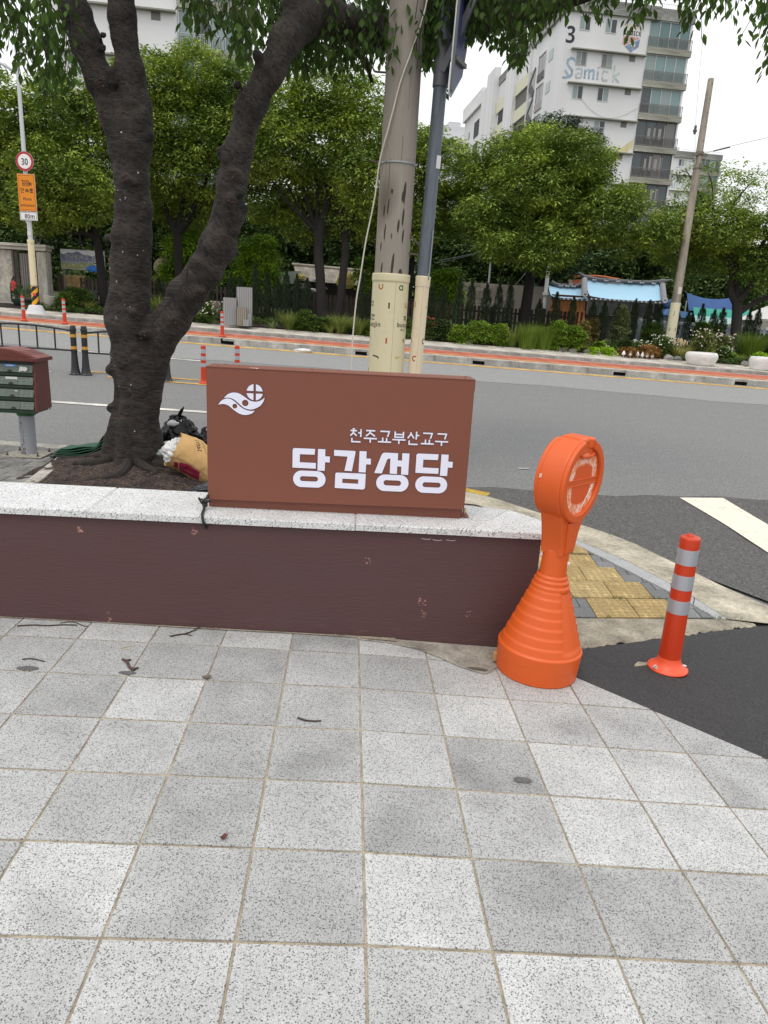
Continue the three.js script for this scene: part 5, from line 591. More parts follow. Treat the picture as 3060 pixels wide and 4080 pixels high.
  const blueT = ctex(512, 512, (g, W, H) => { g.fillStyle = '#23336e'; g.fillRect(0, 0, W, H); g.strokeStyle = '#c8ccd6'; g.lineWidth = 12; g.strokeRect(16, 16, W - 32, H - 32); const r = rng(8); for (let i = 0; i < 200; i++) { g.strokeStyle = `rgba(190,195,215,${r() * 0.3})`; g.lineWidth = 1 + r() * 2; const x = r() * W, y = r() * H; g.beginPath(); g.moveTo(x, y); g.lineTo(x + (r() - 0.5) * 60, y + (r() - 0.5) * 60); g.stroke(); } });
  const oct = [[-0.32, 0.6], [0.42, 0.6], [0.42, 0.0], [0.30, -0.28], [-0.20, -0.60], [-0.32, -0.60]];
  const og = ext(oct, 0.004); const ouv = og.attributes.uv, op = og.attributes.position; for (let i = 0; i < ouv.count; i++) ouv.setXY(i, (op.getX(i) + 0.32) / 0.74, (op.getY(i) + 0.6) / 1.2); mesh('sign_face', og, std(0.9, 0.9, 0.9, 0.5, { map: blueT }), sg); mesh('sign_back', ext(oct, 0.003).translate(0, 0, 0.006), std(0.03, 0.045, 0.17, 0.5, { map: rep(T.soft, 2) }), sg); mesh('sign_edge', oct.map((p, i) => bar([...p, 0.005], [...oct[(i + 1) % 6], 0.005], 0.012)), std(0.55, 0.56, 0.58, 0.5), sg);
  mesh('sign_rail', [bar([-0.28, 0.30, 0.03], [0.4, 0.30, 0.03], 0.04), bar([-0.30, -0.30, 0.03], [0.28, -0.20, 0.03], 0.04), bar([-0.31, -0.58, 0.02], [-0.31, 0.6, 0.02], 0.03)], std(0.13, 0.13, 0.135, 0.6, { metalness: 0.4 }), sg);
  mesh('clamp', [cyl(0.078, 0.078, 0.42, 0, 3.98, 0, 20), bar([0.0, 4.1, 0.06], [0.33, 4.95, 0.16], 0.05, 0.06)], std(0.15, 0.15, 0.16, 0.6, { metalness: 0.4 }), p);
}
// ---------------------------------------------------------------- letter boxes on a post
{
  const t = thing('letter_boxes', 'brown roofed cabinet of stacked green letter boxes on a grey post, at the left edge', 'letter box', [-3.467, 0.03, -5.0]);
  const red = std(0.135, 0.028, 0.020, 0.5, { map: rep(T.soft, 1) }), redTop = std(0.23, 0.066, 0.054, 0.55, { map: rep(T.soft, 1) }), green = std(0.022, 0.12, 0.035, 0.5), dk = std(0.055, 0.075, 0.062, 0.45), glass = std(0.13, 0.165, 0.135, 0.18, { map: rep(T.soft, 2) }), rib = std(0.22, 0.28, 0.23, 0.35);
  mesh('post', [lathe([[0.0765, 0.0], [0.0765, 0.42], [0.070, 0.42]], 28)], std(0.30, 0.31, 0.335, 0.5, { map: ctex(512, 512, (g, W, H) => { g.fillStyle = '#fff'; g.fillRect(0, 0, W, H); const r = rng(61); for (let i = 0; i < 900; i++) { const y = H * (1 - Math.pow(r(), 2.2) * 0.5); g.fillStyle = `rgba(${80 + r() * 40},${60 + r() * 25},45,${0.15 + r() * 0.5})`; g.beginPath(); g.ellipse((0.25 + 0.75 * r()) * W, y, 1 + r() * 6, 1 + r() * 7, 0, 0, 7); g.fill(); } }) }), t);
  mesh('base_plate', rbox(0.40, 0.012, 0.36, 0.003, 0, 0.002, 0.02), std(0.60, 0.57, 0.50, 0.7, { map: rep(T.conc, 3) }), t);
  for (const [x, z] of [[-0.16, 0.15], [0.15, 0.15], [-0.15, -0.12], [0.16, -0.12]]) mesh('anchor_bolt', [cyl(0.014, 0.014, 0.012, x, 0.008, z, 6), cyl(0.006, 0.006, 0.035, x, 0.01, z, 8)], std(0.07, 0.05, 0.04, 0.7), t);
  mesh('tray', [box(0.60, 0.022, 0.30, -0.13, 0.470, 0.0), cyl(0.090, 0.095, 0.045, 0, 0.415, 0, 24), bar([-0.43, 0.462, 0.15], [0.17, 0.462, 0.15], 0.02, 0.018)], green, t);
  // cabinet tapers towards the front top: back at z -0.17, front slopes
  const zf = (y) => lerp(0.17, 0.12, (y - 0.48) / 0.51);
  mesh('case', [box(0.60, 0.52, 0.02, -0.13, 0.735, -0.165), box(0.60, 0.02, 0.30, -0.13, 0.985, -0.01), box(0.58, 0.50, 0.24, -0.13, 0.735, -0.03)], dk, t);
  const side = ext([[-0.185, 0.485], [0.185, 0.478], [0.135, 0.995], [-0.17, 1.0]], 0.016, 0.004);
  mesh('side_panel', [side.clone().rotateY(-Math.PI / 2).translate(0.190, 0, 0), bar([0.187, 0.485, -0.13], [0.187, 0.995, -0.115], 0.012)], red, t); mesh('side_panel', side.clone().rotateY(-Math.PI / 2).translate(-0.43, 0, 0), red, t);
  mesh('side_lip', [bar([0.184, 0.48, 0.178], [0.184, 0.995, 0.132], 0.018, 0.014)], red, t);
  for (let k = 0; k < 4; k++) { // four rows, each a clear flap with ribs, finger notch
    const y1 = 0.945 - k * 0.123, y0 = y1 - 0.078, f = new THREE.Group(); f.name = 'flap'; t.add(f);
    const z1 = zf(y1) + 0.012, z0 = zf(y0) + 0.030; const g = new THREE.BoxGeometry(0.595, 0.078, 0.004); g.rotateX(-Math.atan2(z0 - z1, 0.078)).translate(-0.13, (y0 + y1) / 2, (z0 + z1) / 2); mesh('pane', g, glass, f);
    mesh('shelf_edge', [box(0.60, 0.026, 0.03, -0.13, y0 - 0.018, zf(y0) - 0.004)], std(0.03, 0.055, 0.035, 0.5), f);
    const rb = []; for (let i = 0; i < 13; i++) { const x = -0.42 + i * 0.0475; rb.push(bar([x, y1 - 0.006, z1 + 0.004], [x, y0 + 0.004, z0 + 0.004], 0.0035, 0.003)); } for (const u of [0.12, 0.5, 0.9]) rb.push(bar([-0.425, lerp(y1, y0, u), lerp(z1, z0, u) + 0.004], [0.165, lerp(y1, y0, u), lerp(z1, z0, u) + 0.004], 0.003, 0.003)); mesh('rib', rb, rib, f);
    mesh('notch', new THREE.CircleGeometry(0.026, 16, 0, Math.PI).rotateX(-0.35).translate(-0.055 + k * 0.008, y0 + 0.003, z0 + 0.0075), std(0.015, 0.02, 0.016, 0.7), f); mesh('notch_plate', box(0.12, 0.072, 0.002).rotateX(-Math.atan2(z0 - z1, 0.078)).translate(-0.055 + k * 0.008, (y0 + y1) / 2, (z0 + z1) / 2 + 0.0055), std(0.10, 0.125, 0.105, 0.3), f);
    const st = (w, h, x, y, m) => mesh('sticker', rbox(w, h, 0.002, 0.0009, x, y, lerp(z0, z1, (y - y0) / 0.078) + 0.0085, 1), m, f);
    if (k === 0) { st(0.118, 0.026, -0.055, y1 - 0.012, std(0.08, 0.30, 0.70, 0.4)); st(0.07, 0.012, -0.055, y1 - 0.012, std(0.55, 0.68, 0.85, 0.5)).position.z += 0.0015; mesh('torn_paper', ext([[0.035, 0], [0.05, 0.05], [0.11, 0.046], [0.125, 0.032], [0.115, 0.012], [0.09, 0.002], [0.078, 0.012], [0.066, 0.001], [0.056, 0.012], [0.044, -0.004]].map((p) => [p[0], p[1] + y0 + 0.012]), 0.001).translate(0, 0, z0 - 0.0 + 0.004), std(0.72, 0.72, 0.72, 0.8), f); }
    if (k === 1) { st(0.118, 0.026, -0.045, y1 - 0.014, std(0.66, 0.68, 0.67, 0.4)); mesh('torn_paper', ext([[-0.06, 0], [-0.05, 0.022], [-0.035, 0.012], [-0.03, -0.004]].map((p) => [p[0] + 0.003, p[1] + y1 - 0.024]), 0.001).translate(0, 0, z1 + 0.013), std(0.2, 0.2, 0.2, 0.7), f); }
    if (k === 2) mesh('torn_paper', ext([[-0.012, 0], [-0.02, 0.022], [0.012, 0.020], [0.008, -0.004]].map((p) => [p[0], p[1] + y1 - 0.032]), 0.001).translate(0, 0, z1 + 0.012), std(0.66, 0.67, 0.66, 0.8), f);
  }
  // curved roof
  const arcS = (x0, x1, y0, h, n = 24) => { const p = []; for (let i = 0; i <= n; i++) { const u = i / n; p.push([lerp(x0, x1, u), y0 + h * Math.sin(u * Math.PI)]); } return p; };
  const top = new THREE.Shape(); top.moveTo(-0.475, 1.012); for (const q of arcS(-0.475, 0.225, 1.014, 0.085)) top.lineTo(...q); top.lineTo(0.225, 1.006);
  mesh('roof', [ext(top, 0.34, 0.004).translate(0, 0, -0.185)], redTop, t);
  mesh('roof_front', [ext([[-0.48, 0.985], [0.228, 0.985], [0.228, 1.012], [-0.48, 1.012]], 0.40, 0.003).translate(0, 0, -0.20)], red, t);
  mesh('roof_crest', [ext([...arcS(-0.40, 0.15, 1.022, 0.070), [0.15, 1.018], [-0.40, 1.018]], 0.01, 0.002).translate(0, 0, 0.165)], red, t);
  mesh('roof_rib', [0.06, 0.09, 0.12, 0.15].map((x) => { const u = (x + 0.475) / 0.70; return bar([x, 1.014 + 0.085 * Math.sin(u * Math.PI) + 0.005, 0.16], [x, 1.014 + 0.085 * Math.sin(u * Math.PI) + 0.005, -0.19], 0.004, 0.004); }), std(0.13, 0.03, 0.025, 0.5), t);
  for (const z of [0.16, -0.16]) mesh('stud', cyl(0.006, 0.005, 0.022, 0.182, 0.459, z, 8), M.black, t);
}
// ---------------------------------------------------------------- rubbish by the tree
function bag(seed, rx, ry, rz, n = 48, crease = 0.1, open = 0.75) {
  const g = new THREE.SphereGeometry(1, n, n), p = g.attributes.position; for (let i = 0; i < p.count; i++) { const x = p.getX(i), y = p.getY(i), z = p.getZ(i); const c = Math.abs(fbm(x * 1.7 + seed, y * 1.7, z * 1.7, 3)), a = Math.atan2(z, x), pl = sstep(0.35, 0.95, y) * 0.06 * Math.sin(a * 11 + 3 * N3(x * 2, seed, z * 2)); const r = 1 - crease * (1 - Math.min(1, c * 6)) + 0.14 * N3(x * 1.1 + seed * 3, y * 1.1, z * 1.1) + pl; let yy = y * r; if (yy < -0.78) yy = -0.78 + (yy + 0.78) * 0.2; p.setXYZ(i, x * r * rx * (1 - 0.25 * sstep(0.3, 1, y) * open), yy * ry, z * r * rz * (1 - 0.25 * sstep(0.3, 1, y) * open)); }
  g.computeVertexNormals(); return g;
}
{
  const plastic = new THREE.MeshPhysicalMaterial({ color: lin(0.006, 0.006, 0.007), roughness: 0.30, specularIntensity: 0.6, bumpMap: rep(T.bump, 1), bumpScale: 0.002 });
  const b1 = thing('rubbish_bag', 'big glossy black rubbish bag with a knotted top leaning on the tree trunk', 'rubbish bag', [-1.975, 0.21, -5.36], 0.4);
  mesh('body', bag(2, 0.215, 0.245, 0.20, 64, 0.13), plastic, b1);
  const ear = (pts, w) => { const pos = [], idx = []; pts.forEach((q, i) => { const k = w * Math.sin(Math.PI * (0.15 + 0.8 * i / (pts.length - 1))); pos.push(q[0] - k, q[1], q[2] + 0.01, q[0], q[1] + 0.004, q[2] - 0.008, q[0] + k, q[1], q[2] + 0.012); if (i < pts.length - 1) for (const s of [0, 1]) { const a = i * 3 + s; idx.push(a, a + 3, a + 1, a + 1, a + 3, a + 4); } }); const g = new THREE.BufferGeometry(); g.setAttribute('position', new THREE.Float32BufferAttribute(pos, 3)); g.setIndex(idx); g.computeVertexNormals(); return g; };
  mesh('knot', [ear([[0, 0.20, 0], [0.005, 0.25, 0], [0.03, 0.31, 0.01], [0.055, 0.345, 0.01]], 0.024), ear([[0, 0.21, 0.01], [-0.05, 0.26, 0.02], [-0.085, 0.25, 0.04], [-0.10, 0.20, 0.06]], 0.03), new THREE.IcosahedronGeometry(0.028, 2).scale(1.3, 0.8, 1).translate(-0.005, 0.215, 0.01)], new THREE.MeshPhysicalMaterial({ color: lin(0.008, 0.008, 0.009), roughness: 0.3, specularIntensity: 0.6, side: THREE.DoubleSide }), b1);
  mesh('paper', [bag(12, 0.07, 0.04, 0.05, 24, 0.2).translate(-0.075, 0.175, 0.095), bag(14, 0.03, 0.035, 0.03, 20, 0.2).translate(0.02, 0.185, 0.08)], std(0.62, 0.62, 0.63, 0.85), b1);
  const b2 = thing('rubbish_bag', 'second black rubbish bag mostly hidden behind the left edge of the brown sign', 'rubbish bag', [-1.60, 0.155, -5.2], 1); mesh('body', bag(5, 0.19, 0.215, 0.19, 56, 0.16), plastic, b2); mesh('paper', [bag(13, 0.06, 0.03, 0.05, 20, 0.2).translate(-0.03, 0.195, 0.04)], std(0.6, 0.6, 0.61, 0.85), b2);
  const b3 = thing('rubbish_bag', 'crumpled translucent white plastic bag between the trunk and the yellow paper sack', 'rubbish bag', [-1.86, 0.075, -4.85], 0.2); b3.rotation.z = -0.25;
  mesh('body', bag(8, 0.32, 0.17, 0.22, 64, 0.18, 0.3), new THREE.MeshPhysicalMaterial({ color: lin(0.56, 0.56, 0.57), roughness: 0.42, transmission: 0.15, thickness: 0, bumpMap: rep(T.bump, 2), bumpScale: 0.006 }), b3); mesh('contents', [bag(18, 0.06, 0.05, 0.05, 20, 0.2).translate(-0.2, 0.03, 0.13), bag(19, 0.05, 0.07, 0.04, 20, 0.2).translate(-0.11, 0.03, 0.17)], std(0.30, 0.36, 0.31, 0.8), b3);
  // printed paper sack, open towards the trunk
  const sackT = ctex(1024, 1024, (g, W, H) => { g.fillStyle = '#c9a470'; g.fillRect(0, 0, W, H); const r = rng(71); for (let i = 0; i < 500; i++) { g.strokeStyle = `rgba(${r() < 0.5 ? '120,85,45' : '240,212,165'},${r() * 0.14})`; g.lineWidth = 1 + r() * 3; const x = r() * W, y = r() * H; g.beginPath(); g.moveTo(x, y); g.lineTo(x + (r() - 0.5) * 160, y + (r() - 0.5) * 160); g.stroke(); }
    g.save(); g.translate(330, 268); g.rotate(-1.05); g.fillStyle = '#2a1c14'; g.font = 'bold 92px sans-serif'; g.fillText('LUPI', -105, 0); g.font = '40px sans-serif'; g.fillText('ENGINEERING', -125, 76); g.restore();
    g.save(); g.translate(640, 400); g.rotate(-1.05); g.fillStyle = 'rgba(60,40,25,.75)'; for (let k = 0; k < 6; k++) for (let i = 0; i < 9; i++) if (r() < 0.8) g.fillRect(-120 + i * 24, k * 34 - 40, 8 + r() * 12, 9); g.restore();
    g.save(); g.translate(330, 660); g.rotate(0.32); g.fillStyle = '#9c1c46'; g.fillRect(-120, -95, 300, 240); g.fillRect(-190, -10, 56, 150); g.fillStyle = '#c07a80'; g.font = '46px sans-serif'; g.rotate(Math.PI); g.fillText('PU COMPOUND', -175, 10); g.restore(); });
  const sk = thing('paper_sack', 'torn tan paper sack with black lettering and a crimson panel, slumped against the sign', 'paper sack', [-1.52, 0.12, -4.42], 0.25);
  { const n = 60, pos = [], uv = [], idx = []; // slumped bag: length along local x (open end at -x), cross section flattened
    const Ls = 0.66; for (let i = 0; i <= n; i++) for (let j = 0; j <= n; j++) { const u = i / n, a = j / n * 6.283, tear = i === 0 ? 0.035 * N3(Math.cos(a) * 7, Math.sin(a) * 7, 2) : 0, x = (u - 0.5) * Ls + tear, puff = 0.72 + 0.34 * Math.sin(Math.PI * Math.min(1, 0.32 + u * 0.55)), cr = 1 + 0.10 * fbm(u * 5, Math.cos(a) * 1.6, Math.sin(a) * 1.6, 3) - 0.05 * Math.abs(N3(u * 9, Math.cos(a) * 3, Math.sin(a) * 3)); const end = u > 0.93 ? 1 - (u - 0.93) * 9 : 1; pos.push(x, Math.sin(a) * 0.175 * puff * cr * end + 0.02 * Math.sin(u * 7), Math.cos(a) * 0.205 * puff * cr); uv.push(0.04 + u * 0.92, 0.5 + (0.25 - ((j / n + 0.0) % 1)) * 1.9 + 0.12); }
    for (let i = 0; i < n; i++) for (let j = 0; j < n; j++) { const a = i * (n + 1) + j, b = a + n + 1; idx.push(a, a + 1, b, b, a + 1, b + 1); }
    const g = new THREE.BufferGeometry(); g.setAttribute('position', new THREE.Float32BufferAttribute(pos, 3)); g.setAttribute('uv', new THREE.Float32BufferAttribute(uv, 2)); g.setIndex(idx); g.computeVertexNormals(); g.rotateX(0.15).rotateZ(-0.50); mesh('paper', g, std(0.95, 0.92, 0.86, 0.85, { map: sackT, side: THREE.DoubleSide, bumpMap: rep(T.bump, 1.2), bumpScale: 0.003 }), sk);
    mesh('lining', bag(31, 0.16, 0.15, 0.15, 40, 0.2, 0.2).translate(-0.24, 0.12, 0.02), std(0.66, 0.66, 0.65, 0.6), sk); }
  const wraps = []; const wr = rng(5); for (let i = 0; i < 4; i++) wraps.push(bag(40 + i, 0.16, 0.035, 0.08, 26, 0.25).rotateY(wr()).translate(-1.42 + i * 0.06, 0.0 + i * 0.01, -3.95 - i * 0.06)); tag(mesh('plastic_sheet', wraps, new THREE.MeshPhysicalMaterial({ color: lin(0.02, 0.024, 0.034), roughness: 0.3, clearcoat: 0.3 })), 'crumpled dark plastic sheet on the soil below the paper sack', 'plastic sheet');
  const bt = thing('jerry_can', 'green square plastic jug lying on its side against the trunk', 'jug', [-2.08, 0.19, -4.78], 0.45); bt.rotation.z = 0.12; const gm = new THREE.MeshPhysicalMaterial({ color: lin(0.10, 0.20, 0.12), roughness: 0.35, transmission: 0.2, thickness: 0 });
  mesh('body', [rbox(0.20, 0.105, 0.105, 0.018, 0.0, 0, 0, 4)], gm, bt); mesh('ridge', [rbox(0.006, 0.109, 0.109, 0.002, -0.055, 0, 0), rbox(0.006, 0.109, 0.109, 0.002, 0.03, 0, 0)], gm, bt); mesh('base', rbox(0.012, 0.098, 0.098, 0.005, -0.099, 0, 0), std(0.08, 0.22, 0.13, 0.5), bt);
  // folded green mats
  const mt = thing('green_mat', 'stack of folded green rubber mats lying between the paving and the trunk', 'mat', [-2.93, 0.03, -5.05], -0.15);
  for (let k = 0; k < 5; k++) { const nx = 30, nz = 14, pos = [], idx = [], uv = []; for (let i = 0; i <= nx; i++) for (let j = 0; j <= nz; j++) { const u = i / nx, v = j / nz, x = (u - 0.5) * (0.54 - k * 0.02) + k * 0.012, z = (v - 0.5) * (0.34 - k * 0.03) - u * 0.12, y = k * 0.022 + 0.045 * u * u + 0.035 * sstep(0.7, 1, u) * (k + 1) * 0.7 + 0.010 * Math.sin(u * 8 + k) + (k === 4 ? 0.03 * sstep(0.82, 1, u) * Math.sin(u * 30) : 0); pos.push(x, y, z); uv.push(x * 4, z * 4); } for (let i = 0; i < nx; i++) for (let j = 0; j < nz; j++) { const a = i * (nz + 1) + j, b = a + nz + 1; idx.push(a, a + 1, b, b, a + 1, b + 1); } const top = new THREE.BufferGeometry(); top.setAttribute('position', new THREE.Float32BufferAttribute(pos, 3)); top.setAttribute('uv', new THREE.Float32BufferAttribute(uv, 2)); top.setIndex(idx); top.computeVertexNormals(); const und = top.clone().translate(0, -0.012, 0); const rim = []; for (const jz of [0, nz]) { const pts = []; for (let i = 0; i <= nx; i += 2) { const q = (i * (nz + 1) + jz) * 3; pts.push([pos[q], pos[q + 1] - 0.006, pos[q + 2]]); } rim.push(tube(pts, 0.0065, 6, 40)); } const e0 = []; for (let j = 0; j <= nz; j += 2) { const q = j * 3; e0.push([pos[q], pos[q + 1] - 0.006, pos[q + 2]]); } rim.push(tube(e0, 0.0065, 6, 20)); mesh('layer', [top, und, ...rim], std(0.012 + k * 0.003, 0.075 + k * 0.022, 0.045 + k * 0.012, 0.6, { map: rep(T.conc, 2), side: THREE.DoubleSide }), mt); }
}
// ---------------------------------------------------------------- black pedestrian fence on the median
{
  const blk = std(0.016, 0.017, 0.019, 0.4), yl = std(0.60, 0.29, 0.02, 0.5);
  const post = (x, z, label) => { const y = S(x, z), t = thing('fence_post', label, 'bollard', [x, y, z], 0, 'black posts of the median fence'); mesh('shaft', lathe([[0.125, 0], [0.125, 0.012], [0.095, 0.03], [0.075, 0.14], [0.062, 0.34], [0.057, 0.42], [0.057, 0.90]], 24), blk, t); mesh('cap', lathe([[0.057, 0.86], [0.066, 0.865], [0.066, 0.90], [0.057, 0.905], [0.056, 0.945], [0.045, 0.962], [0, 0.966]], 24), blk, t); for (const [a, b] of [[0.50, 0.56], [0.735, 0.795]]) mesh('yellow_band', lathe([[0.057, a], [0.0585, a], [0.0585, b], [0.057, b]], 24), yl, t); mesh('collar', [cyl(0.064, 0.064, 0.05, 0, 0.44, 0, 24)], blk, t); const r = mesh('foot_bolt', [0, 1.57, 3.14, 4.71].map((a) => cyl(0.012, 0.012, 0.02, Math.cos(a + .7) * 0.105, 0.01, Math.sin(a + .7) * 0.105, 6)), M.steel, t); return t; };
  post(-5.67, -12.33, 'black post with two yellow bands, left one of the close pair on the median'); post(-5.465, -12.36, 'black post with two yellow bands, right one of the close pair on the median'); post(-3.80, -12.2, 'black post whose foot shows at the right edge of the big trunk'); post(-7.9, -12.6, 'black post with yellow bands, off to the left end of the railing');
  const panel = (name, x0, x1, z0, z1, label) => { const t = thing(name, label, 'railing'), n = 24, top = [], bot = [], y0 = S((x0 + x1) / 2, (z0 + z1) / 2), yT = (u) => y0 + 0.84 + 0.075 * Math.sin(Math.PI * u), P = (u) => [lerp(x0, x1, u), lerp(z0, z1, u)]; for (let i = 0; i <= n; i++) { const [x, z] = P(i / n); top.push([x, yT(i / n), z]); bot.push([x, y0 + 0.455, z]); } mesh('top_rail', tube(top, 0.021, 8, 30), blk, t); mesh('bottom_rail', tube(bot, 0.019, 8, 10), blk, t); for (let i = 1; i < 6; i++) { const u = i / 6, [x, z] = P(u); mesh('upright', rbox(0.030, yT(u) - y0 - 0.455, 0.022, 0.006, x, (yT(u) + y0 + 0.455) / 2, z, 2), blk, t); } return t; };
  panel('railing', -7.9, -5.68, -12.6, -12.33, 'black arched steel railing panel on the median left of the paired posts'); panel('railing', -5.45, -3.82, -12.36, -12.2, 'black arched steel railing panel on the median passing behind the big trunk');
}
// ---------------------------------------------------------------- speed sign pole across the road
{
  const t = thing('traffic_sign_pole', 'grey pole with a 30 speed sign and orange enforcement sign, far left across the road', 'traffic sign', [-11.05, farY(-11.05, -23.5) - 0.02, -23.5], 0.0);
  mesh('footing', lathe([[0.34, 0], [0.33, 0.05], [0.285, 0.09], [0.275, 0.16], [0.255, 0.18], [0.225, 0.27], [0.215, 0.29], [0.14, 0.31], [0.0, 0.31]], 28), std(0.60, 0.61, 0.63, 0.6), t);
  mesh('shaft', lathe([[0.085, 0.3], [0.07, 4.6], [0.05, 8.2], [0, 8.2]], 20), std(0.56, 0.58, 0.60, 0.5), t);
  mesh('arm', tube([[0, 7.4, 0], [-0.4, 7.62, 0.1], [-1.6, 7.85, 0.2], [-3.5, 8.0, 0.2]], 0.045, 8, 20), std(0.56, 0.58, 0.60, 0.5), t);
  mesh('sleeve', [cyl(0.108, 0.105, 1.42, 0, 0.95, 0, 24), cyl(0.114, 0.114, 0.09, 0, 2.34, 0, 24)], std(0.70, 0.64, 0.42, 0.6, { map: ctex(256, 512, (g, W, H) => { g.fillStyle = '#fff'; g.fillRect(0, 0, W, H); const c = ['#4d7a28', '#c87a1e', '#5c2c20', '#b83a30', '#33333a']; const r = rng(17); [...'buSanjinua'].forEach((ch, i) => { g.fillStyle = c[i % 5]; g.font = 'bold 26px sans-serif'; g.fillText(ch, 20 + (i * 83) % 216, 40 + i * 46); }); g.fillStyle = '#444'; g.font = '18px sans-serif'; g.fillText('busanjin', 90, 120); }) }), t);
  mesh('striped_band', cyl(0.112, 0.108, 0.62, 0, 0.30, 0, 24), std(1, 1, 1, 0.5, { map: ctex(256, 256, (g, W, H) => { g.fillStyle = '#e8a812'; g.fillRect(0, 0, W, H); g.fillStyle = '#1b1b1d'; for (let i = -2; i < 3; i++) { g.beginPath(); g.moveTo(0, i * 128 + 128); g.lineTo(W, i * 128 - 128); g.lineTo(W, i * 128 - 64); g.lineTo(0, i * 128 + 192); g.fill(); } }) }), t);
  mesh('sticker', box(0.10, 0.085, 0.004, 0.03, 0.66, 0.112), std(0.62, 0.05, 0.09, 0.5), t);
  const tilt = -0.10, face = (name, w, h, y, draw, tw, th, round) => { const g = round ? new THREE.CylinderGeometry(w / 2, w / 2, 0.012, 48).rotateX(Math.PI / 2).translate(0, 0, 0) : rbox(w, h, 0.012, 0.005, 0, 0, 0, 2); const s = new THREE.Group(); s.name = name; s.position.set(0.05, y, 0.12); s.rotation.y = tilt; t.add(s); mesh('plate', g, std(0.66, 0.66, 0.66, 0.5), s); const f = round ? new THREE.CircleGeometry(w / 2 - 0.004, 48) : new THREE.PlaneGeometry(w - 0.008, h - 0.008); mesh('face', f.translate(0, 0, 0.0085), std(0.92, 0.92, 0.92, 0.45, { map: ctex(tw, th, draw) }), s); mesh('clamp', [box(0.05, 0.06, 0.12, -0.05, 0, -0.06)], M.steel, s); return s; };
  const y0 = farY(-11.05, -23.5) - 0.02;
  face('speed_sign', 0.60, 0.60, 5.85 - y0, (g, W, H) => { g.fillStyle = '#b3262e'; g.fillRect(0, 0, W, H); g.fillStyle = '#f0f0f0'; g.beginPath(); g.arc(W / 2, H / 2, W * 0.375, 0, 7); g.fill(); g.fillStyle = '#17171a'; g.font = `bold ${H * 0.40}px sans-serif`; g.textAlign = 'center'; g.textBaseline = 'middle'; g.save(); g.translate(W / 2, H / 2 + 6); g.scale(0.88, 1.15); g.fillText('30', 0, 0); g.restore(); }, 256, 256, true);
  face('enforcement_sign', 0.60, 1.14, 4.90 - y0, (g, W, H) => { g.fillStyle = '#e88c14'; g.fillRect(0, 0, W, H); g.strokeStyle = '#241a10'; g.lineWidth = 4; g.strokeRect(18, 18, W - 36, H - 36); g.lineWidth = 7; g.strokeRect(72, 92, 90, 62); g.lineWidth = 9; g.beginPath(); g.arc(98, 124, 13, 0, 7); g.stroke(); g.beginPath(); g.arc(136, 124, 13, 0, 7); g.stroke(); g.fillStyle = '#241a10'; g.fillRect(168, 110, 24, 36); g.fillRect(196, 100, 8, 56); g.fillRect(60, 76, 14, 12); g.fillRect(60, 84, 110, 6); inkHangul(g, '단속중', 38, 186, 58, 9, 1.1, '#241a10'); g.textAlign = 'center'; g.font = 'bold 52px sans-serif'; g.save(); g.translate(W / 2, 346); g.scale(0.86, 1); g.fillText('Photo', 0, 0); g.restore(); g.save(); g.translate(W / 2, 428); g.scale(0.62, 1); g.fillText('enforcement', 0, 0); g.restore(); }, 256, 486);
  face('distance_sign', 0.60, 0.27, 4.175 - y0, (g, W, H) => { g.fillStyle = '#ececec'; g.fillRect(0, 0, W, H); g.strokeStyle = '#222'; g.lineWidth = 5; g.strokeRect(12, 10, W - 24, H - 20); g.fillStyle = '#1b1b1b'; g.font = 'bold 84px sans-serif'; g.textAlign = 'center'; g.textBaseline = 'middle'; g.save(); g.translate(W * 0.56, H / 2 + 4); g.scale(0.9, 1); g.fillText('80m', 0, 0); g.restore(); }, 256, 116);
  mesh('notice', box(0.11, 0.12, 0.01, 0, 2.62, 0.085), std(0.66, 0.66, 0.66, 0.7), t); mesh('tie', [bar([-0.16, 3.16, 0.09], [0.0, 2.90, 0.10], 0.02), bar([0.03, 3.1, 0.1], [0.05, 2.85, 0.1], 0.012)], M.white, t);
}
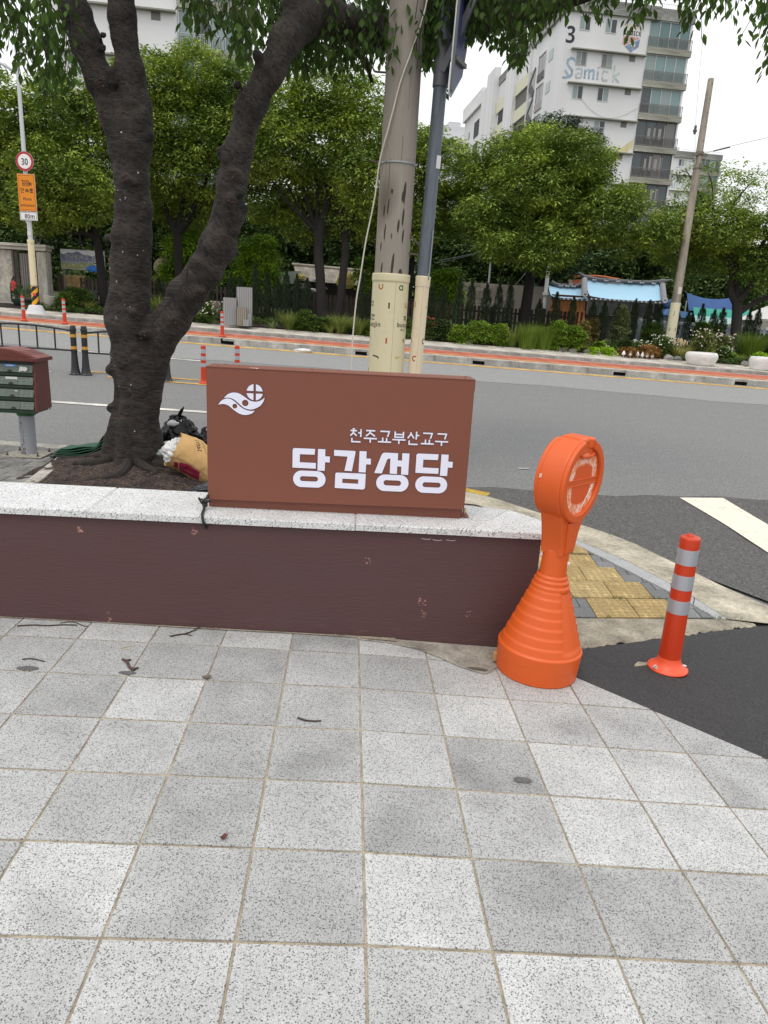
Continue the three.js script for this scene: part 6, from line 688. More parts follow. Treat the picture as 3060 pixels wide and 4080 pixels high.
// ---------------------------------------------------------------- planters, columns, shed, fences
{
  const y = (x, z) => farY(x, z);
  const pl = thing('stone_planter', 'white rounded stone planter on the far pavement, wider left one', 'planter', [11.58, y(11.58, -21.05), -21.05]);
  mesh('bowl', lathe([[0, 0], [0.37, 0.0], [0.41, 0.03], [0.47, 0.14], [0.515, 0.26], [0.50, 0.36], [0.46, 0.41], [0.44, 0.42], [0.0, 0.40]], 48).scale(1, 1, 1), std(0.78, 0.77, 0.75, 0.7, { map: rep(T.soft, 3) }), pl);
  dup(pl, [13.45, y(13.45, -20.7), -20.7], 0.6, 'white rounded stone planter on the far pavement, cut off by the right picture edge').scale.set(0.74, 1.02, 0.74);
  const bx = thing('grooved_columns', 'cluster of grooved grey and beige concrete columns of different heights on the far pavement', 'concrete columns', [-4.05, 1.0, -23.5], 0.25);
  const colm = (w, h, x, z, m, d = w) => { const s = new THREE.Shape(), n = Math.round(w / 0.062), p = []; const edge = (x0, z0, x1, z1, N) => { for (let i = 0; i < N; i++) for (const [u, o] of [[0, 0], [0.55, 0], [0.60, 0.022], [0.95, 0.022]]) { const k = (i + u) / N, nx = (z1 - z0), nz = -(x1 - x0), l = Math.hypot(nx, nz); p.push([lerp(x0, x1, k) - nx / l * o, lerp(z0, z1, k) - nz / l * o]); } }; edge(-w / 2, -d / 2, w / 2, -d / 2, n); edge(w / 2, -d / 2, w / 2, d / 2, n); edge(w / 2, d / 2, -w / 2, d / 2, n); edge(-w / 2, d / 2, -w / 2, -d / 2, n); mesh('column', ext(p, h).rotateX(-Math.PI / 2).translate(x, 0, z), m, bx); };
  const g1 = std(0.34, 0.345, 0.35, 0.9), g2 = std(0.30, 0.27, 0.22, 0.9);
  colm(0.50, 1.30, 0.20, -0.22, g1); colm(0.42, 0.92, -0.32, -0.10, g1); colm(0.32, 0.63, 0.06, 0.16, g2); colm(0.20, 0.41, 0.29, 0.17, g1); colm(0.20, 0.21, 0.19, 0.34, g1);
  const po = thing('concrete_marker', 'small beige concrete block post behind white flowers', 'marker post', [-5.0, y(-5, -24.2) - 0.05, -24.2], 0.2); mesh('block', rbox(0.28, 0.85, 0.2, 0.015, 0, 0.42, 0), std(0.30, 0.27, 0.22, 0.9, { map: rep(T.conc, 1) }), po);
  const sh = thing('shed', 'small pale concrete shed with a flat roof at the far left edge', 'shed', [-13.9, 1.2, -27.9]);
  const wall = std(0.86, 0.83, 0.77, 0.95, { map: rep(T.conc, 0.7), bumpMap: rep(T.bump, 1), bumpScale: 0.004 });
  mesh('wall', [box(1.55, 2.15, 0.5, -0.15, 1.0, 0.62), box(0.35, 2.1, 0.06, 1.73, 1.0, 0.88)], wall, sh); mesh('side_wall', box(0.3, 2.1, 0.4, 1.78, 1.02, 0.66), std(1.0, 0.98, 0.94, 0.95, { map: rep(T.conc, 0.8) }), sh);
  mesh('roof', [rbox(3.4, 0.10, 0.8, 0.02, 0.32, 2.27, 0.72), box(3.3, 0.12, 0.6, 0.30, 2.16, 0.70)], std(1.0, 1.0, 0.95, 0.8, { map: rep(T.conc, 1) }), sh);
  mesh('door', [box(0.62, 1.75, 0.06, 1.2, 1.1, 0.86)], std(0.13, 0.115, 0.10, 0.8), sh); mesh('door_slats', Array.from({ length: 6 }, (_, i) => box(0.03, 1.5, 0.02, 0.98 + i * 0.085, 1.2, 0.90)), std(0.24, 0.225, 0.21, 0.7), sh); mesh('frame', [box(0.07, 2.05, 0.1, 0.66, 1.05, 0.9), box(0.06, 2.1, 0.1, -0.12 - 0.75, 1.05, 0.93)], std(0.10, 0.085, 0.07, 0.8), sh);
  mesh('window', box(0.46, 0.9, 0.05, -0.38, 1.55, 0.905), std(0.30, 0.33, 0.36, 0.25), sh); mesh('drain_pipe', tube([[0.0, 2.2, 0.95], [0.0, 1.2, 0.95], [-0.1, 0.1, 0.98]], 0.035, 8), std(0.5, 0.5, 0.48, 0.6), sh);
  const pot = thing('plant_pot', 'pale tapered pot standing by the foot of the striped sign pole', 'plant pot', [-11.55, y(-11.55, -26.0), -26.0]); mesh('pot', lathe([[0, 0], [0.17, 0], [0.22, 0.42], [0.235, 0.43], [0.235, 0.46], [0.2, 0.46], [0.18, 0.40], [0, 0.39]], 24), std(0.50, 0.48, 0.40, 0.8), pot);
  const tr = thing('plant_trough', 'dark green plastic trough with plants in front of the shed', 'planter trough', [-12.7, y(-12.7, -26.3), -26.3]); mesh('trough', lathe([[0, 0], [0.30, 0], [0.38, 0.24], [0.40, 0.25], [0.37, 0.25], [0.34, 0.2], [0, 0.2]], 20), std(0.03, 0.07, 0.05, 0.6), tr); mesh('plants', Array.from({ length: 60 }, (_, i) => { const a = i * 2.4, r = 0.3 * Math.sqrt(i / 60); return leafGeo(0.22, 0.08).rotateX(2.4 + (i % 5) * 0.2).rotateY(a).translate(Math.cos(a) * r, 0.3 + (i % 7) * 0.05, Math.sin(a) * r); }), std(0.05, 0.10, 0.03, 0.8, { side: THREE.DoubleSide }), tr);
  const fl = thing('red_flower', 'red flower bunch on a stick against the shed wall', 'flower', [-13.2, 1.35, -26.85]); mesh('stem', [tube([[-0.15, 0, 0], [-0.12, 0.7, 0], [0.0, 0.95, 0]], 0.03, 6), tube([[-0.12, 0.75, 0.02], [0.2, 0.55, 0.05], [0.6, 0.25, 0.05]], 0.025, 6)], M.barkFar, fl); mesh('petals', Array.from({ length: 14 }, (_, i) => new THREE.IcosahedronGeometry(0.055, 1).translate((i % 3 - 1) * 0.05, 0.42 + i * 0.026 - (i % 2) * 0.02, 0.06)), std(0.55, 0.06, 0.05, 0.7), fl);
  // long picket fence behind the planting: each picket a piece
  const fz = (x) => zb(x) - 8.0, wood = [0.10, 0.085, 0.12].map((c) => std(c, c * 0.78, c * 0.62, 0.9)), pale = [std(0.38, 0.43, 0.48, 0.7), std(0.50, 0.55, 0.60, 0.7)], r = rng(44);
  const fence = (label, x0, x1, h, gap, ms, capm) => { const t = thing('picket_fence', label, 'fence'); const pk = box(0.095, h, 0.025); for (let x = x0; x < x1; x += gap) { const z = fz(x), m = mesh('picket', pk, ms[Math.floor(r() * ms.length)], t); m.position.set(x, y(x, z) + h / 2 + 0.05 + (r() - 0.5) * 0.02, z); m.rotation.z = (r() - 0.5) * 0.012; } for (const k of [0.2, 0.86]) for (let x = x0; x < x1; x += 2) { const xb = Math.min(x1, x + 2); mesh('rail', bar([x, y(x, fz(x)) + h * k, fz(x) - 0.035], [xb, y(xb, fz(xb)) + h * k, fz(xb) - 0.035], 0.035, 0.08), ms[0], t); } for (let x = x0; x <= x1 + 0.1; x += 2) mesh('post', box(0.14, h + 0.12, 0.14, x, y(x, fz(x)) + h / 2 + 0.06, fz(x) - 0.08), ms[1], t); if (capm) for (let x = x0; x < x1; x += gap * 2) mesh('cap', rbox(0.26, 0.13, 0.06, 0.03, x + gap / 2, y(x, fz(x)) + h + 0.0, fz(x) + 0.02), capm, t); return t; };
  fence('weathered dark brown picket fence behind the green bushes left of the big trunk', -12.4, -8.6, 1.02, 0.165, wood);
  fence('long dark brown picket fence behind the row of slim conifers', -8.4, 8.7, 1.12, 0.165, wood.map((m) => { const c = m.clone(); c.color.multiplyScalar(0.5); return c; }));
  fence('pale blue and white picket fence with rounded caps at the far right', 11.6, 17.4, 1.02, 0.21, pale, std(0.66, 0.68, 0.70, 0.7));
  // mat over the fence
  const mg = new THREE.PlaneGeometry(0.86, 0.95, 20, 24), mp = mg.attributes.position; for (let i = 0; i < mp.count; i++) { const v = mp.getY(i) + 0.475, u = mp.getX(i), k = v - 0.42; if (v < 0.42) { mp.setY(i, -0.42 + v - 0.04 * Math.cos(u * 4)); mp.setZ(i, 0.055 + 0.015 * Math.sin(u * 8)); } else if (k < 0.11) { mp.setY(i, 0.025 * Math.sin(k / 0.11 * Math.PI)); mp.setZ(i, 0.055 - k); } else { mp.setY(i, -(k - 0.11)); mp.setZ(i, -0.055); } } mg.computeVertexNormals(); const mm = tag(mesh('doormat', mg, std(1.0, 0.66, 0.32, 1, { side: THREE.DoubleSide, map: rep(T.conc, 2), bumpMap: rep(T.bump, 3), bumpScale: 0.01 })), 'fluffy tan mat hung over the brown picket fence', 'mat'); mm.position.set(-11.7, y(-11.7, fz(-11.7)) + 1.12, fz(-11.7));
  const lb = thing('fence_letter_box', 'small dark grey box fixed to the brown picket fence', 'letter box', [-10.85, y(-10.85, fz(-10.85)) + 0.25, fz(-10.85) + 0.12]); mesh('box', rbox(0.34, 0.30, 0.2, 0.02, 0, 0.15, 0), std(0.06, 0.06, 0.055, 0.6), lb); mesh('lid', ext([[-0.19, 0.29], [0.19, 0.29], [0.15, 0.36], [-0.15, 0.36]], 0.2).translate(0, 0, -0.1), std(0.08, 0.08, 0.075, 0.6), lb);
  // church banner
  const ban = thing('banner', 'landscape printed church banner with Korean lettering behind the picket fence', 'banner', [-11.16, 2.75, -28.6]);
  const bt = ctex(1024, 448, (g, W, H) => { const gr = g.createLinearGradient(0, 0, 0, H); gr.addColorStop(0, '#f2f3f6'); gr.addColorStop(1, '#f4f4ef'); g.fillStyle = gr; g.fillRect(0, 0, W, H); g.fillStyle = '#7d84a0'; g.beginPath(); g.moveTo(0, 60); for (let x = 0; x <= W; x += 32) g.lineTo(x, 66 + 28 * Math.sin(x * 0.011 + 0.5) + 18 * Math.sin(x * 0.027) + (x > 300 ? (x - 300) * 0.06 : 0)); g.lineTo(W, 330); g.lineTo(0, 330); g.fill(); const g2 = g.createLinearGradient(0, 200, 0, 340); g2.addColorStop(0, 'rgba(170,176,195,0)'); g2.addColorStop(1, 'rgba(215,218,225,1)'); g.fillStyle = g2; g.fillRect(0, 200, W, 140); g.fillStyle = '#a9ac72'; g.beginPath(); g.moveTo(0, 300); for (let x = 0; x <= W; x += 40) g.lineTo(x, 300 + 20 * Math.sin(x * 0.008)); g.lineTo(W, H); g.lineTo(0, H); g.fill(); const r2 = rng(2); for (let i = 0; i < 300; i++) { g.fillStyle = `rgba(${200 + r2() * 50},${205 + r2() * 45},${160 + r2() * 60},.5)`; g.fillRect(r2() * W, 330 + r2() * 118, 14 + r2() * 40, 4 + r2() * 8); } inkHangul(g, '대한예수교', 108, 108, 96, 11, 1.16, '#20242c', '#f2f2f4'); inkHangul(g, '장 로 회', 112, 232, 86, 11, 1.38, '#20242c', '#f2f2f4'); inkHangul(g, '예수', 740, 130, 200, 24, 1.1, '#14161c', '#f2f2f4'); });
  const bg = new THREE.PlaneGeometry(1.72, 0.72, 12, 2); mesh('print', bg.translate(0, 0.38, 0.025), std(0.9, 0.9, 0.9, 0.6, { map: bt }), ban); mesh('frame', [box(1.76, 0.03, 0.04, 0, 0.755, 0), box(1.76, 0.03, 0.04, 0, 0.005, 0), box(0.03, 0.76, 0.04, -0.87, 0.38, 0), box(0.03, 0.76, 0.04, 0.87, 0.38, 0), box(1.74, 0.74, 0.02, 0, 0.38, 0)], std(0.5, 0.5, 0.5, 0.5), ban); mesh('leg', [box(0.05, 2.0, 0.05, -0.8, -0.6, -0.05), box(0.05, 2.0, 0.05, 0.8, -0.6, -0.05)], M.steel, ban);
  const fr = thing('steel_frame', 'dark pipe frame with wires rising behind the shed and banner', 'frame', [-12.4, 3.2, -29.2]); mesh('pipe', [bar([-1.1, 0, 0], [-1.15, 1.1, 0], 0.05), bar([1.0, -1, 0], [0.95, 0.92, 0], 0.05), bar([1.75, -1, 0], [1.72, 0.92, 0], 0.05), bar([-1.15, 1.1, 0], [1.72, 0.92, 0], 0.045)], std(0.05, 0.045, 0.045, 0.7), fr); mesh('wire', [tube([[-1.1, 0.7, 0], [0, 0.6, 0], [1, 0.6, 0]], 0.008, 4), tube([[0.3, 0.95, 0], [1.5, 0.5, 0.1], [3.2, 0.15, 0.2]], 0.012, 4)], std(0.08, 0.08, 0.08, 0.7), fr);
  const hose = thing('hose_coil', 'coil of grey hose hanging on the shed roof corner', 'hose', [-12.15, 3.4, -26.8]); mesh('coil', [0, 1, 2].map((i) => new THREE.TorusGeometry(0.13 + i * 0.012, 0.012, 6, 20).scale(0.55, 1.4, 1).rotateY(i * 0.3).translate(0, 0.35, 0)), std(0.22, 0.24, 0.23, 0.6), hose);
  const tp = (name, label, cat, pos, w, h, d, seed, m) => { const t = thing(name, label, cat, pos); mesh('sheet', bag(seed, w, h, d, 36, 0.22), m, t); return t; };
  tp('tarpaulin', 'crumpled bright blue tarpaulin under the church banner', 'tarpaulin', [-10.55, 2.78, -28.0], 0.30, 0.14, 0.2, 3, std(0.05, 0.22, 0.72, 0.5));
  tp('covered_heap', 'heap of bundles under a dirty cream cover seen between the forked trunks', 'heap', [-8.55, 3.1, -31], 0.40, 0.42, 0.4, 6, std(0.8, 0.68, 0.48, 0.9, { map: rep(T.conc, 2) })); tp('plastic_crate', 'mustard yellow crate below the covered heap', 'crate', [-8.72, 2.55, -30.6], 0.26, 0.2, 0.25, 7, std(0.34, 0.23, 0.08, 0.8));
  { const t = thing('household_heap', 'jumble of white and grey household scrap behind the forked trunk', 'scrap heap', [-7.55, 2.2, -31]); const q = rng(33); for (let i = 0; i < 30; i++) { const c = [0.5, 0.34, 0.14, 0.05][i % 4]; mesh('scrap_piece', i % 3 ? bag(50 + i, 0.10 + q() * 0.14, 0.06 + q() * 0.1, 0.12, 14, 0.2) : rbox(0.16 + q() * 0.24, 0.1 + q() * 0.14, 0.2, 0.02), std(c, c, c * 1.02, 0.6), t).position.set((q() - 0.5) * 1.5, 0.1 + q() * 1.35, (q() - 0.5) * 0.5); t.children[i].rotation.set(q(), q() * 3, (q() - 0.5) * 1.2); } }
  for (const [x, yy, w, h, s, l] of [[-4.92, 2.95, 0.28, 0.34, 21, 'pale yellow tarpaulin heap left of the grooved columns top'], [-4.38, 2.85, 0.26, 0.28, 22, 'pale yellow tarpaulin heap just right of the tall grooved column'], [-2.5, 3.05, 0.26, 0.17, 23, 'bright yellow sack in the yard left of the twin trunks'], [-0.42, 3.02, 0.46, 0.42, 24, 'large yellow tarpaulin draped over goods right of the twin trunks']]) tp('tarpaulin', l, 'tarpaulin', [x, yy, -31.2], w, h, 0.3, s, std(0.70, 0.56, 0.18, 0.7));
  tp('pink_cover', 'pinkish cloth covered load standing in the yard', 'covered load', [-3.92, 2.98, -31], 0.18, 0.32, 0.2, 26, std(0.52, 0.40, 0.34, 0.9));
  { const t = thing('lean_to_roof', 'grey translucent sheet roof of a lean to behind the fence', 'roof sheet', [-3.3, 2.95, -31.5]); mesh('sheet', ext([[-0.5, -0.24], [0.75, -0.14], [0.85, 0.42], [-0.45, 0.26]], 0.03).rotateX(-0.35), std(0.36, 0.41, 0.40, 0.4), t); mesh('edge', bar([-0.52, -0.24, 0.12], [0.76, -0.14, 0.12], 0.05), std(0.5, 0.52, 0.52, 0.5), t); mesh('leg', [bar([-0.4, -0.3, 0], [-0.4, -1.6, 0], 0.06), bar([0.6, -0.3, 0], [0.6, -1.6, 0], 0.06)], M.barkFar, t); }
  { const t = thing('scrap_pile', 'grey and white bundles piled on a shelf beneath the corrugated roof', 'scrap pile', [-2.2, 2.35, -32]); const q = rng(35); for (let i = 0; i < 16; i++) { const c = [0.55, 0.3, 0.2, 0.06][i % 4]; const m = mesh('bundle', bag(80 + i, 0.14 + q() * 0.18, 0.07 + q() * 0.06, 0.15, 14, 0.2), std(c, c * 1.01, c * 1.06, 0.6), t); m.position.set((q() - 0.4) * 1.2, q() * 0.75, q() * 0.4); m.rotation.z = (q() - 0.5); } }
  // corrugated roof
  { const t = thing('corrugated_shed', 'long low shed with a grey corrugated roof behind the twin trunks', 'shed', [-1.0, 1.6, -34]); const n = 150, pos = [], idx = [], uv = []; for (let i = 0; i <= n; i++) for (let j = 0; j <= 6; j++) { const x = -2.0 + 4.2 * i / n, v = j / 6; pos.push(x + v * 0.25, 2.05 - v * 0.72 + 0.022 * Math.sin(i / n * 4.2 / 0.105 * 6.283) - 0.06 * x * 0.4, v * 1.3); uv.push(x, v); } for (let i = 0; i < n; i++) for (let j = 0; j < 6; j++) { const a = i * 7 + j, b = a + 7; idx.push(a, a + 1, b, b, a + 1, b + 1); } const g = new THREE.BufferGeometry(); g.setAttribute('position', new THREE.Float32BufferAttribute(pos, 3)); g.setAttribute('uv', new THREE.Float32BufferAttribute(uv, 2)); g.setIndex(idx); g.computeVertexNormals(); mesh('roof', g, std(0.62, 0.56, 0.50, 0.95, { map: rep(T.conc, 0.8), side: THREE.DoubleSide }), t); mesh('ridge', tube([[-2.1, 2.15, 0], [2.3, 2.02, 0]], 0.07, 10, 4), std(0.8, 0.75, 0.68, 0.9, { map: rep(T.conc, 2) }), t); mesh('wall', box(3.9, 1.5, 0.1, 0.1, 0.6, 0.9), std(0.05, 0.045, 0.04, 0.9), t); }
  // block wall: every block a piece
  { const t = thing('block_wall', 'weathered grey concrete block wall behind the slim conifers right of the poles', 'wall', [0, 0, 0]); const q = rng(61), ms = [0.46, 0.52, 0.41, 0.56].map((c) => std(c, c * 0.93, c * 0.84, 0.95, { map: rep(T.conc, 1.3), bumpMap: rep(T.bump, 2), bumpScale: 0.004 })), bl = rbox(0.388, 0.185, 0.15, 0.008, 0, 0, 0, 1); for (let j = 0; j < 9; j++) for (let i = 0; i < 17; i++) { const x = 3.6 + i * 0.4 + (j % 2) * 0.2, z = -34 - 0.02 * i; if (j > 7 && i < 3) continue; const b = mesh('block', bl, ms[Math.floor(q() * 4)], t); b.position.set(x, 1.72 + j * 0.195, z + (q() - 0.5) * 0.008); } mesh('mortar', box(7.0, 1.78, 0.10, 7.0, 2.5, -34.16).rotateY(0), std(0.20, 0.18, 0.155, 1), t); }
  { const t = thing('lamp_post', 'thin grey post with a small lamp head behind the block wall', 'lamp post', [6.75, 1.8, -34.8]); mesh('post', cyl(0.05, 0.045, 2.8, 0, 0, 0, 10), std(0.4, 0.4, 0.42, 0.5), t); mesh('lamp_head', lathe([[0, 0.10], [0.06, 0.10], [0.20, 0.02], [0.20, -0.02], [0.06, -0.06], [0, -0.06]], 16).translate(0, 2.8, 0), std(0.55, 0.55, 0.5, 0.5), t); }
  for (const [x0, y0, x1, y1, z, rr] of [[3.95, 4.25, 6.9, 5.1, -33, 0.02], [3.95, 4.15, 6.4, 4.95, -33, 0.015], [7.6, 3.3, 9.1, 5.4, -32.5, 0.02]]) tag(mesh('wire', tube([[x0, y0, z], [(x0 + x1) / 2, (y0 + y1) / 2 - 0.06, z], [x1, y1, z]], rr * 0.6, 5), std(0.18, 0.20, 0.20, 0.7)), x0 > 7 ? 'slanting guy wire in front of the block wall beside the round tree' : y0 > 4.2 ? 'upper wire running to the lamp post over the block wall' : 'lower wire running to the lamp post over the block wall', 'wire');
  // blue roofed house
  { const t = thing('tile_trimmed_house', 'small house with a light blue metal roof, dark tile trim and orange boarded front', 'house', [11.6, 1.35, -31.6]); const X = (x) => x - 11.6, Y = (v) => v - 1.35, blue = std(0.40, 0.66, 0.86, 0.5), tile = std(0.13, 0.135, 0.15, 0.7), wht = std(0.66, 0.67, 0.70, 0.6), wood = [std(0.56, 0.22, 0.07, 0.7), std(0.48, 0.18, 0.055, 0.7)], dk = std(0.045, 0.04, 0.04, 0.9);
    const roof = (x0, x1, yr, ye, sag) => { const n = 40, pos = [], idx = [], uv = []; for (let i = 0; i <= n; i++) for (let j = 0; j <= 8; j++) { const u = i / n, v = j / 8, x = lerp(x0, x1, u), curve = 0.10 * Math.pow(Math.abs(u - 0.5) * 2, 3) * sag; pos.push(X(x), Y(lerp(yr, ye, v) - 0.12 * Math.sin(v * Math.PI) + curve + (i % 4 === 0 ? 0.006 : 0)), -0.1 + v * 0.9); uv.push(x, v); } for (let i = 0; i < n; i++) for (let j = 0; j < 8; j++) { const a = i * 9 + j, b = a + 9; idx.push(a, a + 1, b, b, a + 1, b + 1); } const g = new THREE.BufferGeometry(); g.setAttribute('position', new THREE.Float32BufferAttribute(pos, 3)); g.setAttribute('uv', new THREE.Float32BufferAttribute(uv, 2)); g.setIndex(idx); g.computeVertexNormals(); return g; };
    mesh('roof', roof(10.72, 14.2, 3.62, 2.86, 1), blue, t); mesh('roof', roof(9.0, 10.66, 3.30, 2.80, 0.4), blue, t);
    const ridge = (x0, x1, y0, n, name) => { mesh(name, [tube(Array.from({ length: 7 }, (_, i) => { const u = i / 6; return [X(lerp(x0, x1, u)), Y(y0 + 0.14 * Math.pow(Math.abs(u - 0.5) * 2, 4)), -0.08]; }), 0.085, 8, 30)], tile, t); for (let i = 0; i < n; i++) { const x = lerp(x0 + 0.3, x1 - 0.3, (i + 0.5) / n); mesh('ridge_ornament', [cyl(0.055, 0.055, 0.03, 0, 0, 0, 12).rotateX(Math.PI / 2), box(0.20, 0.04, 0.03, 0, -0.05, 0.015), box(0.10, 0.05, 0.03, 0, 0.02, 0.015)], wht, t).position.set(X(x), Y(y0 + 0.03), 0.01); } };
    ridge(10.5, 14.5, 3.72, 6, 'ridge_tiles'); ridge(9.1, 10.6, 3.38, 3, 'ridge_tiles');
    mesh('ridge_horn', [taper([[X(10.75), Y(3.72), -0.08], [X(10.45), Y(3.92), -0.06], [X(10.3), Y(4.0), -0.04]], [0.10, 0.08, 0.03]), taper([[X(14.2), Y(3.72), -0.08], [X(14.55), Y(3.86), -0.06], [X(14.75), Y(3.92), -0.04]], [0.10, 0.08, 0.03])], tile, t);
    for (const [x, y0, y1] of [[10.62, 3.72, 3.05], [14.35, 3.68, 2.98]]) { mesh('gable_tiles', Array.from({ length: 7 }, (_, i) => cyl(0.135, 0.118, 0.20, 0, 0, 0, 16).rotateX(Math.PI / 2 + 0.75).translate(X(x) - i * 0.03, Y(lerp(y0, y1, i / 6.5)) - 0.02, -0.02 + i * 0.135)), std(0.30, 0.30, 0.32, 0.8), t); mesh('gable_end', [new THREE.RingGeometry(0.055, 0.13, 20).translate(X(x) - 0.19, Y(y1 - 0.03), 1.0), new THREE.CircleGeometry(0.06, 16).translate(X(x) - 0.19, Y(y1 + 0.02), 1.005)], wht, t); }
    for (let i = 0; i < 24; i++) { const x = 9.08 + i * 0.214; if (Math.abs(x - 10.68) < 0.08) continue; mesh('eave_disc', cyl(0.045, 0.045, 0.03, 0, 0, 0, 10).rotateX(Math.PI / 2), wht, t).position.set(X(x), Y(x < 10.68 ? 2.765 : 2.83), 0.83); mesh('eave_tile', cyl(0.05, 0.05, 0.14, 0, 0, 0, 8).rotateX(Math.PI / 2), tile, t).position.set(X(x) + 0.1, Y(x < 10.68 ? 2.755 : 2.815), 0.72); }
    for (let i = 0; i < 16; i++) mesh('board', box(0.094, 0.46, 0.03, X(9.08 + i * 0.1), Y(2.49), 0.55), wood[i % 2], t); mesh('boards_backing', box(1.62, 1.9, 0.05, X(9.85), Y(2.0), 0.5), std(0.09, 0.035, 0.02, 0.9), t); mesh('batten', [box(1.62, 0.05, 0.05, X(9.85), Y(2.25), 0.57)], wood[0], t); for (let i = 0; i < 9; i++) mesh('slat', box(0.085, 0.95, 0.03, X(9.1 + i * 0.19), Y(1.75), 0.56), wood[(i + 1) % 2], t);
    mesh('wall', box(3.5, 1.9, 0.1, X(12.4), Y(1.95), 0.35), dk, t); for (const x of [10.78, 11.35, 11.92, 12.85, 13.9]) mesh('window_frame', box(0.05, 0.62, 0.06, X(x), Y(2.48), 0.42), std(0.28, 0.26, 0.24, 0.6), t); for (const [x0, x1] of [[10.8, 11.33], [11.37, 11.9], [11.94, 12.83], [12.87, 13.88]]) mesh('window_pane', box(x1 - x0 - 0.05, 0.58, 0.03, X((x0 + x1) / 2), Y(2.5), 0.41), std(0.05, 0.055, 0.06, 0.15), t); mesh('sill', box(3.2, 0.04, 0.08, X(12.35), Y(2.16), 0.44), std(0.22, 0.20, 0.18, 0.7), t); }
  { const t = thing('rusty_roof', 'rusty orange and cream corrugated roof showing above the blue roof', 'roof', [12.2, 3.3, -34.5]); const q = rng(71); for (let i = 0; i < 12; i++) { const x = -1.35 + i * 0.24; mesh('roof_panel', ext([[0, 0], [0.235, 0], [0.235 - 0.12, 0.52 - Math.abs(i - 5.5) * 0.03], [-0.12, 0.53 - Math.abs(i - 6) * 0.03]], 0.02).rotateX(-0.5).translate(x, 0.2, 0), i % 3 === 0 || i > 8 ? std(0.48, 0.38, 0.30, 0.9) : std(0.36 + q() * 0.1, 0.12, 0.05, 0.9), t); } mesh('ridge', tube([[-1.2, 0.70, -0.2], [0, 0.78, -0.2], [1.2, 0.68, -0.2]], 0.05, 8), std(0.55, 0.18, 0.07, 0.85), t); mesh('under', box(2.8, 0.5, 0.1, 0, -0.1, -0.1), std(0.1, 0.08, 0.06, 1), t); }
  { const t = thing('loudspeaker_pole', 'white pole with a horn loudspeaker behind the round tree', 'pole', [8.85, 1.6, -31.5], 0); mesh('pole', [cyl(0.085, 0.085, 3.3, 0, 0, 0, 14), cyl(0.14, 0.14, 0.12, 0, 1.3, 0, 14)], std(0.60, 0.61, 0.63, 0.5), t); mesh('pole_top', cyl(0.06, 0.05, 2.6, 0, 3.3, 0, 12), std(0.60, 0.61, 0.63, 0.5), t); mesh('horn', [lathe([[0.03, 0], [0.06, 0.1], [0.19, 0.24], [0.2, 0.25], [0.18, 0.24], [0.04, 0.1], [0, 0.1]], 18).rotateZ(-1.1).rotateY(0.5).translate(0.08, 3.0, 0.1)], std(0.70, 0.70, 0.70, 0.5), t); }
  { const t = thing('market_canopy', 'blue net canopy over green and white sheets at the far right', 'canopy', [17.2, 1.45, -32]); const sheet = (w, h, x, y0, z, m, sag, tilt = 0.5) => { const g = new THREE.PlaneGeometry(w, h, 20, 6), p = g.attributes.position; for (let i = 0; i < p.count; i++) { const u = p.getX(i) / w * 2, v = p.getY(i) / h + 0.5; p.setY(i, p.getY(i) + sag * u * u * v); p.setZ(i, -v * tilt + 0.05 * Math.sin(u * 7)); } g.computeVertexNormals(); return g.translate(x, y0, z); }; mesh('blue_net', sheet(2.6, 0.6, 0.1, 1.45, 0, null, 0.22), std(0.035, 0.10, 0.28, 0.7, { side: THREE.DoubleSide }), t); mesh('green_sheet', sheet(2.8, 0.45, 0.3, 1.05, 0.5, null, 0.03, 0.3), std(0.04, 0.36, 0.28, 0.6, { side: THREE.DoubleSide }), t); mesh('white_sheet', [sheet(2.7, 0.3, 0.2, 0.75, 0.8, null, 0.02, 0.2)], std(0.42, 0.62, 0.60, 0.6, { side: THREE.DoubleSide }), t); mesh('prop', [bar([-1.4, -0.5, 0], [-1.4, 1.6, 0], 0.06), bar([1.7, -0.5, 0], [1.7, 1.7, 0], 0.06)], M.steel, t); }
  { const t = thing('blue_hut', 'low blue topped hut behind the pale fence beside the right utility pole', 'hut', [14.7, 1.35, -30.6]); mesh('roof', [ext([[-0.55, 0.95], [0.6, 0.85], [0.75, 1.1], [-0.4, 1.22]], 0.7).translate(0, 0, -0.5)], std(0.14, 0.30, 0.62, 0.5), t); mesh('wall', box(1.0, 0.95, 0.5, 0, 0.45, -0.2), std(0.10, 0.15, 0.20, 0.6), t); mesh('net', [bag(91, 0.5, 0.22, 0.2, 24, 0.15).translate(0, 1.45, -0.5)], std(0.06, 0.12, 0.22, 0.8), t); }
  { const t = thing('white_tent', 'white peaked tent with a pointed finial at the right edge behind the fence', 'tent', [19.6, 1.5, -31]); mesh('canopy', new THREE.ConeGeometry(2.2, 0.85, 4, 6).rotateY(0.5).translate(0, 1.2, 0), std(0.58, 0.57, 0.54, 0.6), t); mesh('valance', box(2.9, 0.5, 2.6, 0, 0.6, 0), std(0.36, 0.34, 0.30, 0.7), t); mesh('blue_panel', ext([[0.2, 0.95], [1.4, 0.8], [0.8, 1.15], [0.3, 1.3]], 0.05).translate(0, -0.05, 1.3), std(0.2, 0.40, 0.72, 0.6), t); mesh('finial', lathe([[0, 0], [0.14, 0], [0.13, 0.35], [0.10, 0.36], [0.09, 0.5], [0.17, 0.58], [0.08, 0.74], [0.0, 0.92]], 12).translate(-0.3, 1.5, 0.2), std(0.70, 0.69, 0.66, 0.6), t); }
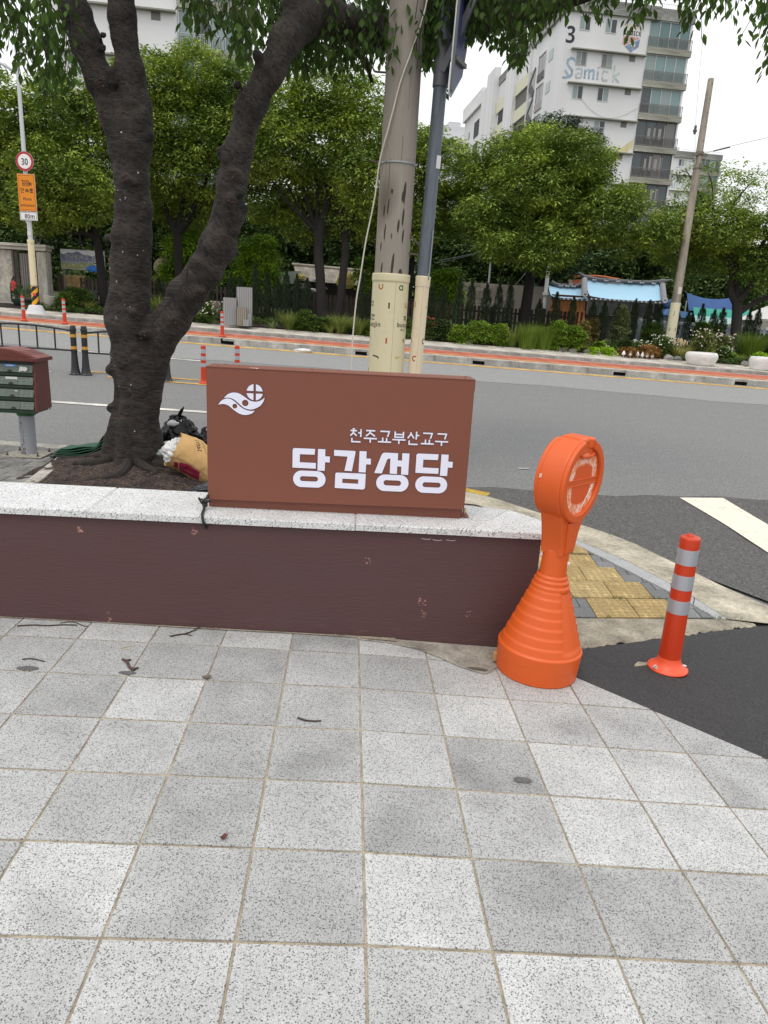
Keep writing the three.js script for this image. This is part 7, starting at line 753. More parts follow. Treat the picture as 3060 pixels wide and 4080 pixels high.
  // right utility pole
  { const t = thing('utility_pole', 'tall concrete utility pole with cream sleeve and yellow foot, right, across the road', 'pole', [12.0, 0.75, -24.6]); t.scale.setScalar(0.9); const c = std(0.56, 0.51, 0.44, 0.85, { map: rep(T.conc, 1, 6) }); mesh('shaft', lathe([[0.20, 0], [0.112, 10.36], [0.10, 10.40], [0, 10.42]], 24), c, t); mesh('sleeve', [lathe([[0.205, 0.30], [0.208, 0.305], [0.198, 2.1], [0.19, 2.105]], 24)], std(0.68, 0.63, 0.44, 0.6, { map: ctex(256, 512, (g, W, H) => { g.fillStyle = '#fff'; g.fillRect(0, 0, W, H); const col = ['#4d7a28', '#c8a01e', '#5c2c20', '#335']; const s = 'uasJnIbc'; for (let i = 0; i < 40; i++) { g.fillStyle = col[i % 4]; g.font = 'bold 22px sans-serif'; g.fillText(s[i % 8], (i % 5) * 52 + (i % 2) * 20 + 8, 30 + Math.floor(i / 5) * 62); } }) }), t); mesh('striped_foot', cyl(0.206, 0.206, 0.30, 0, 0, 0, 20), std(0.72, 0.44, 0.02, 0.6), t); mesh('notice', box(0.15, 0.28, 0.02, 0.0, 2.58, 0.19), std(0.62, 0.58, 0.54, 0.7), t); mesh('cable_clamp', [cyl(0.19, 0.19, 0.09, 0, 7.72, 0, 16), box(0.6, 0.06, 0.08, 0, 7.70, 0.1), cyl(0.16, 0.16, 0.05, 0, 7.2, 0, 16), box(0.1, 0.16, 0.1, 0.08, 7.3, 0.14)], std(0.16, 0.14, 0.12, 0.7), t); const hb = []; for (let i = 0; i < 5; i++) hb.push(new THREE.SphereGeometry(0.018, 6, 5).translate(0.03, 8.2 + i * 0.5, 0.125)); mesh('step_hole', hb, std(0.06, 0.05, 0.05, 0.8), t);
    const w = thing('overhead_wire', 'pale wire running from the right utility pole out of the picture', 'wire', [12.14, 7.73, -24.5]); w.scale.setScalar(0.9); mesh('wire', tube([[0, 0, 0], [0.4, 0.12, 0.3], [2.4, 0.55, 1.6], [7, 1.45, 5]], 0.012, 5, 40), std(0.55, 0.55, 0.55, 0.6), w); mesh('insulator', bar([0.25, 0.06, 0.2], [0.75, 0.17, 0.5], 0.035), M.black, w);
    const w2 = thing('hanging_wire', 'thin white wire with a dark clip dropping past the right utility pole top', 'wire', [11.64, 7.9, -24.5]); w2.scale.setScalar(0.9); mesh('wire', tube([[0.25, -0.6, 0], [0.05, 0.6, 0], [-0.10, 2.2, 0], [-0.3, 5.2, 0]], 0.010, 5, 30), std(0.6, 0.6, 0.6, 0.6), w2); mesh('clip', [rbox(0.09, 0.32, 0.07, 0.02, 0.04, 0.62, 0), rbox(0.16, 0.08, 0.06, 0.02, 0.03, 0.58, 0.02)], std(0.10, 0.08, 0.07, 0.7), w2); }
}
// ---------------------------------------------------------------- apartment blocks
function apartment(name, label, pos, o) {
  const K = 1.288, t = thing(name, label, 'apartment building', pos, 0.0785), X = (x) => (x + o.dx) * K, Y = (y) => (y + o.dy - 1.66) * K, Z = (w) => -w * K, wallC = o.wall || 0.82;
  const wm = std(wallC, wallC, wallC * 1.01, 0.85, { map: rep(T.soft, 0.11) }), slabM = std(0.62, 0.62, 0.56, 0.8, { map: rep(T.conc, 0.25) }), cream = std(0.66, 0.65, 0.50, 0.85), dark = std(0.045, 0.047, 0.05, 0.8), frame = o.frame || std(0.50, 0.51, 0.52, 0.5), rail = std(0.20, 0.19, 0.18, 0.6), r = rng(o.seed);
  const glass = [std(0.12, 0.20, 0.205, 0.12), std(0.20, 0.30, 0.30, 0.14), std(0.075, 0.095, 0.10, 0.1), std(0.26, 0.33, 0.32, 0.2), std(0.055, 0.06, 0.065, 0.1), std(0.16, 0.16, 0.155, 0.2)];
  const bx = (x0, x1, y0, y1, w0, w1) => box((x1 - x0) * K, (y1 - y0) * K, (w1 - w0) * K, (X(x0) + X(x1)) / 2, (Y(y0) + Y(y1)) / 2, (Z(w0) + Z(w1)) / 2), low = 1.0;
  mesh('wall', [bx(0, 6.1, low, 22.6, 0, 6.1), bx(6.1, 9.15, low, 22.6, 1.05, 12), bx(0.02, 6.1, low, 22.55, 6.1, 31)], wm, t);
  mesh('parapet', [bx(-0.22, 6.75, 22.6, 23.42, -0.22, 6.2), bx(6.75, 9.42, 22.66, 23.40, -0.05, 12), bx(-0.05, 6.1, 22.6, 23.3, 6.25, 31)], std(0.50, 0.51, 0.51, 0.9, { map: rep(T.conc, 0.2) }), t);
  { const g = []; for (let x = 3.2; x < 9.3; x += 0.16) g.push(bx(x, x + 0.025, 23.4, 23.75, 0.15, 0.175)); g.push(bx(3.2, 9.3, 23.74, 23.77, 0.15, 0.18)); mesh('roof_railing', g, std(0.62, 0.63, 0.64, 0.6), t); mesh('roof_house', bx(1.5, 4.2, 23.3, 24.6, 3, 6), wm, t); }
  const win = (x0, x1, y0, y1, grille) => { const f = mesh('window', [bx(x0, x1, y1 - 0.04, y1, -0.03, 0.02), bx(x0, x1, y0, y0 + 0.04, -0.03, 0.02), bx(x0, x0 + 0.04, y0 + 0.04, y1 - 0.04, -0.03, 0.02), bx(x1 - 0.04, x1, y0 + 0.04, y1 - 0.04, -0.03, 0.02), bx((x0 + x1) / 2 - 0.025, (x0 + x1) / 2 + 0.025, y0 + 0.04, y1 - 0.04, -0.025, 0.02)], std(0.62, 0.63, 0.64, 0.5), t); const m = (x0 + x1) / 2, flip = r() < 0.5; mesh('pane', bx(x0 + 0.04, m - 0.025, y0 + 0.04, y1 - 0.04, -0.008, 0.02), glass[flip ? 4 : 3], f); mesh('pane', bx(m + 0.025, x1 - 0.04, y0 + 0.04, y1 - 0.04, -0.008, 0.02), glass[flip ? 3 : 4], f); if (grille) { const g = [bx(x0 - 0.02, x1 + 0.02, y0 + grille * (y1 - y0), y0 + grille * (y1 - y0) + 0.025, -0.06, -0.04), bx(x0 - 0.02, x1 + 0.02, y0 + 0.08, y0 + 0.10, -0.06, -0.04)]; for (let x = x0 + 0.03; x < x1; x += 0.075) g.push(bx(x, x + 0.018, y0 + 0.08, y0 + grille * (y1 - y0), -0.055, -0.04)); mesh('grille', g, std(0.55, 0.56, 0.57, 0.5), f); } };
  for (let k = o.k0; k < o.k1; k++) {
    const yc = k === 0 ? 22.5 : 20.32 - (k - 1) * 2.12;
    win(0.93, 1.73, yc - 0.98, yc - 0.1, [0, 0.95, 0, 0.48, 0.5, 0, 0, 0][k]); win(2.82, 3.67, yc - 0.98, yc - 0.1, [0, 0.95, 0, 0.48, 0, 0, 0, 0][k]);
    mesh('vent', [bx(4.91, 5.27, yc - 0.40, yc - 0.08, -0.012, 0.02), bx(4.87, 5.31, yc - 0.08, yc - 0.05, -0.04, 0.02), bx(4.87, 4.91, yc - 0.4, yc - 0.08, -0.025, 0.02), bx(5.27, 5.31, yc - 0.4, yc - 0.08, -0.025, 0.02)], std(0.20, 0.19, 0.18, 0.8), t);
    if (k) mesh('canopy', bx(0.5, 6.06, yc - 0.035, yc + 0.035, -0.30, 0.0), slabM, t);
    const b = new THREE.Group(); b.name = 'balcony'; t.add(b); const st = 20.96 - k * 2.12, top = k === 0 ? 22.66 : st + 1.72, m = o.tone ? o.tone[k] : 'teal', fm = m === 'dark' ? std(0.10, 0.095, 0.09, 0.5) : frame;
    mesh('slab', [bx(6.1, 9.45, st - 0.40, st, -0.10, 1.1)], slabM, b);
    for (let i = 0; i < 4; i++) { const x0 = lerp(6.15, 9.2, i / 4) + 0.03, x1 = lerp(6.15, 9.2, (i + 1) / 4) - 0.03; mesh('pane', bx(x0, x1, st + 0.06, top - 0.07, 0.10, 0.13), m === 'dark' ? glass[[2, 4, 5, 2][(i + k) % 4]] : glass[[0, 1, 2, 0, 1, 3][Math.floor(r() * 6)]], b); }
    if (m === 'dark') mesh('drying_laundry', Array.from({ length: 4 }, (_, i) => bx(7.0 + i * 0.42 + r() * 0.1, 7.25 + i * 0.42, st + 0.5, st + 1.2 + r() * 0.3, 0.07, 0.09)), std(0.32, 0.30, 0.30, 0.9), b);
    const g = []; for (let i = 0; i <= 4; i++) { const x = lerp(6.15, 9.2, i / 4); g.push(bx(x - 0.03, x + 0.03, st, top, 0.05, 0.14)); } g.push(bx(6.12, 9.23, top - 0.07, top, 0.04, 0.145), bx(6.12, 9.23, st, st + 0.06, 0.04, 0.145)); mesh('mullions', g, fm, b);
    const g2 = [bx(6.1, 9.42, st + 0.62, st + 0.66, -0.08, -0.04), bx(6.1, 9.42, st + 0.55, st + 0.57, -0.07, -0.05), bx(6.1, 9.42, st + 0.05, st + 0.08, -0.07, -0.05)]; for (let x = 6.14; x < 9.4; x += 0.105) g2.push(bx(x, x + 0.022, st + 0.08, st + 0.55, -0.07, -0.05)); for (const x of [6.1, 7.2, 8.3, 9.38]) g2.push(bx(x, x + 0.04, st, st + 0.66, -0.08, -0.04)); mesh('railing', g2, o.railM || rail, b);
    mesh('corner_column', bx(9.22, 9.34, st, top, 0.05, 0.9), wm, b);
    if (o.side) { // the long left side: small and tall windows, stair, open corridor, towers
      const y0 = st, q = (w0, w1, a, c, x0, x1) => bx(x0, x1, a, c, w0, w1);
      mesh('side_window', [q(2.3, 3.25, y0 - 0.6, y0 + 0.10, -0.03, 0.02)], glass[3], t); mesh('side_window', [q(3.9, 5.45, y0 - 1.0, y0 + 0.35, -0.03, 0.02)], glass[5], t); mesh('side_frame', [q(3.85, 3.93, y0 - 1.35, y0 + 0.37, -0.06, 0.02), q(4.65, 4.7, y0 - 1.35, y0 + 0.37, -0.05, 0.02), q(5.42, 5.5, y0 - 1.35, y0 + 0.37, -0.06, 0.02), q(3.85, 5.5, y0 + 0.36, y0 + 0.42, -0.08, 0.02)], std(0.5, 0.5, 0.5, 0.6), t); mesh('side_railing', [q(3.9, 5.5, y0 - 1.36, y0 - 0.85, -0.08, -0.04)], o.k0 + k % 2 ? std(0.30, 0.28, 0.27, 0.6) : std(0.06, 0.06, 0.065, 0.6), t);
      mesh('stair_recess', [q(6.2, 7.45, y0 - 1.95, y0 - 0.1, -0.02, 0.04)], std(0.40, 0.40, 0.39, 0.9), t); mesh('stair_railing', [bar([X(-0.05), Y(y0 - 0.1), Z(6.2)], [X(-0.05), Y(y0 - 1.0), Z(7.4)], 0.05, 0.30), bar([X(-0.06), Y(y0 - 1.1), Z(7.4)], [X(-0.06), Y(y0 - 1.95), Z(6.2)], 0.05, 0.75)], std(0.10, 0.10, 0.105, 0.7), t);
      mesh('corridor_opening', [q(7.6, 11.0, y0 - 2.05, y0 - 0.9, -0.03, 0.04)], std(0.15, 0.145, 0.135, 0.9), t); mesh('corridor_parapet', [q(7.55, 11.0, y0 - 0.92, y0 + 0.02, -0.16, 0.02)], cream, t);
      mesh('corridor_opening', [q(14.9, 16.6, y0 - 1.9, y0 - 0.8, -0.03, 0.04)], dark, t); mesh('corridor_parapet', [q(14.3, 17.2, y0 - 0.82, y0 + 0.18, -0.10, 0.02)], cream, t);
      mesh('side_window', [q(24.2, 26.2, y0 - 1.0, y0 + 0.5, -0.03, 0.02)], dark, t); mesh('side_window', [q(28.2, 29, y0 - 0.5, y0 + 0.1, -0.03, 0.02)], glass[2], t);
    }
  }
  if (o.side) { mesh('stair_tower', [bx(-0.35, 0.1, low, 23.9, 11.05, 13.0), bx(-0.2, 0.1, low, 22.7, 13.0, 14.3), bx(-0.15, 0.1, low, 22.6, 7.46, 7.58), bx(-0.5, 0.1, low, 24.1, 17.3, 20.0), bx(-0.3, 0.1, low, 23.4, 20.0, 22.6)], wm, t); mesh('roof_railing', [bx(-0.06, -0.02, 23.6, 23.64, 6.3, 11), ...Array.from({ length: 16 }, (_, i) => bx(-0.06, -0.03, 23.3, 23.6, 6.3 + i * 0.3, 6.33 + i * 0.3))], std(0.5, 0.5, 0.5, 0.6), t); mesh('end_block', [bx(-0.25, 0.1, 22.55, 23.9, 22.7, 31.2)], wm, t); }
  if (o.paint) { const pz = 0.02; const put = (g, x0, x1, y0, y1) => { g.computeBoundingBox(); const b = g.boundingBox; g.translate(-b.min.x, -b.min.y, 0).scale((X(x1) - X(x0)) / (b.max.x - b.min.x), (Y(y1) - Y(y0)) / (b.max.y - b.min.y), 1).translate(X(x0), Y(y0), pz * 0.1); return g; };
    if (o.paint > 1) { mesh('block_number', put(text('3', 1, 0.012), -0.0 + 0.05, 0.68, 20.66, 21.72), std(0.04, 0.045, 0.055, 0.9), t);
      mesh('wall_lettering', put(text('SAMICK', 0.4, 0.012), 4.24, 5.54, 21.53, 21.83), std(0.05, 0.055, 0.065, 0.9), t);
      const sp = (p) => ext(p.map((q) => [X(q[0]), Y(q[1])]), 0.008).translate(0, 0, 0.002); mesh('shield_red', [sp([[4.24, 21.48], [5.50, 21.44], [4.36, 20.86], [4.22, 20.98]])], std(1.1, 0.62, 0.64, 0.95, { map: rep(T.conc, 0.9) }), t); mesh('shield_blue', [sp([[5.50, 21.38], [5.44, 20.86], [4.90, 20.47], [4.42, 20.82]])], std(0.42, 0.56, 0.80, 0.95, { map: rep(T.conc, 0.9) }), t); mesh('shield_mark', [sp([[4.86, 20.92], [5.02, 21.08], [5.2, 21.02], [5.16, 20.86], [5.02, 20.8]]), ...[0, 1, 2].map((i) => sp([[4.42, 21.10 + i * 0.11], [4.7, 21.11 + i * 0.11], [4.7, 21.15 + i * 0.11], [4.42, 21.14 + i * 0.11]]))].map((g) => g.translate(0, 0, 0.009)), std(0.66, 0.68, 0.70, 0.95), t); mesh('crest', [0, 1, 2, 3].map((i) => sp([[4.3 + i * 0.31, 21.98], [4.55 + i * 0.31, 21.97], [4.55 + i * 0.31, 22.18], [4.32 + i * 0.31, 22.2]])), std(0.68, 0.60, 0.44, 0.95), t);
      mesh('painted_stripe', [sp([[5.98, 14.98], [5.98, 14.38], [3.95, 12.6], [2.6, 11.3], [2.2, 11.8], [3.62, 13.16]])], std(0.72, 0.66, 0.38, 0.95, { map: rep(T.soft, 0.3) }), t); }
    // blackletter wall lettering
    const L = { S: [[[0.92, 0.86], [0.78, 0.98], [0.55, 1.0], [0.36, 0.9], [0.34, 0.74], [0.50, 0.58], [0.72, 0.46], [0.74, 0.26], [0.60, 0.12], [0.34, 0.06], [0.10, 0.06]], [[0.24, 0.44], [0.34, 0.30], [0.52, 0.16]]], a: [[[0.95, 0.5], [1.18, 0.56], [1.42, 0.52], [1.42, 0.12]], [[1.40, 0.34], [1.12, 0.32], [1.0, 0.22], [1.08, 0.10], [1.40, 0.12]]], m: [[[1.66, 0.10], [1.66, 0.55]], [[1.70, 0.48], [1.90, 0.55], [1.96, 0.48], [1.96, 0.10]], [[2.0, 0.48], [2.20, 0.55], [2.28, 0.48], [2.28, 0.10]]], i: [[[2.58, 0.10], [2.58, 0.55]], [[2.52, 0.66], [2.66, 0.70]]], c: [[[3.32, 0.52], [2.98, 0.56], [2.92, 0.46], [2.92, 0.18], [3.0, 0.10], [3.32, 0.12]]], k: [[[3.72, 0.06], [3.72, 0.86]], [[4.12, 0.54], [3.78, 0.32], [4.16, 0.06]]] };
    const c1 = std(0.62, 0.82, 1.05, 0.95, { map: rep(T.conc, 0.8) }), c2 = std(0.92, 1.02, 1.08, 0.95, { map: rep(T.conc, 0.8) }); for (const ch of 'Samick') mesh('wall_letter', L[ch].map((p, i) => ribbon(p.map((q) => [X(q[0] * 1.04 + 0.0), Y(18.42 + q[1] * 1.32)]), ch === 'S' ? 0.21 : 0.19, 0.01).translate(0, 0, 0.002 + i * 0.001)), 'Sm'.includes(ch) ? c1 : c2, t);
    if (o.paint > 1) mesh('hanging_cable', tube([[X(1.65), Y(17.25), 0.04], [X(2.6), Y(16.55), 0.04], [X(3.7), Y(16.2), 0.04], [X(4.8), Y(16.4), 0.04], [X(5.95), Y(17.0), 0.04]], 0.012, 5), std(0.4, 0.4, 0.4, 0.8), t); }
  return t;
}
apartment('apartment_building', 'white apartment block with a big 3 and faded lettering on its gable', [18.147, 1.66, -69.78], { dx: 0, dy: 0, k0: 0, k1: 8, side: true, paint: 2, seed: 5, tone: ['teal', 'teal', 'teal', 'dark', 'dark', 'dark', 'dark', 'teal'] });
apartment('apartment_building', 'white apartment block with white framed balcony windows, upper left behind the big trunk', [-11.798, 1.66, -49.797], { dx: -6.2, dy: -0.71, k0: 0, k1: 8, seed: 9, frame: std(0.66, 0.67, 0.68, 0.5), railM: std(0.40, 0.44, 0.44, 0.5), wall: 0.86 });
apartment('apartment_building', 'distant white apartment block with faded blue lettering, behind the right utility pole', [58.28, 1.66, -138.73], { dx: -2.06, dy: 2.93, k0: 0, k1: 8, paint: 1, seed: 14, wall: 0.80 });
{ const t = thing('apartment_building', 'tiny far off pale building peeking out left of the numbered block', 'apartment building', [19.6, 1.6, -156.5], 0.08), m = std(0.62, 0.63, 0.65, 0.9); mesh('wall', [box(9, 35, 9, 1.5, 16.5, -4)], m, t); mesh('parapet', box(9.4, 0.8, 9.4, 1.5, 34.4, -4), std(0.55, 0.56, 0.58, 0.9), t); mesh('roof_house', [box(4.6, 3.2, 4, 0.2, 36.4, -4), box(2.5, 1, 3, 0.2, 38.4, -4)], m, t); for (let i = 0; i < 3; i++) for (let k = 0; k < 3; k++) mesh('window', box(1.5, 1.4, 0.1, -1.4 + i * 2.8, 31.5 - k * 2.8, 0.55), std(0.16, 0.18, 0.2, 0.3), t); }
{ const t = thing('low_building', 'pale low building glimpsed through the leaves at the far left', 'building', [-21.5, 1.5, -52], 0.05), m = std(0.66, 0.66, 0.67, 0.9); mesh('wall', box(12, 9.6, 8, 0, 4.8, -4), m, t); mesh('parapet', box(12.4, 0.7, 8.4, 0, 9.8, -4), std(0.60, 0.60, 0.61, 0.9), t); for (let i = 0; i < 4; i++) mesh('window', box(1.4, 1.3, 0.1, -4 + i * 2.6, 7.4, 0.03), std(0.18, 0.2, 0.22, 0.3), t); }
// ---------------------------------------------------------------- trees across the road
const clusterGeo = (() => { const make = (n, L, W, R, seed) => { const r = rng(seed), gs = []; for (let i = 0; i < n; i++) { const g = new THREE.BufferGeometry(), l = L * (0.7 + 0.6 * r()), w = W * (0.7 + 0.6 * r()); g.setAttribute('position', new THREE.Float32BufferAttribute([0, 0, 0, -w / 2, -l * 0.4, w * 0.15, 0, -l, l * 0.15, 0, 0, 0, 0, -l, l * 0.15, w / 2, -l * 0.4, w * 0.15], 3)); g.setAttribute('uv', new THREE.Float32BufferAttribute(new Float32Array(12), 2)); g.computeVertexNormals(); const a = r() * 6.283, d = R * Math.sqrt(r()); g.rotateX(-0.5 - r() * 1.0).rotateY(r() * 6.283).translate(Math.cos(a) * d, (r() - 0.5) * R * 0.7, Math.sin(a) * d); gs.push(g); } return mergeGeometries(gs); }; return { fine: make(11, 0.15, 0.066, 0.26, 1), big: make(10, 0.24, 0.12, 0.5, 2), shrub: make(14, 0.07, 0.032, 0.12, 3) }; })();
const leafA = leafMat(0.35), leafB = leafMat(0.3);
function crown(parent, lumps, z, o) {
  const r = rng(o.seed), mats = [], cols = []; const nz = o.seed * 1.7;
  for (const [x, y, R] of lumps) { const zz = z + (r() - 0.5) * (o.dz ?? 2.4), n = Math.round(R * R * o.dens * 1.35);
    for (let i = 0; i < n; i++) { const u = r() * 2 - 1, a = r() * 6.283, s = Math.sqrt(1 - u * u), q = R * 1.07 * (0.40 + 0.62 * Math.sqrt(r())), px = x + s * Math.cos(a) * q, py = y + u * q * 0.78, pz = zz + s * Math.sin(a) * q; const hole = fbm(px * 1.3 + nz, py * 1.9, pz * 1.3, 2); if (hole < -0.12 + (o.thin || 0)) continue; const yg = fbm(px * 0.9, py * 0.9 + nz, pz * 0.9, 2), k = 0.75 + r() * 0.5, c = lerp(0, 1, clamp(0.35 + yg * 1.6 + (r() - 0.5) * 0.5, 0, 1)); cols.push(lin(lerp(o.c0[0], o.c1[0], c) * k, lerp(o.c0[1], o.c1[1], c) * k, lerp(o.c0[2], o.c1[2], c) * k)); const sc = (o.size || 1) * (0.7 + r() * 0.6); mats.push(compose(px, py, pz, (r() - 0.5) * 0.9, r() * 6.283, (r() - 0.5) * 0.9, sc)); } }
  return tag(instanced('crown', o.geo || clusterGeo.fine, o.mat || leafA, mats, cols, parent), null, null, null, 'stuff');
}
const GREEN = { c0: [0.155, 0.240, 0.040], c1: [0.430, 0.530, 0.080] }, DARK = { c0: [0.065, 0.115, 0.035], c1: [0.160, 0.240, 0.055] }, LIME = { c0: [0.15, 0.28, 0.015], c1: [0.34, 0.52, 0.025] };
function tree(name, label, limbs, lumps, z, o) { const t = thing(name, label, 'tree', [0, 0, 0], 0, o.group); mesh('trunk', limbs.map(([p, r]) => taper(p, r, 10, 6)), o.bark || std(0.024, 0.020, 0.018, 0.95, { bumpMap: rep(T.barkB, 2, 4), bumpScale: 0.02 }), t); crown(t, lumps, z, o); return t; }
const limbsTo = (base, fork, lumps, z, r0) => { const q = rng(Math.round(base[0] * 10) + 500), out = [[[base, [lerp(base[0], fork[0], 0.5), lerp(base[1], fork[1], 0.5), base[2]], fork], [r0, r0 * 0.82, r0 * 0.72]]]; lumps.forEach(([x, y, R], i) => { if (i % 2) return; const zz = z + (q() - 0.5) * 2, e = [x, y, zz]; out.push([[fork, [lerp(fork[0], x, 0.45), lerp(fork[1], y, 0.38), lerp(fork[2], zz, 0.5)], e], [r0 * 0.55, r0 * 0.32, 0.02]]); }); return out; };
{
  const L1 = [[-12.6, 7.8, 1.2], [-11.4, 8, 1.49], [-10.3, 7.3, 1.59], [-12.4, 6.6, 1.49], [-11.1, 6, 1.59], [-13, 5.3, 1.2], [-12, 4.8, 1.2], [-10.3, 5.3, 1.39], [-9.9, 8.6, 1.1], [-11.2, 9, 0.9], [-12.9, 8.6, 0.8], [-14.4, 7.2, 1.6], [-14.6, 5.6, 1.5]];
  tree('street_tree', 'leafy green tree behind the speed sign at the left', limbsTo([-9.8, 1.0, -27], [-10.0, 3.9, -27], L1, -27, 0.20), L1, -27, { ...GREEN, seed: 11, dens: 330 });
  const L2 = [[-9.3, 9.3, 1.47], [-8.1, 9.6, 1.47], [-6.5, 10, 1.47], [-5.1, 9.8, 1.47], [-8.7, 7.9, 1.67], [-6.9, 8.4, 1.88], [-5.3, 8.1, 1.67], [-7.8, 6.6, 1.67], [-6, 6.8, 1.67], [-9.1, 6.1, 1.47], [-4.4, 8.8, 1.26], [-7.1, 5.5, 1.26]];
  tree('street_tree', 'tall leafy green tree showing between the limbs of the big dark trunk', limbsTo([-7.2, 1.0, -28.5], [-7.3, 4.3, -28.5], L2, -28.5, 0.22), L2, -28.5, { ...GREEN, seed: 12, dens: 330 });
  const L3 = [[-2.9, 8.9, 1.22], [-1.6, 9.3, 1.32], [-0.4, 9.2, 1.32], [-3.2, 7.6, 1.42], [-1.6, 7.8, 1.82], [0, 7.9, 1.62], [-2.8, 6.3, 1.42], [-1, 6.4, 1.62], [0.4, 6.6, 1.42], [-3.7, 5.7, 1.01], [-2.1, 5.3, 1.22], [-0.1, 5.4, 1.22], [-3.9, 7, 1.01]];
  tree('street_tree', 'broad green tree with twin dark trunks left of the concrete pole', [[[[-1.25, 0.9, -26.3], [-1.38, 2.9, -26.5], [-1.50, 4.0, -26.8], [-1.25, 5.6, -27.2], [-0.9, 8, -27.4]], [0.20, 0.185, 0.18, 0.11, 0.03]], [[[-0.68, 0.9, -26.4], [-0.50, 3.1, -26.6], [-0.48, 4.4, -26.9], [-1.0, 5.9, -27.3], [-2.4, 8, -27.5]], [0.175, 0.15, 0.15, 0.10, 0.03]], ...limbsTo([-1.5, 4.0, -26.8], [-1.6, 4.6, -27], L3, -27.5, 0.17), ...limbsTo([-0.48, 4.3, -26.9], [-0.3, 5.0, -27.1], L3.slice(5), -27.5, 0.14)], L3, -27.5, { ...GREEN, seed: 13, dens: 330 });
  const L3b = [[1.9, 7.9, 1.47], [3.2, 7.3, 1.47], [2.3, 6.2, 1.47], [3.5, 5.9, 1.26], [1.9, 5, 1.26], [3.9, 8, 0.73], [2.9, 8.5, 0.84], [4.2, 6.3, 1.05]];
  tree('street_tree', 'green tree seen directly behind the concrete pole and grey post', limbsTo([2.2, 1.0, -28.5], [2.3, 4.1, -28.5], L3b, -28.5, 0.19), L3b, -28.5, { ...GREEN, seed: 14, dens: 300, thin: 0.03 });
  const L4 = [[5.6, 7.6, 1.18], [6.8, 7.8, 1.27], [8.1, 7.6, 1.18], [5, 6.6, 1.18], [6.4, 6.5, 1.57], [8, 6.4, 1.47], [9.1, 6.5, 0.98], [4.7, 5.4, 0.98], [6, 5.2, 1.37], [7.6, 5.3, 1.57], [9.1, 5.5, 1.18], [7, 4.4, 1.18], [5.2, 4.4, 0.78], [9.9, 6.1, 0.78]];
  tree('street_tree', 'rounded green tree with one dark trunk in front of the numbered apartment block', [[[[6.68, 0.7, -26.3], [6.80, 2.6, -26.4], [6.87, 4.0, -26.5], [6.9, 5.6, -26.5]], [0.25, 0.21, 0.19, 0.10]], ...limbsTo([6.85, 3.5, -26.5], [6.9, 4.3, -26.5], L4, -26.5, 0.16)], L4, -26.5, { ...GREEN, seed: 15, dens: 350 });
  const L6 = [[12, 5.6, 0.96], [13.3, 5.4, 1.25], [14.5, 5.4, 1.35], [15.9, 5.2, 1.35], [11.1, 5.1, 0.87], [12.7, 4.7, 0.96], [14.2, 4.6, 0.96], [15.7, 4.3, 1.16], [10.3, 4.9, 0.77], [16.5, 6, 1.16], [17.5, 5.2, 1.3]], L6u = [[13.3, 7, 0.96], [14.4, 7.2, 0.96], [15.3, 7.1, 0.96], [14, 6.4, 1.16], [15.3, 6.3, 0.96], [12.7, 6.5, 0.77], [12.7, 7.5, 0.48], [16.4, 7.0, 0.9]];
  const t6 = tree('street_tree', 'spreading tree with a thick forked trunk and thin airy top at the right edge', [[[[15.51, 0.6, -25.9], [15.25, 1.6, -25.95], [15.18, 2.37, -26], [15.05, 3.0, -26]], [0.24, 0.20, 0.20, 0.18]], [[[15.1, 2.75, -26], [14.78, 3.2, -26], [14.66, 4.0, -26], [14.2, 4.9, -26], [13.72, 5.72, -26], [13.1, 6.4, -26], [12.2, 7.5, -26]], [0.15, 0.115, 0.10, 0.085, 0.06, 0.04, 0.012]], [[[15.1, 2.85, -26], [15.0, 3.6, -26.1], [14.8, 4.4, -26.2], [14.2, 5.5, -26.2], [14.3, 6.4, -26.1], [14.9, 7.3, -26]], [0.16, 0.125, 0.1, 0.06, 0.04, 0.012]], [[[15.1, 2.9, -25.9], [15.45, 3.6, -25.8], [15.4, 4.6, -25.7], [15.9, 5.9, -25.7], [16.3, 7.0, -25.6]], [0.13, 0.11, 0.08, 0.05, 0.012]], [[[15.2, 2.4, -26], [15.9, 2.9, -26.1], [17.0, 3.35, -26.1], [18.4, 4.2, -26]], [0.11, 0.09, 0.07, 0.03]], [[[13.5, 6.1, -26], [13.2, 7.0, -25.8], [12.7, 7.7, -25.7]], [0.035, 0.02, 0.008]], [[[14.2, 5.5, -26.2], [13.6, 5.0, -26], [12.2, 5.2, -25.9], [10.8, 5.0, -25.9]], [0.05, 0.035, 0.025, 0.01]]], L6, -26, { ...GREEN, seed: 16, dens: 290, bark: std(0.050, 0.043, 0.038, 0.95, { bumpMap: rep(T.barkB, 2, 4), bumpScale: 0.02 }) });
  crown(t6, L6u, -26, { ...GREEN, seed: 17, dens: 85, thin: 0.02, size: 0.9, dz: 1.4 });
  const L5 = [[8.5, 10.2, 1.17], [9.7, 10.5, 1.43], [10.9, 9.9, 1.3], [11.5, 9.1, 1.04], [8.2, 9.4, 1.3], [10, 10.7, 0.91], [9.6, 8.6, 1.6], [10.8, 8.2, 1.4], [9.0, 7.2, 1.6], [10.8, 6.6, 1.6], [9.8, 5.2, 1.8]];
  tree('background_tree', 'darker bluish green tree rising behind the rounded tree', limbsTo([9.8, 1.5, -36], [9.8, 5, -36], L5, -36, 0.25), L5, -36, { c0: [0.018, 0.045, 0.020], c1: [0.045, 0.095, 0.030], seed: 18, dens: 260, mat: leafB });
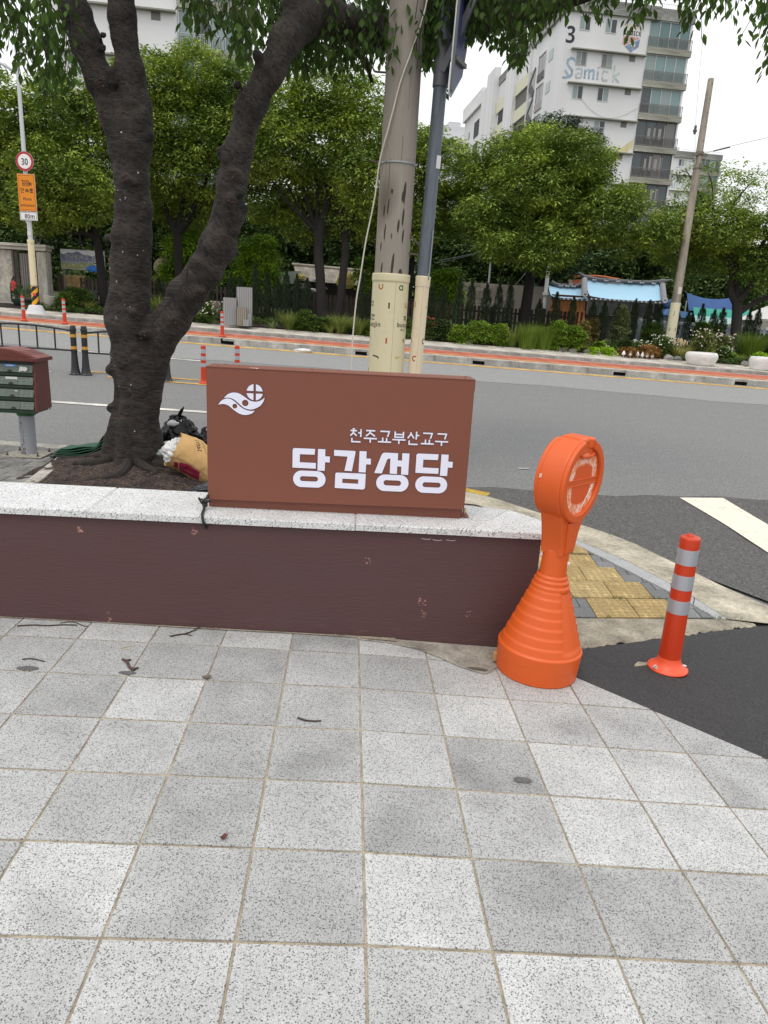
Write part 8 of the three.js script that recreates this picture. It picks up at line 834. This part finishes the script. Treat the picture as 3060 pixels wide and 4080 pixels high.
  // wooded slope behind the yards: each tree on its own
  const q = rng(200); const bgs = []; for (let i = 0; i < 16; i++) { const x = -24 + i * 3.5 + (q() - 0.5) * 1.4; bgs.push([x, -42 + (q() - 0.5) * 3, (x < 0 ? 6.6 : x < 8 ? 6.7 : 5.8) + q() * 1.4]); } for (let i = 0; i < 13; i++) { const x = -22 + i * 4.1 + (q() - 0.5) * 1.6; bgs.push([x, -47.5 + (q() - 0.5) * 3, (x < 8 ? 7.6 : 6.4) + q() * 1.6]); }
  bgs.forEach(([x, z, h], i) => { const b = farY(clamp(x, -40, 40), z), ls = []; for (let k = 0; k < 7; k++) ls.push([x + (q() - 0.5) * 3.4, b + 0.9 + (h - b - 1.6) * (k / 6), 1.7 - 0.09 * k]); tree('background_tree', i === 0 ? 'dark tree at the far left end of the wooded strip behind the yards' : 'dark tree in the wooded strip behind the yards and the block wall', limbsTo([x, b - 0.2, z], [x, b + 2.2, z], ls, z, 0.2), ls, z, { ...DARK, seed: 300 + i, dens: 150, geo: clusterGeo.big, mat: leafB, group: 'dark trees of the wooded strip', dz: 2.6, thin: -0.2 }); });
  // bright saplings in the yards
  for (const [x, y, R, z, seed, l] of [[-7.1, 3.4, 1.0, -29.8, 31, 'bright yellow green young tree seen in the fork of the big trunk'], [-4.2, 3.6, 0.85, -29.8, 32, 'bright yellow green young tree just right of the slanting dark limb'], [0.55, 3.45, 0.5, -30, 33, 'small bright green sapling peeking out left of the concrete pole'], [3.9, 2.9, 0.7, -29.8, 34, 'bright green sapling to the right of the grey post']]) { const ls = [[x, y, R], [x - R * 0.6, y - R * 0.7, R * 0.75], [x + R * 0.6, y - R * 0.6, R * 0.75], [x + R * 0.2, y + R * 0.8, R * 0.6], [x - R * 0.3, y + R * 0.6, R * 0.6], [x, y - R * 1.4, R * 0.7]]; tree('young_tree', l, limbsTo([x, farY(x, z), z], [x, y - R, z], ls, z, 0.05), ls, z, { ...LIME, seed, dens: 420, dz: 1.0, thin: -0.05 }); }
}
// ---------------------------------------------------------------- slim conifers before the fence
{
  const make = (seed) => { const t = thing('columnar_conifer', 'slim dark columnar conifer in the row before the picket fence', 'conifer', [0, 0, 0], 0, 'slim conifers before the picket fence'), r = rng(seed), mats = [], cols = []; mesh('trunk', cyl(0.03, 0.01, 0.95, 0, 0, 0, 6), M.barkFar, t); for (let i = 0; i < 520; i++) { const v = Math.pow(r(), 0.85), a = r() * 6.283, rad = 0.185 * Math.pow(Math.sin(Math.PI * Math.min(1, 0.16 + v * 0.80)), 0.8) * (v > 0.9 ? 0.4 : 1), k = 0.7 + r() * 0.6, q = Math.sqrt(r()); mats.push(compose(Math.cos(a) * rad * q, v * 0.98, Math.sin(a) * rad * q, 0.25, -a + 1.57, 0, 0.6 + r() * 0.5, 0.75)); cols.push(lin(0.042 * k, 0.064 * k, 0.030 * k)); } tag(instanced('foliage', sprig, leafB, mats, cols, t), null, null, null, 'stuff'); return t; };
  const sprig = (() => { const g = []; for (let i = 0; i < 5; i++) { const s = new THREE.BufferGeometry(), w = 0.008; s.setAttribute('position', new THREE.Float32BufferAttribute([-w, 0, 0, w, 0, 0, 0, 0.075, 0.01], 3)); s.setAttribute('uv', new THREE.Float32BufferAttribute(new Float32Array(6), 2)); s.computeVertexNormals(); g.push(s.rotateX(0.25).rotateY(i * 1.26).translate(Math.sin(i * 1.26) * 0.018, i * 0.012, Math.cos(i * 1.26) * 0.018)); } return mergeGeometries(g); })();
  const A = [make(1), make(2), make(3)];
  [[-4.92, 1.68], [-4.54, 1.62], [-3.94, 2.09], [-3.47, 1.81], [-3.04, 1.63], [-2.71, 1.95], [-2.3, 1.82], [-1.89, 1.71], [0.28, 2.04], [0.65, 1.63], [2.57, 1.68], [2.99, 1.74], [3.42, 1.82], [4.06, 2.12], [4.52, 2.07], [5.12, 1.99], [5.61, 2.09], [6.04, 2.17], [7.23, 1.56], [7.88, 1.86], [8.56, 1.74], [9.37, 1.65], [9.83, 1.65], [10.4, 1.6], [11.06, 1.81], [11.65, 1.8], [12.11, 1.53], [12.79, 1.66], [13.31, 1.48], [13.86, 1.81], [14.39, 1.62], [14.75, 1.71], [15.91, 1.71], [16.29, 1.8], [-7.88, 1.29], [-7.22, 1.25], [-6.45, 1.39], [-5.78, 1.49]].forEach(([x, h], i) => { const z = zb(x) - 7.4, p = [x, farY(x, z), z]; let o = A[i % 3]; if (i >= 3) o = dup(o, p, i * 1.7); else { o.position.set(...p); } o.scale.set(1.0 + (i % 4) * 0.06, h, 1.0 + (i % 4) * 0.06); });
}
// ---------------------------------------------------------------- planting bed
{
  const blade = (h, w, bend) => { const pos = [], idx = []; for (let i = 0; i <= 3; i++) { const u = i / 3, k = w * (1 - u * 0.95) / 2; pos.push(-k, h * u * (1 - 0.25 * bend * u), bend * h * u * u, k, h * u * (1 - 0.25 * bend * u), bend * h * u * u); if (i < 3) { const a = i * 2; idx.push(a, a + 1, a + 2, a + 1, a + 3, a + 2); } } const g = new THREE.BufferGeometry(); g.setAttribute('position', new THREE.Float32BufferAttribute(pos, 3)); g.setAttribute('uv', new THREE.Float32BufferAttribute(new Float32Array(pos.length / 3 * 2), 2)); g.setIndex(idx); g.computeVertexNormals(); return g; };
  const dot = new THREE.IcosahedronGeometry(0.021, 0);
  const K = { bush: ['leafy green bush', [[.028, .060, .012], [.075, .125, .020]], 'leaf'], bright: ['light green bushy shrub', [[.055, .11, .012], [.14, .22, .022]], 'leaf'], dark: ['dark green bush', [[.018, .035, .012], [.045, .07, .018]], 'leaf'], flower: ['green bush dotted with white flowers', [[.030, .065, .015], [.08, .13, .025]], 'leaf', [0.72, 0.70, 0.62]], redflower: ['dark green bush with small red flowers', [[.020, .04, .012], [.05, .085, .018]], 'leaf', [0.42, 0.04, 0.04]], pink: ['tall pale bush covered with small pinkish flowers', [[.06, .085, .025], [.14, .17, .05]], 'leaf', [0.66, 0.55, 0.50]], brown: ['brownish twiggy shrub', [[.07, .06, .02], [.14, .12, .04]], 'leaf'], sage: ['tall slender grey green shrub', [[.08, .105, .05], [.16, .20, .09]], 'leaf'], lime: ['low lime green plant', [[.12, .22, .01], [.26, .40, .03]], 'leaf'], white: ['white flower heads', [[.03, .06, .015], [.06, .1, .02]], 'leaf', [0.80, 0.80, 0.76]], rust: ['low reddish brown foliage plant', [[.10, .06, .018], [.22, .12, .035]], 'leaf'], grass: ['clump of long green ornamental grass', [[.06, .095, .02], [.17, .21, .06]], 'blade'], tuft: ['low tuft of striped pale grass', [[.14, .17, .05], [.30, .32, .12]], 'blade'], fine: ['feathery fine green plant', [[.045, .09, .012], [.13, .19, .03]], 'blade'], pampas: ['clump of grass with pale feathery plumes', [[.12, .15, .04], [.30, .28, .12]], 'blade', [0.52, 0.42, 0.25]], yucca: ['spiky blue green yucca', [[.06, .09, .045], [.13, .17, .08]], 'blade'] };
  const L = [[-10.85, -25.64, 0.7, 0.57, 'bush', 'right of the striped sign pole'], [-10.75, -26.6, 1.5, 0.7, 'bush', 'wide one before the brown picket fence at the left'], [-10.2, -26.2, 0.66, 0.41, 'tuft', 'near the picket fence left of the big trunk'], [-9.11, -26.25, 0.94, 0.55, 'bush', 'touching the left edge of the big trunk'], [-7.43, -25.88, 0.74, 0.93, 'grass', 'in the gap of the forked big trunk'], [-5.21, -23.6, 1.19, 0.61, 'flower', 'left of the grooved columns'], [-6.19, -24.61, 0.71, 0.65, 'bush', 'behind the lower slanting limb'], [-2.94, -23.3, 0.57, 0.38, 'yucca', 'right of the grooved columns'], [-2.3, -23.25, 1.01, 0.71, 'grass', 'at the left end of the middle planting bed'], [-1.77, -23.2, 0.92, 0.62, 'bush', 'below the twin trunks, left part'], [-1.2, -23.15, 1.0, 0.45, 'bush', 'below the twin trunks, centre'], [-0.84, -22.95, 0.67, 0.38, 'tuft', 'at the pavement edge below the twin trunks'], [-0.47, -23.1, 1.0, 0.78, 'grass', 'in the middle bed left of the concrete pole'], [0.17, -23.0, 0.91, 0.67, 'grass', 'just left of the concrete pole sleeve'], [0.58, -22.95, 0.66, 0.42, 'bush', 'right behind the concrete pole sleeve'], [1.97, -26.07, 0.56, 0.52, 'bush', 'between the concrete pole and the grey post'], [2.75, -24.31, 0.88, 0.61, 'redflower', 'right of the grey post'], [3.2, -23.74, 0.86, 0.65, 'dark', 'between the red flowers and the light green shrubs'], [3.8, -22.72, 0.98, 0.52, 'bright', 'leftmost of the light green row right of the grey post'], [4.45, -22.7, 1.31, 0.69, 'bright', 'broadest of the light green row right of the grey post'], [5.12, -22.65, 0.9, 0.66, 'bright', 'beside the grass at the end of the light green row'], [5.61, -22.6, 0.82, 0.74, 'grass', 'right of the light green row'], [6.23, -22.6, 0.98, 0.81, 'fine', 'in front of the single dark trunk'], [6.8, -22.6, 0.74, 0.76, 'fine', 'right below the orange boarded wall'], [7.2, -22.6, 0.98, 0.88, 'bright', 'below the orange boarded wall'], [7.77, -22.6, 0.9, 0.79, 'bright', 'below the left end of the dark house wall'], [8.09, -22.9, 0.49, 0.93, 'brown', 'beside the light green shrubs under the house'], [9.36, -25.84, 0.63, 0.93, 'brown', 'among the conifers before the house'], [10.5, -25.87, 0.74, 1.39, 'sage', 'standing among the conifers before the blue roof'], [8.85, -23.28, 0.34, 0.31, 'bright', 'small one behind the lime plants'], [8.43, -22.5, 0.42, 0.15, 'lime', 'left one at the kerb below the blue roof'], [8.92, -22.5, 0.59, 0.18, 'lime', 'right one at the kerb below the blue roof'], [9.27, -23.3, 0.41, 0.20, 'white', 'above the lime plants below the blue roof'], [10.3, -24.6, 0.47, 0.40, 'yucca', 'below the blue roof'], [9.68, -22.5, 0.98, 0.23, 'rust', 'left of the small white lamps'], [10.34, -22.5, 0.98, 0.36, 'rust', 'behind the small white lamps'], [10.02, -23.79, 0.69, 0.38, 'dark', 'between the lime plants and the white flowers'], [11.84, -25.92, 1.12, 0.91, 'bush', 'left of the foot of the right utility pole'], [11.05, -22.92, 1.0, 0.61, 'flower', 'left of the wide white planter'], [10.36, -23.11, 0.74, 0.42, 'flower', 'behind the rusty low plants'], [11.51, -22.6, 0.75, 0.56, 'pampas', 'beside the wide white planter'], [13.9, -26.03, 1.05, 1.04, 'bush', 'right of the foot of the right utility pole'], [14.5, -26.1, 0.75, 0.94, 'bush', 'between the right utility pole and the forked trunk'], [12.53, -22.95, 1.15, 0.86, 'pink', 'directly behind the wide white planter'], [13.71, -23.77, 0.79, 0.73, 'pink', 'left of the forked trunk foot'], [13.19, -22.7, 0.49, 0.43, 'flower', 'right behind the wide white planter'], [15.15, -24.51, 1.13, 0.95, 'fine', 'right of the forked trunk'], [13.79, -22.65, 0.59, 0.34, 'grass', 'left of the small white planter'], [14.85, -23.25, 0.61, 0.29, 'lime', 'behind the small white planter'], [16.85, -26.3, 0.9, 0.75, 'bush', 'at the right edge before the pale fence'], [13.44, -22.63, 0.39, 0.24, 'bright', 'small one between the two white planters']];
  L.forEach(([x, z, w, h, k, where], i) => { z = Math.min(z, zk(x) - 4.5 - w * 0.2); h *= 1.22; w *= 1.1;
    const [nm, [c0, c1], form, fl] = K[k], r = rng(900 + i), t = thing(form === 'blade' && k !== 'fine' ? 'ornamental_grass' : 'shrub', nm + ' ' + where, form === 'blade' && k !== 'fine' ? 'grass' : 'shrub', [x, farY(x, z) - 0.02, z], r() * 6), mats = [], cols = [], col = () => { const c = r(), k2 = 0.8 + r() * 0.4; return lin(lerp(c0[0], c1[0], c) * k2 * 1.9, lerp(c0[1], c1[1], c) * k2 * 1.8, lerp(c0[2], c1[2], c) * k2 * 1.5); };
    if (form === 'leaf') { const st = []; for (let s = 0; s < 7; s++) { const a = s * 0.9; st.push(taper([[0, 0, 0], [Math.cos(a) * w * 0.18, h * 0.4, Math.sin(a) * w * 0.18], [Math.cos(a) * w * 0.3, h * 0.75, Math.sin(a) * w * 0.3]], [0.012, 0.008, 0.003], 5, 3)); } mesh('stems', st, M.barkFar, t); const n = Math.round(260 * w * (h + 0.3) + 90); for (let j = 0; j < n; j++) { const u = Math.pow(r(), 0.7), a = r() * 6.283, q = Math.sqrt(r()), R = w * 0.5 * Math.sqrt(Math.max(0, 1 - Math.pow(u * 0.92, 2))) * (0.85 + 0.3 * N3(Math.cos(a) * 2 + i, u * 3, Math.sin(a) * 2)); mats.push(compose(Math.cos(a) * R * q, h * (0.04 + u * 0.92) * (1 - 0.18 * r()), Math.sin(a) * R * q * 0.8, (r() - 0.5), r() * 6.28, (r() - 0.5), k === 'lime' || k === 'rust' ? 1.2 : 0.8 + r() * 0.6)); cols.push(col()); } tag(instanced('foliage', clusterGeo.shrub, leafB, mats, cols, t), null, null, null, 'stuff'); }
    else { const g = k === 'yucca' ? blade(1, 0.09, 0.25) : k === 'fine' ? blade(1, 0.018, 0.25) : blade(1, 0.022, 0.6), n = k === 'yucca' ? 46 : k === 'fine' ? Math.round(900 * w) : Math.round(420 * w); for (let j = 0; j < n; j++) { const a = r() * 6.283, q = Math.sqrt(r()) * w * (k === 'fine' ? 0.42 : 0.2), H = h * (0.6 + 0.45 * r()); mats.push(compose(Math.cos(a) * q, 0, Math.sin(a) * q * 0.7, (k === 'yucca' ? 0.9 : k === 'fine' ? 0.25 : 0.35) * r(), -a + 1.57, (r() - 0.5) * 0.2, k === 'yucca' ? 0.5 : 1, H, H)); cols.push(col()); } tag(instanced('blades', g, leafB, mats, cols, t), null, null, null, 'stuff'); }
    if (fl) { const fm = [], n = k === 'pampas' ? 26 : k === 'white' ? 40 : Math.round(70 * w); for (let j = 0; j < n; j++) { const a = r() * 6.283, q = Math.sqrt(r()), u = 0.45 + 0.6 * r(); fm.push(k === 'pampas' ? compose(Math.cos(a) * 0.16 * w + (j % 3 - 1) * 0.14, h * (0.72 + 0.3 * r()), Math.sin(a) * 0.1, 0, a, 0, 1.1, 4.5, 1.1) : k === 'white' ? compose((j % 2 ? 0.11 : -0.11) + Math.cos(a) * 0.085 * q, h * (0.9 + 0.1 * r()), Math.sin(a) * 0.085 * q, 0, 0, 0, 1.0) : compose(Math.cos(a) * w * 0.5 * q, h * u, Math.sin(a) * w * 0.42 * q, 0, 0, 0, 0.7 + r() * 0.8)); } tag(instanced('flowers', dot, std(...fl, 0.8), fm, null, t), null, null, null, 'stuff'); }
  });
  // low filling of the bed between the named plants
  const r = rng(70), mats = [], cols = []; for (let i = 0; i < 5200; i++) { const x = -12 + r() * 32, z = zk(x) - 4.55 - r() * 3.6, k = 0.6 + r() * 0.8; if (x < -1.9 && x > -4.6 && z > -25.2) continue; mats.push(compose(x, farY(x, z) + 0.03 + r() * 0.12, z, (r() - 0.5), r() * 6, (r() - 0.5), 0.8 + r() * 0.8)); cols.push(lin(0.08 * k, 0.13 * k, 0.026 * k)); } tag(instanced('ground_cover', clusterGeo.shrub, leafB, mats, cols, scene), 'low green ground cover filling the bed between the shrubs', 'ground cover', null, 'stuff');
  const r3 = rng(71), ms = [0.16, 0.22, 0.30].map((c) => std(c, c * 0.95, c * 0.88, 0.9, { bumpMap: rep(T.bump, 2), bumpScale: 0.01 })); [[7.35, 'left end of the light green shrubs under the house'], [7.7, 'below the light green shrubs under the house'], [8.2, 'just left of the lime plants'], [8.55, 'between the two lime plants'], [9.1, 'at the right of the lime plants'], [11.0, 'left of the pampas clump, first'], [11.32, 'left of the pampas clump, second'], [13.6, 'between the planters, left'], [14.0, 'between the planters, right'], [4.05, 'at the foot of the first light green shrub']].forEach(([x, w]) => { const z = zk(x) - 4.5, g = new THREE.IcosahedronGeometry(1, 3), p = g.attributes.position, s = 0.09 + r3() * 0.05; for (let i = 0; i < p.count; i++) { const k = 1 + 0.3 * N3(p.getX(i) * 1.5 + x, p.getY(i) * 1.5, p.getZ(i) * 1.5); p.setXYZ(i, p.getX(i) * k * s * 1.3, p.getY(i) * k * s * 0.8, p.getZ(i) * k * s); } g.computeVertexNormals(); const m = tag(mesh('rock', g, ms[Math.floor(r3() * 3)]), 'small grey edging rock ' + w, 'rock'); m.position.set(x, farY(x, z) + 0.04, z); });
  // small white garden lamps
  const words = ['first', 'second', 'third', 'fourth', 'fifth', 'sixth']; [9.39, 9.62, 9.86, 10.03, 10.19, 10.36].forEach((x, i) => { const z = zk(x) - 4.32, t = thing('garden_lamp', 'little white bulb shaped garden lamp at the kerb, ' + words[i] + ' from the left', 'garden lamp', [x, farY(x, z), z], 0, 'white garden lamps along the bed'); mesh('stake', cyl(0.012, 0.012, 0.1, 0, 0, 0, 6), M.white, t); mesh('globe', lathe([[0, 0.06], [0.055, 0.08], [0.07, 0.12], [0.045, 0.17], [0.022, 0.22], [0, 0.24]], 14), std(0.80, 0.78, 0.74, 0.4), t); });
  { const t = thing('plastic_bottle', 'crushed clear white plastic bag lying at the far kerb below the middle bed', 'litter', [-1.5, S(-1.5, -18.95) + 0.03, -18.9]); mesh('bag', bag(61, 0.30, 0.07, 0.12, 24, 0.25), std(0.70, 0.70, 0.70, 0.4), t); }
}
// ---------------------------------------------------------------- put each thing's origin at its own base
for (const o of scene.children) if (o.isGroup && o.position.lengthSq() === 0 && !o.userData.kind) { o.updateMatrixWorld(true); const b = new THREE.Box3(); o.traverse((m) => { if (m.isMesh && !m.isInstancedMesh) b.expandByObject(m); }); const c = b.getCenter(new THREE.Vector3()); c.y = b.min.y; o.position.copy(c); for (const k of o.children) k.position.sub(c); }
renderer.render(scene, camera);
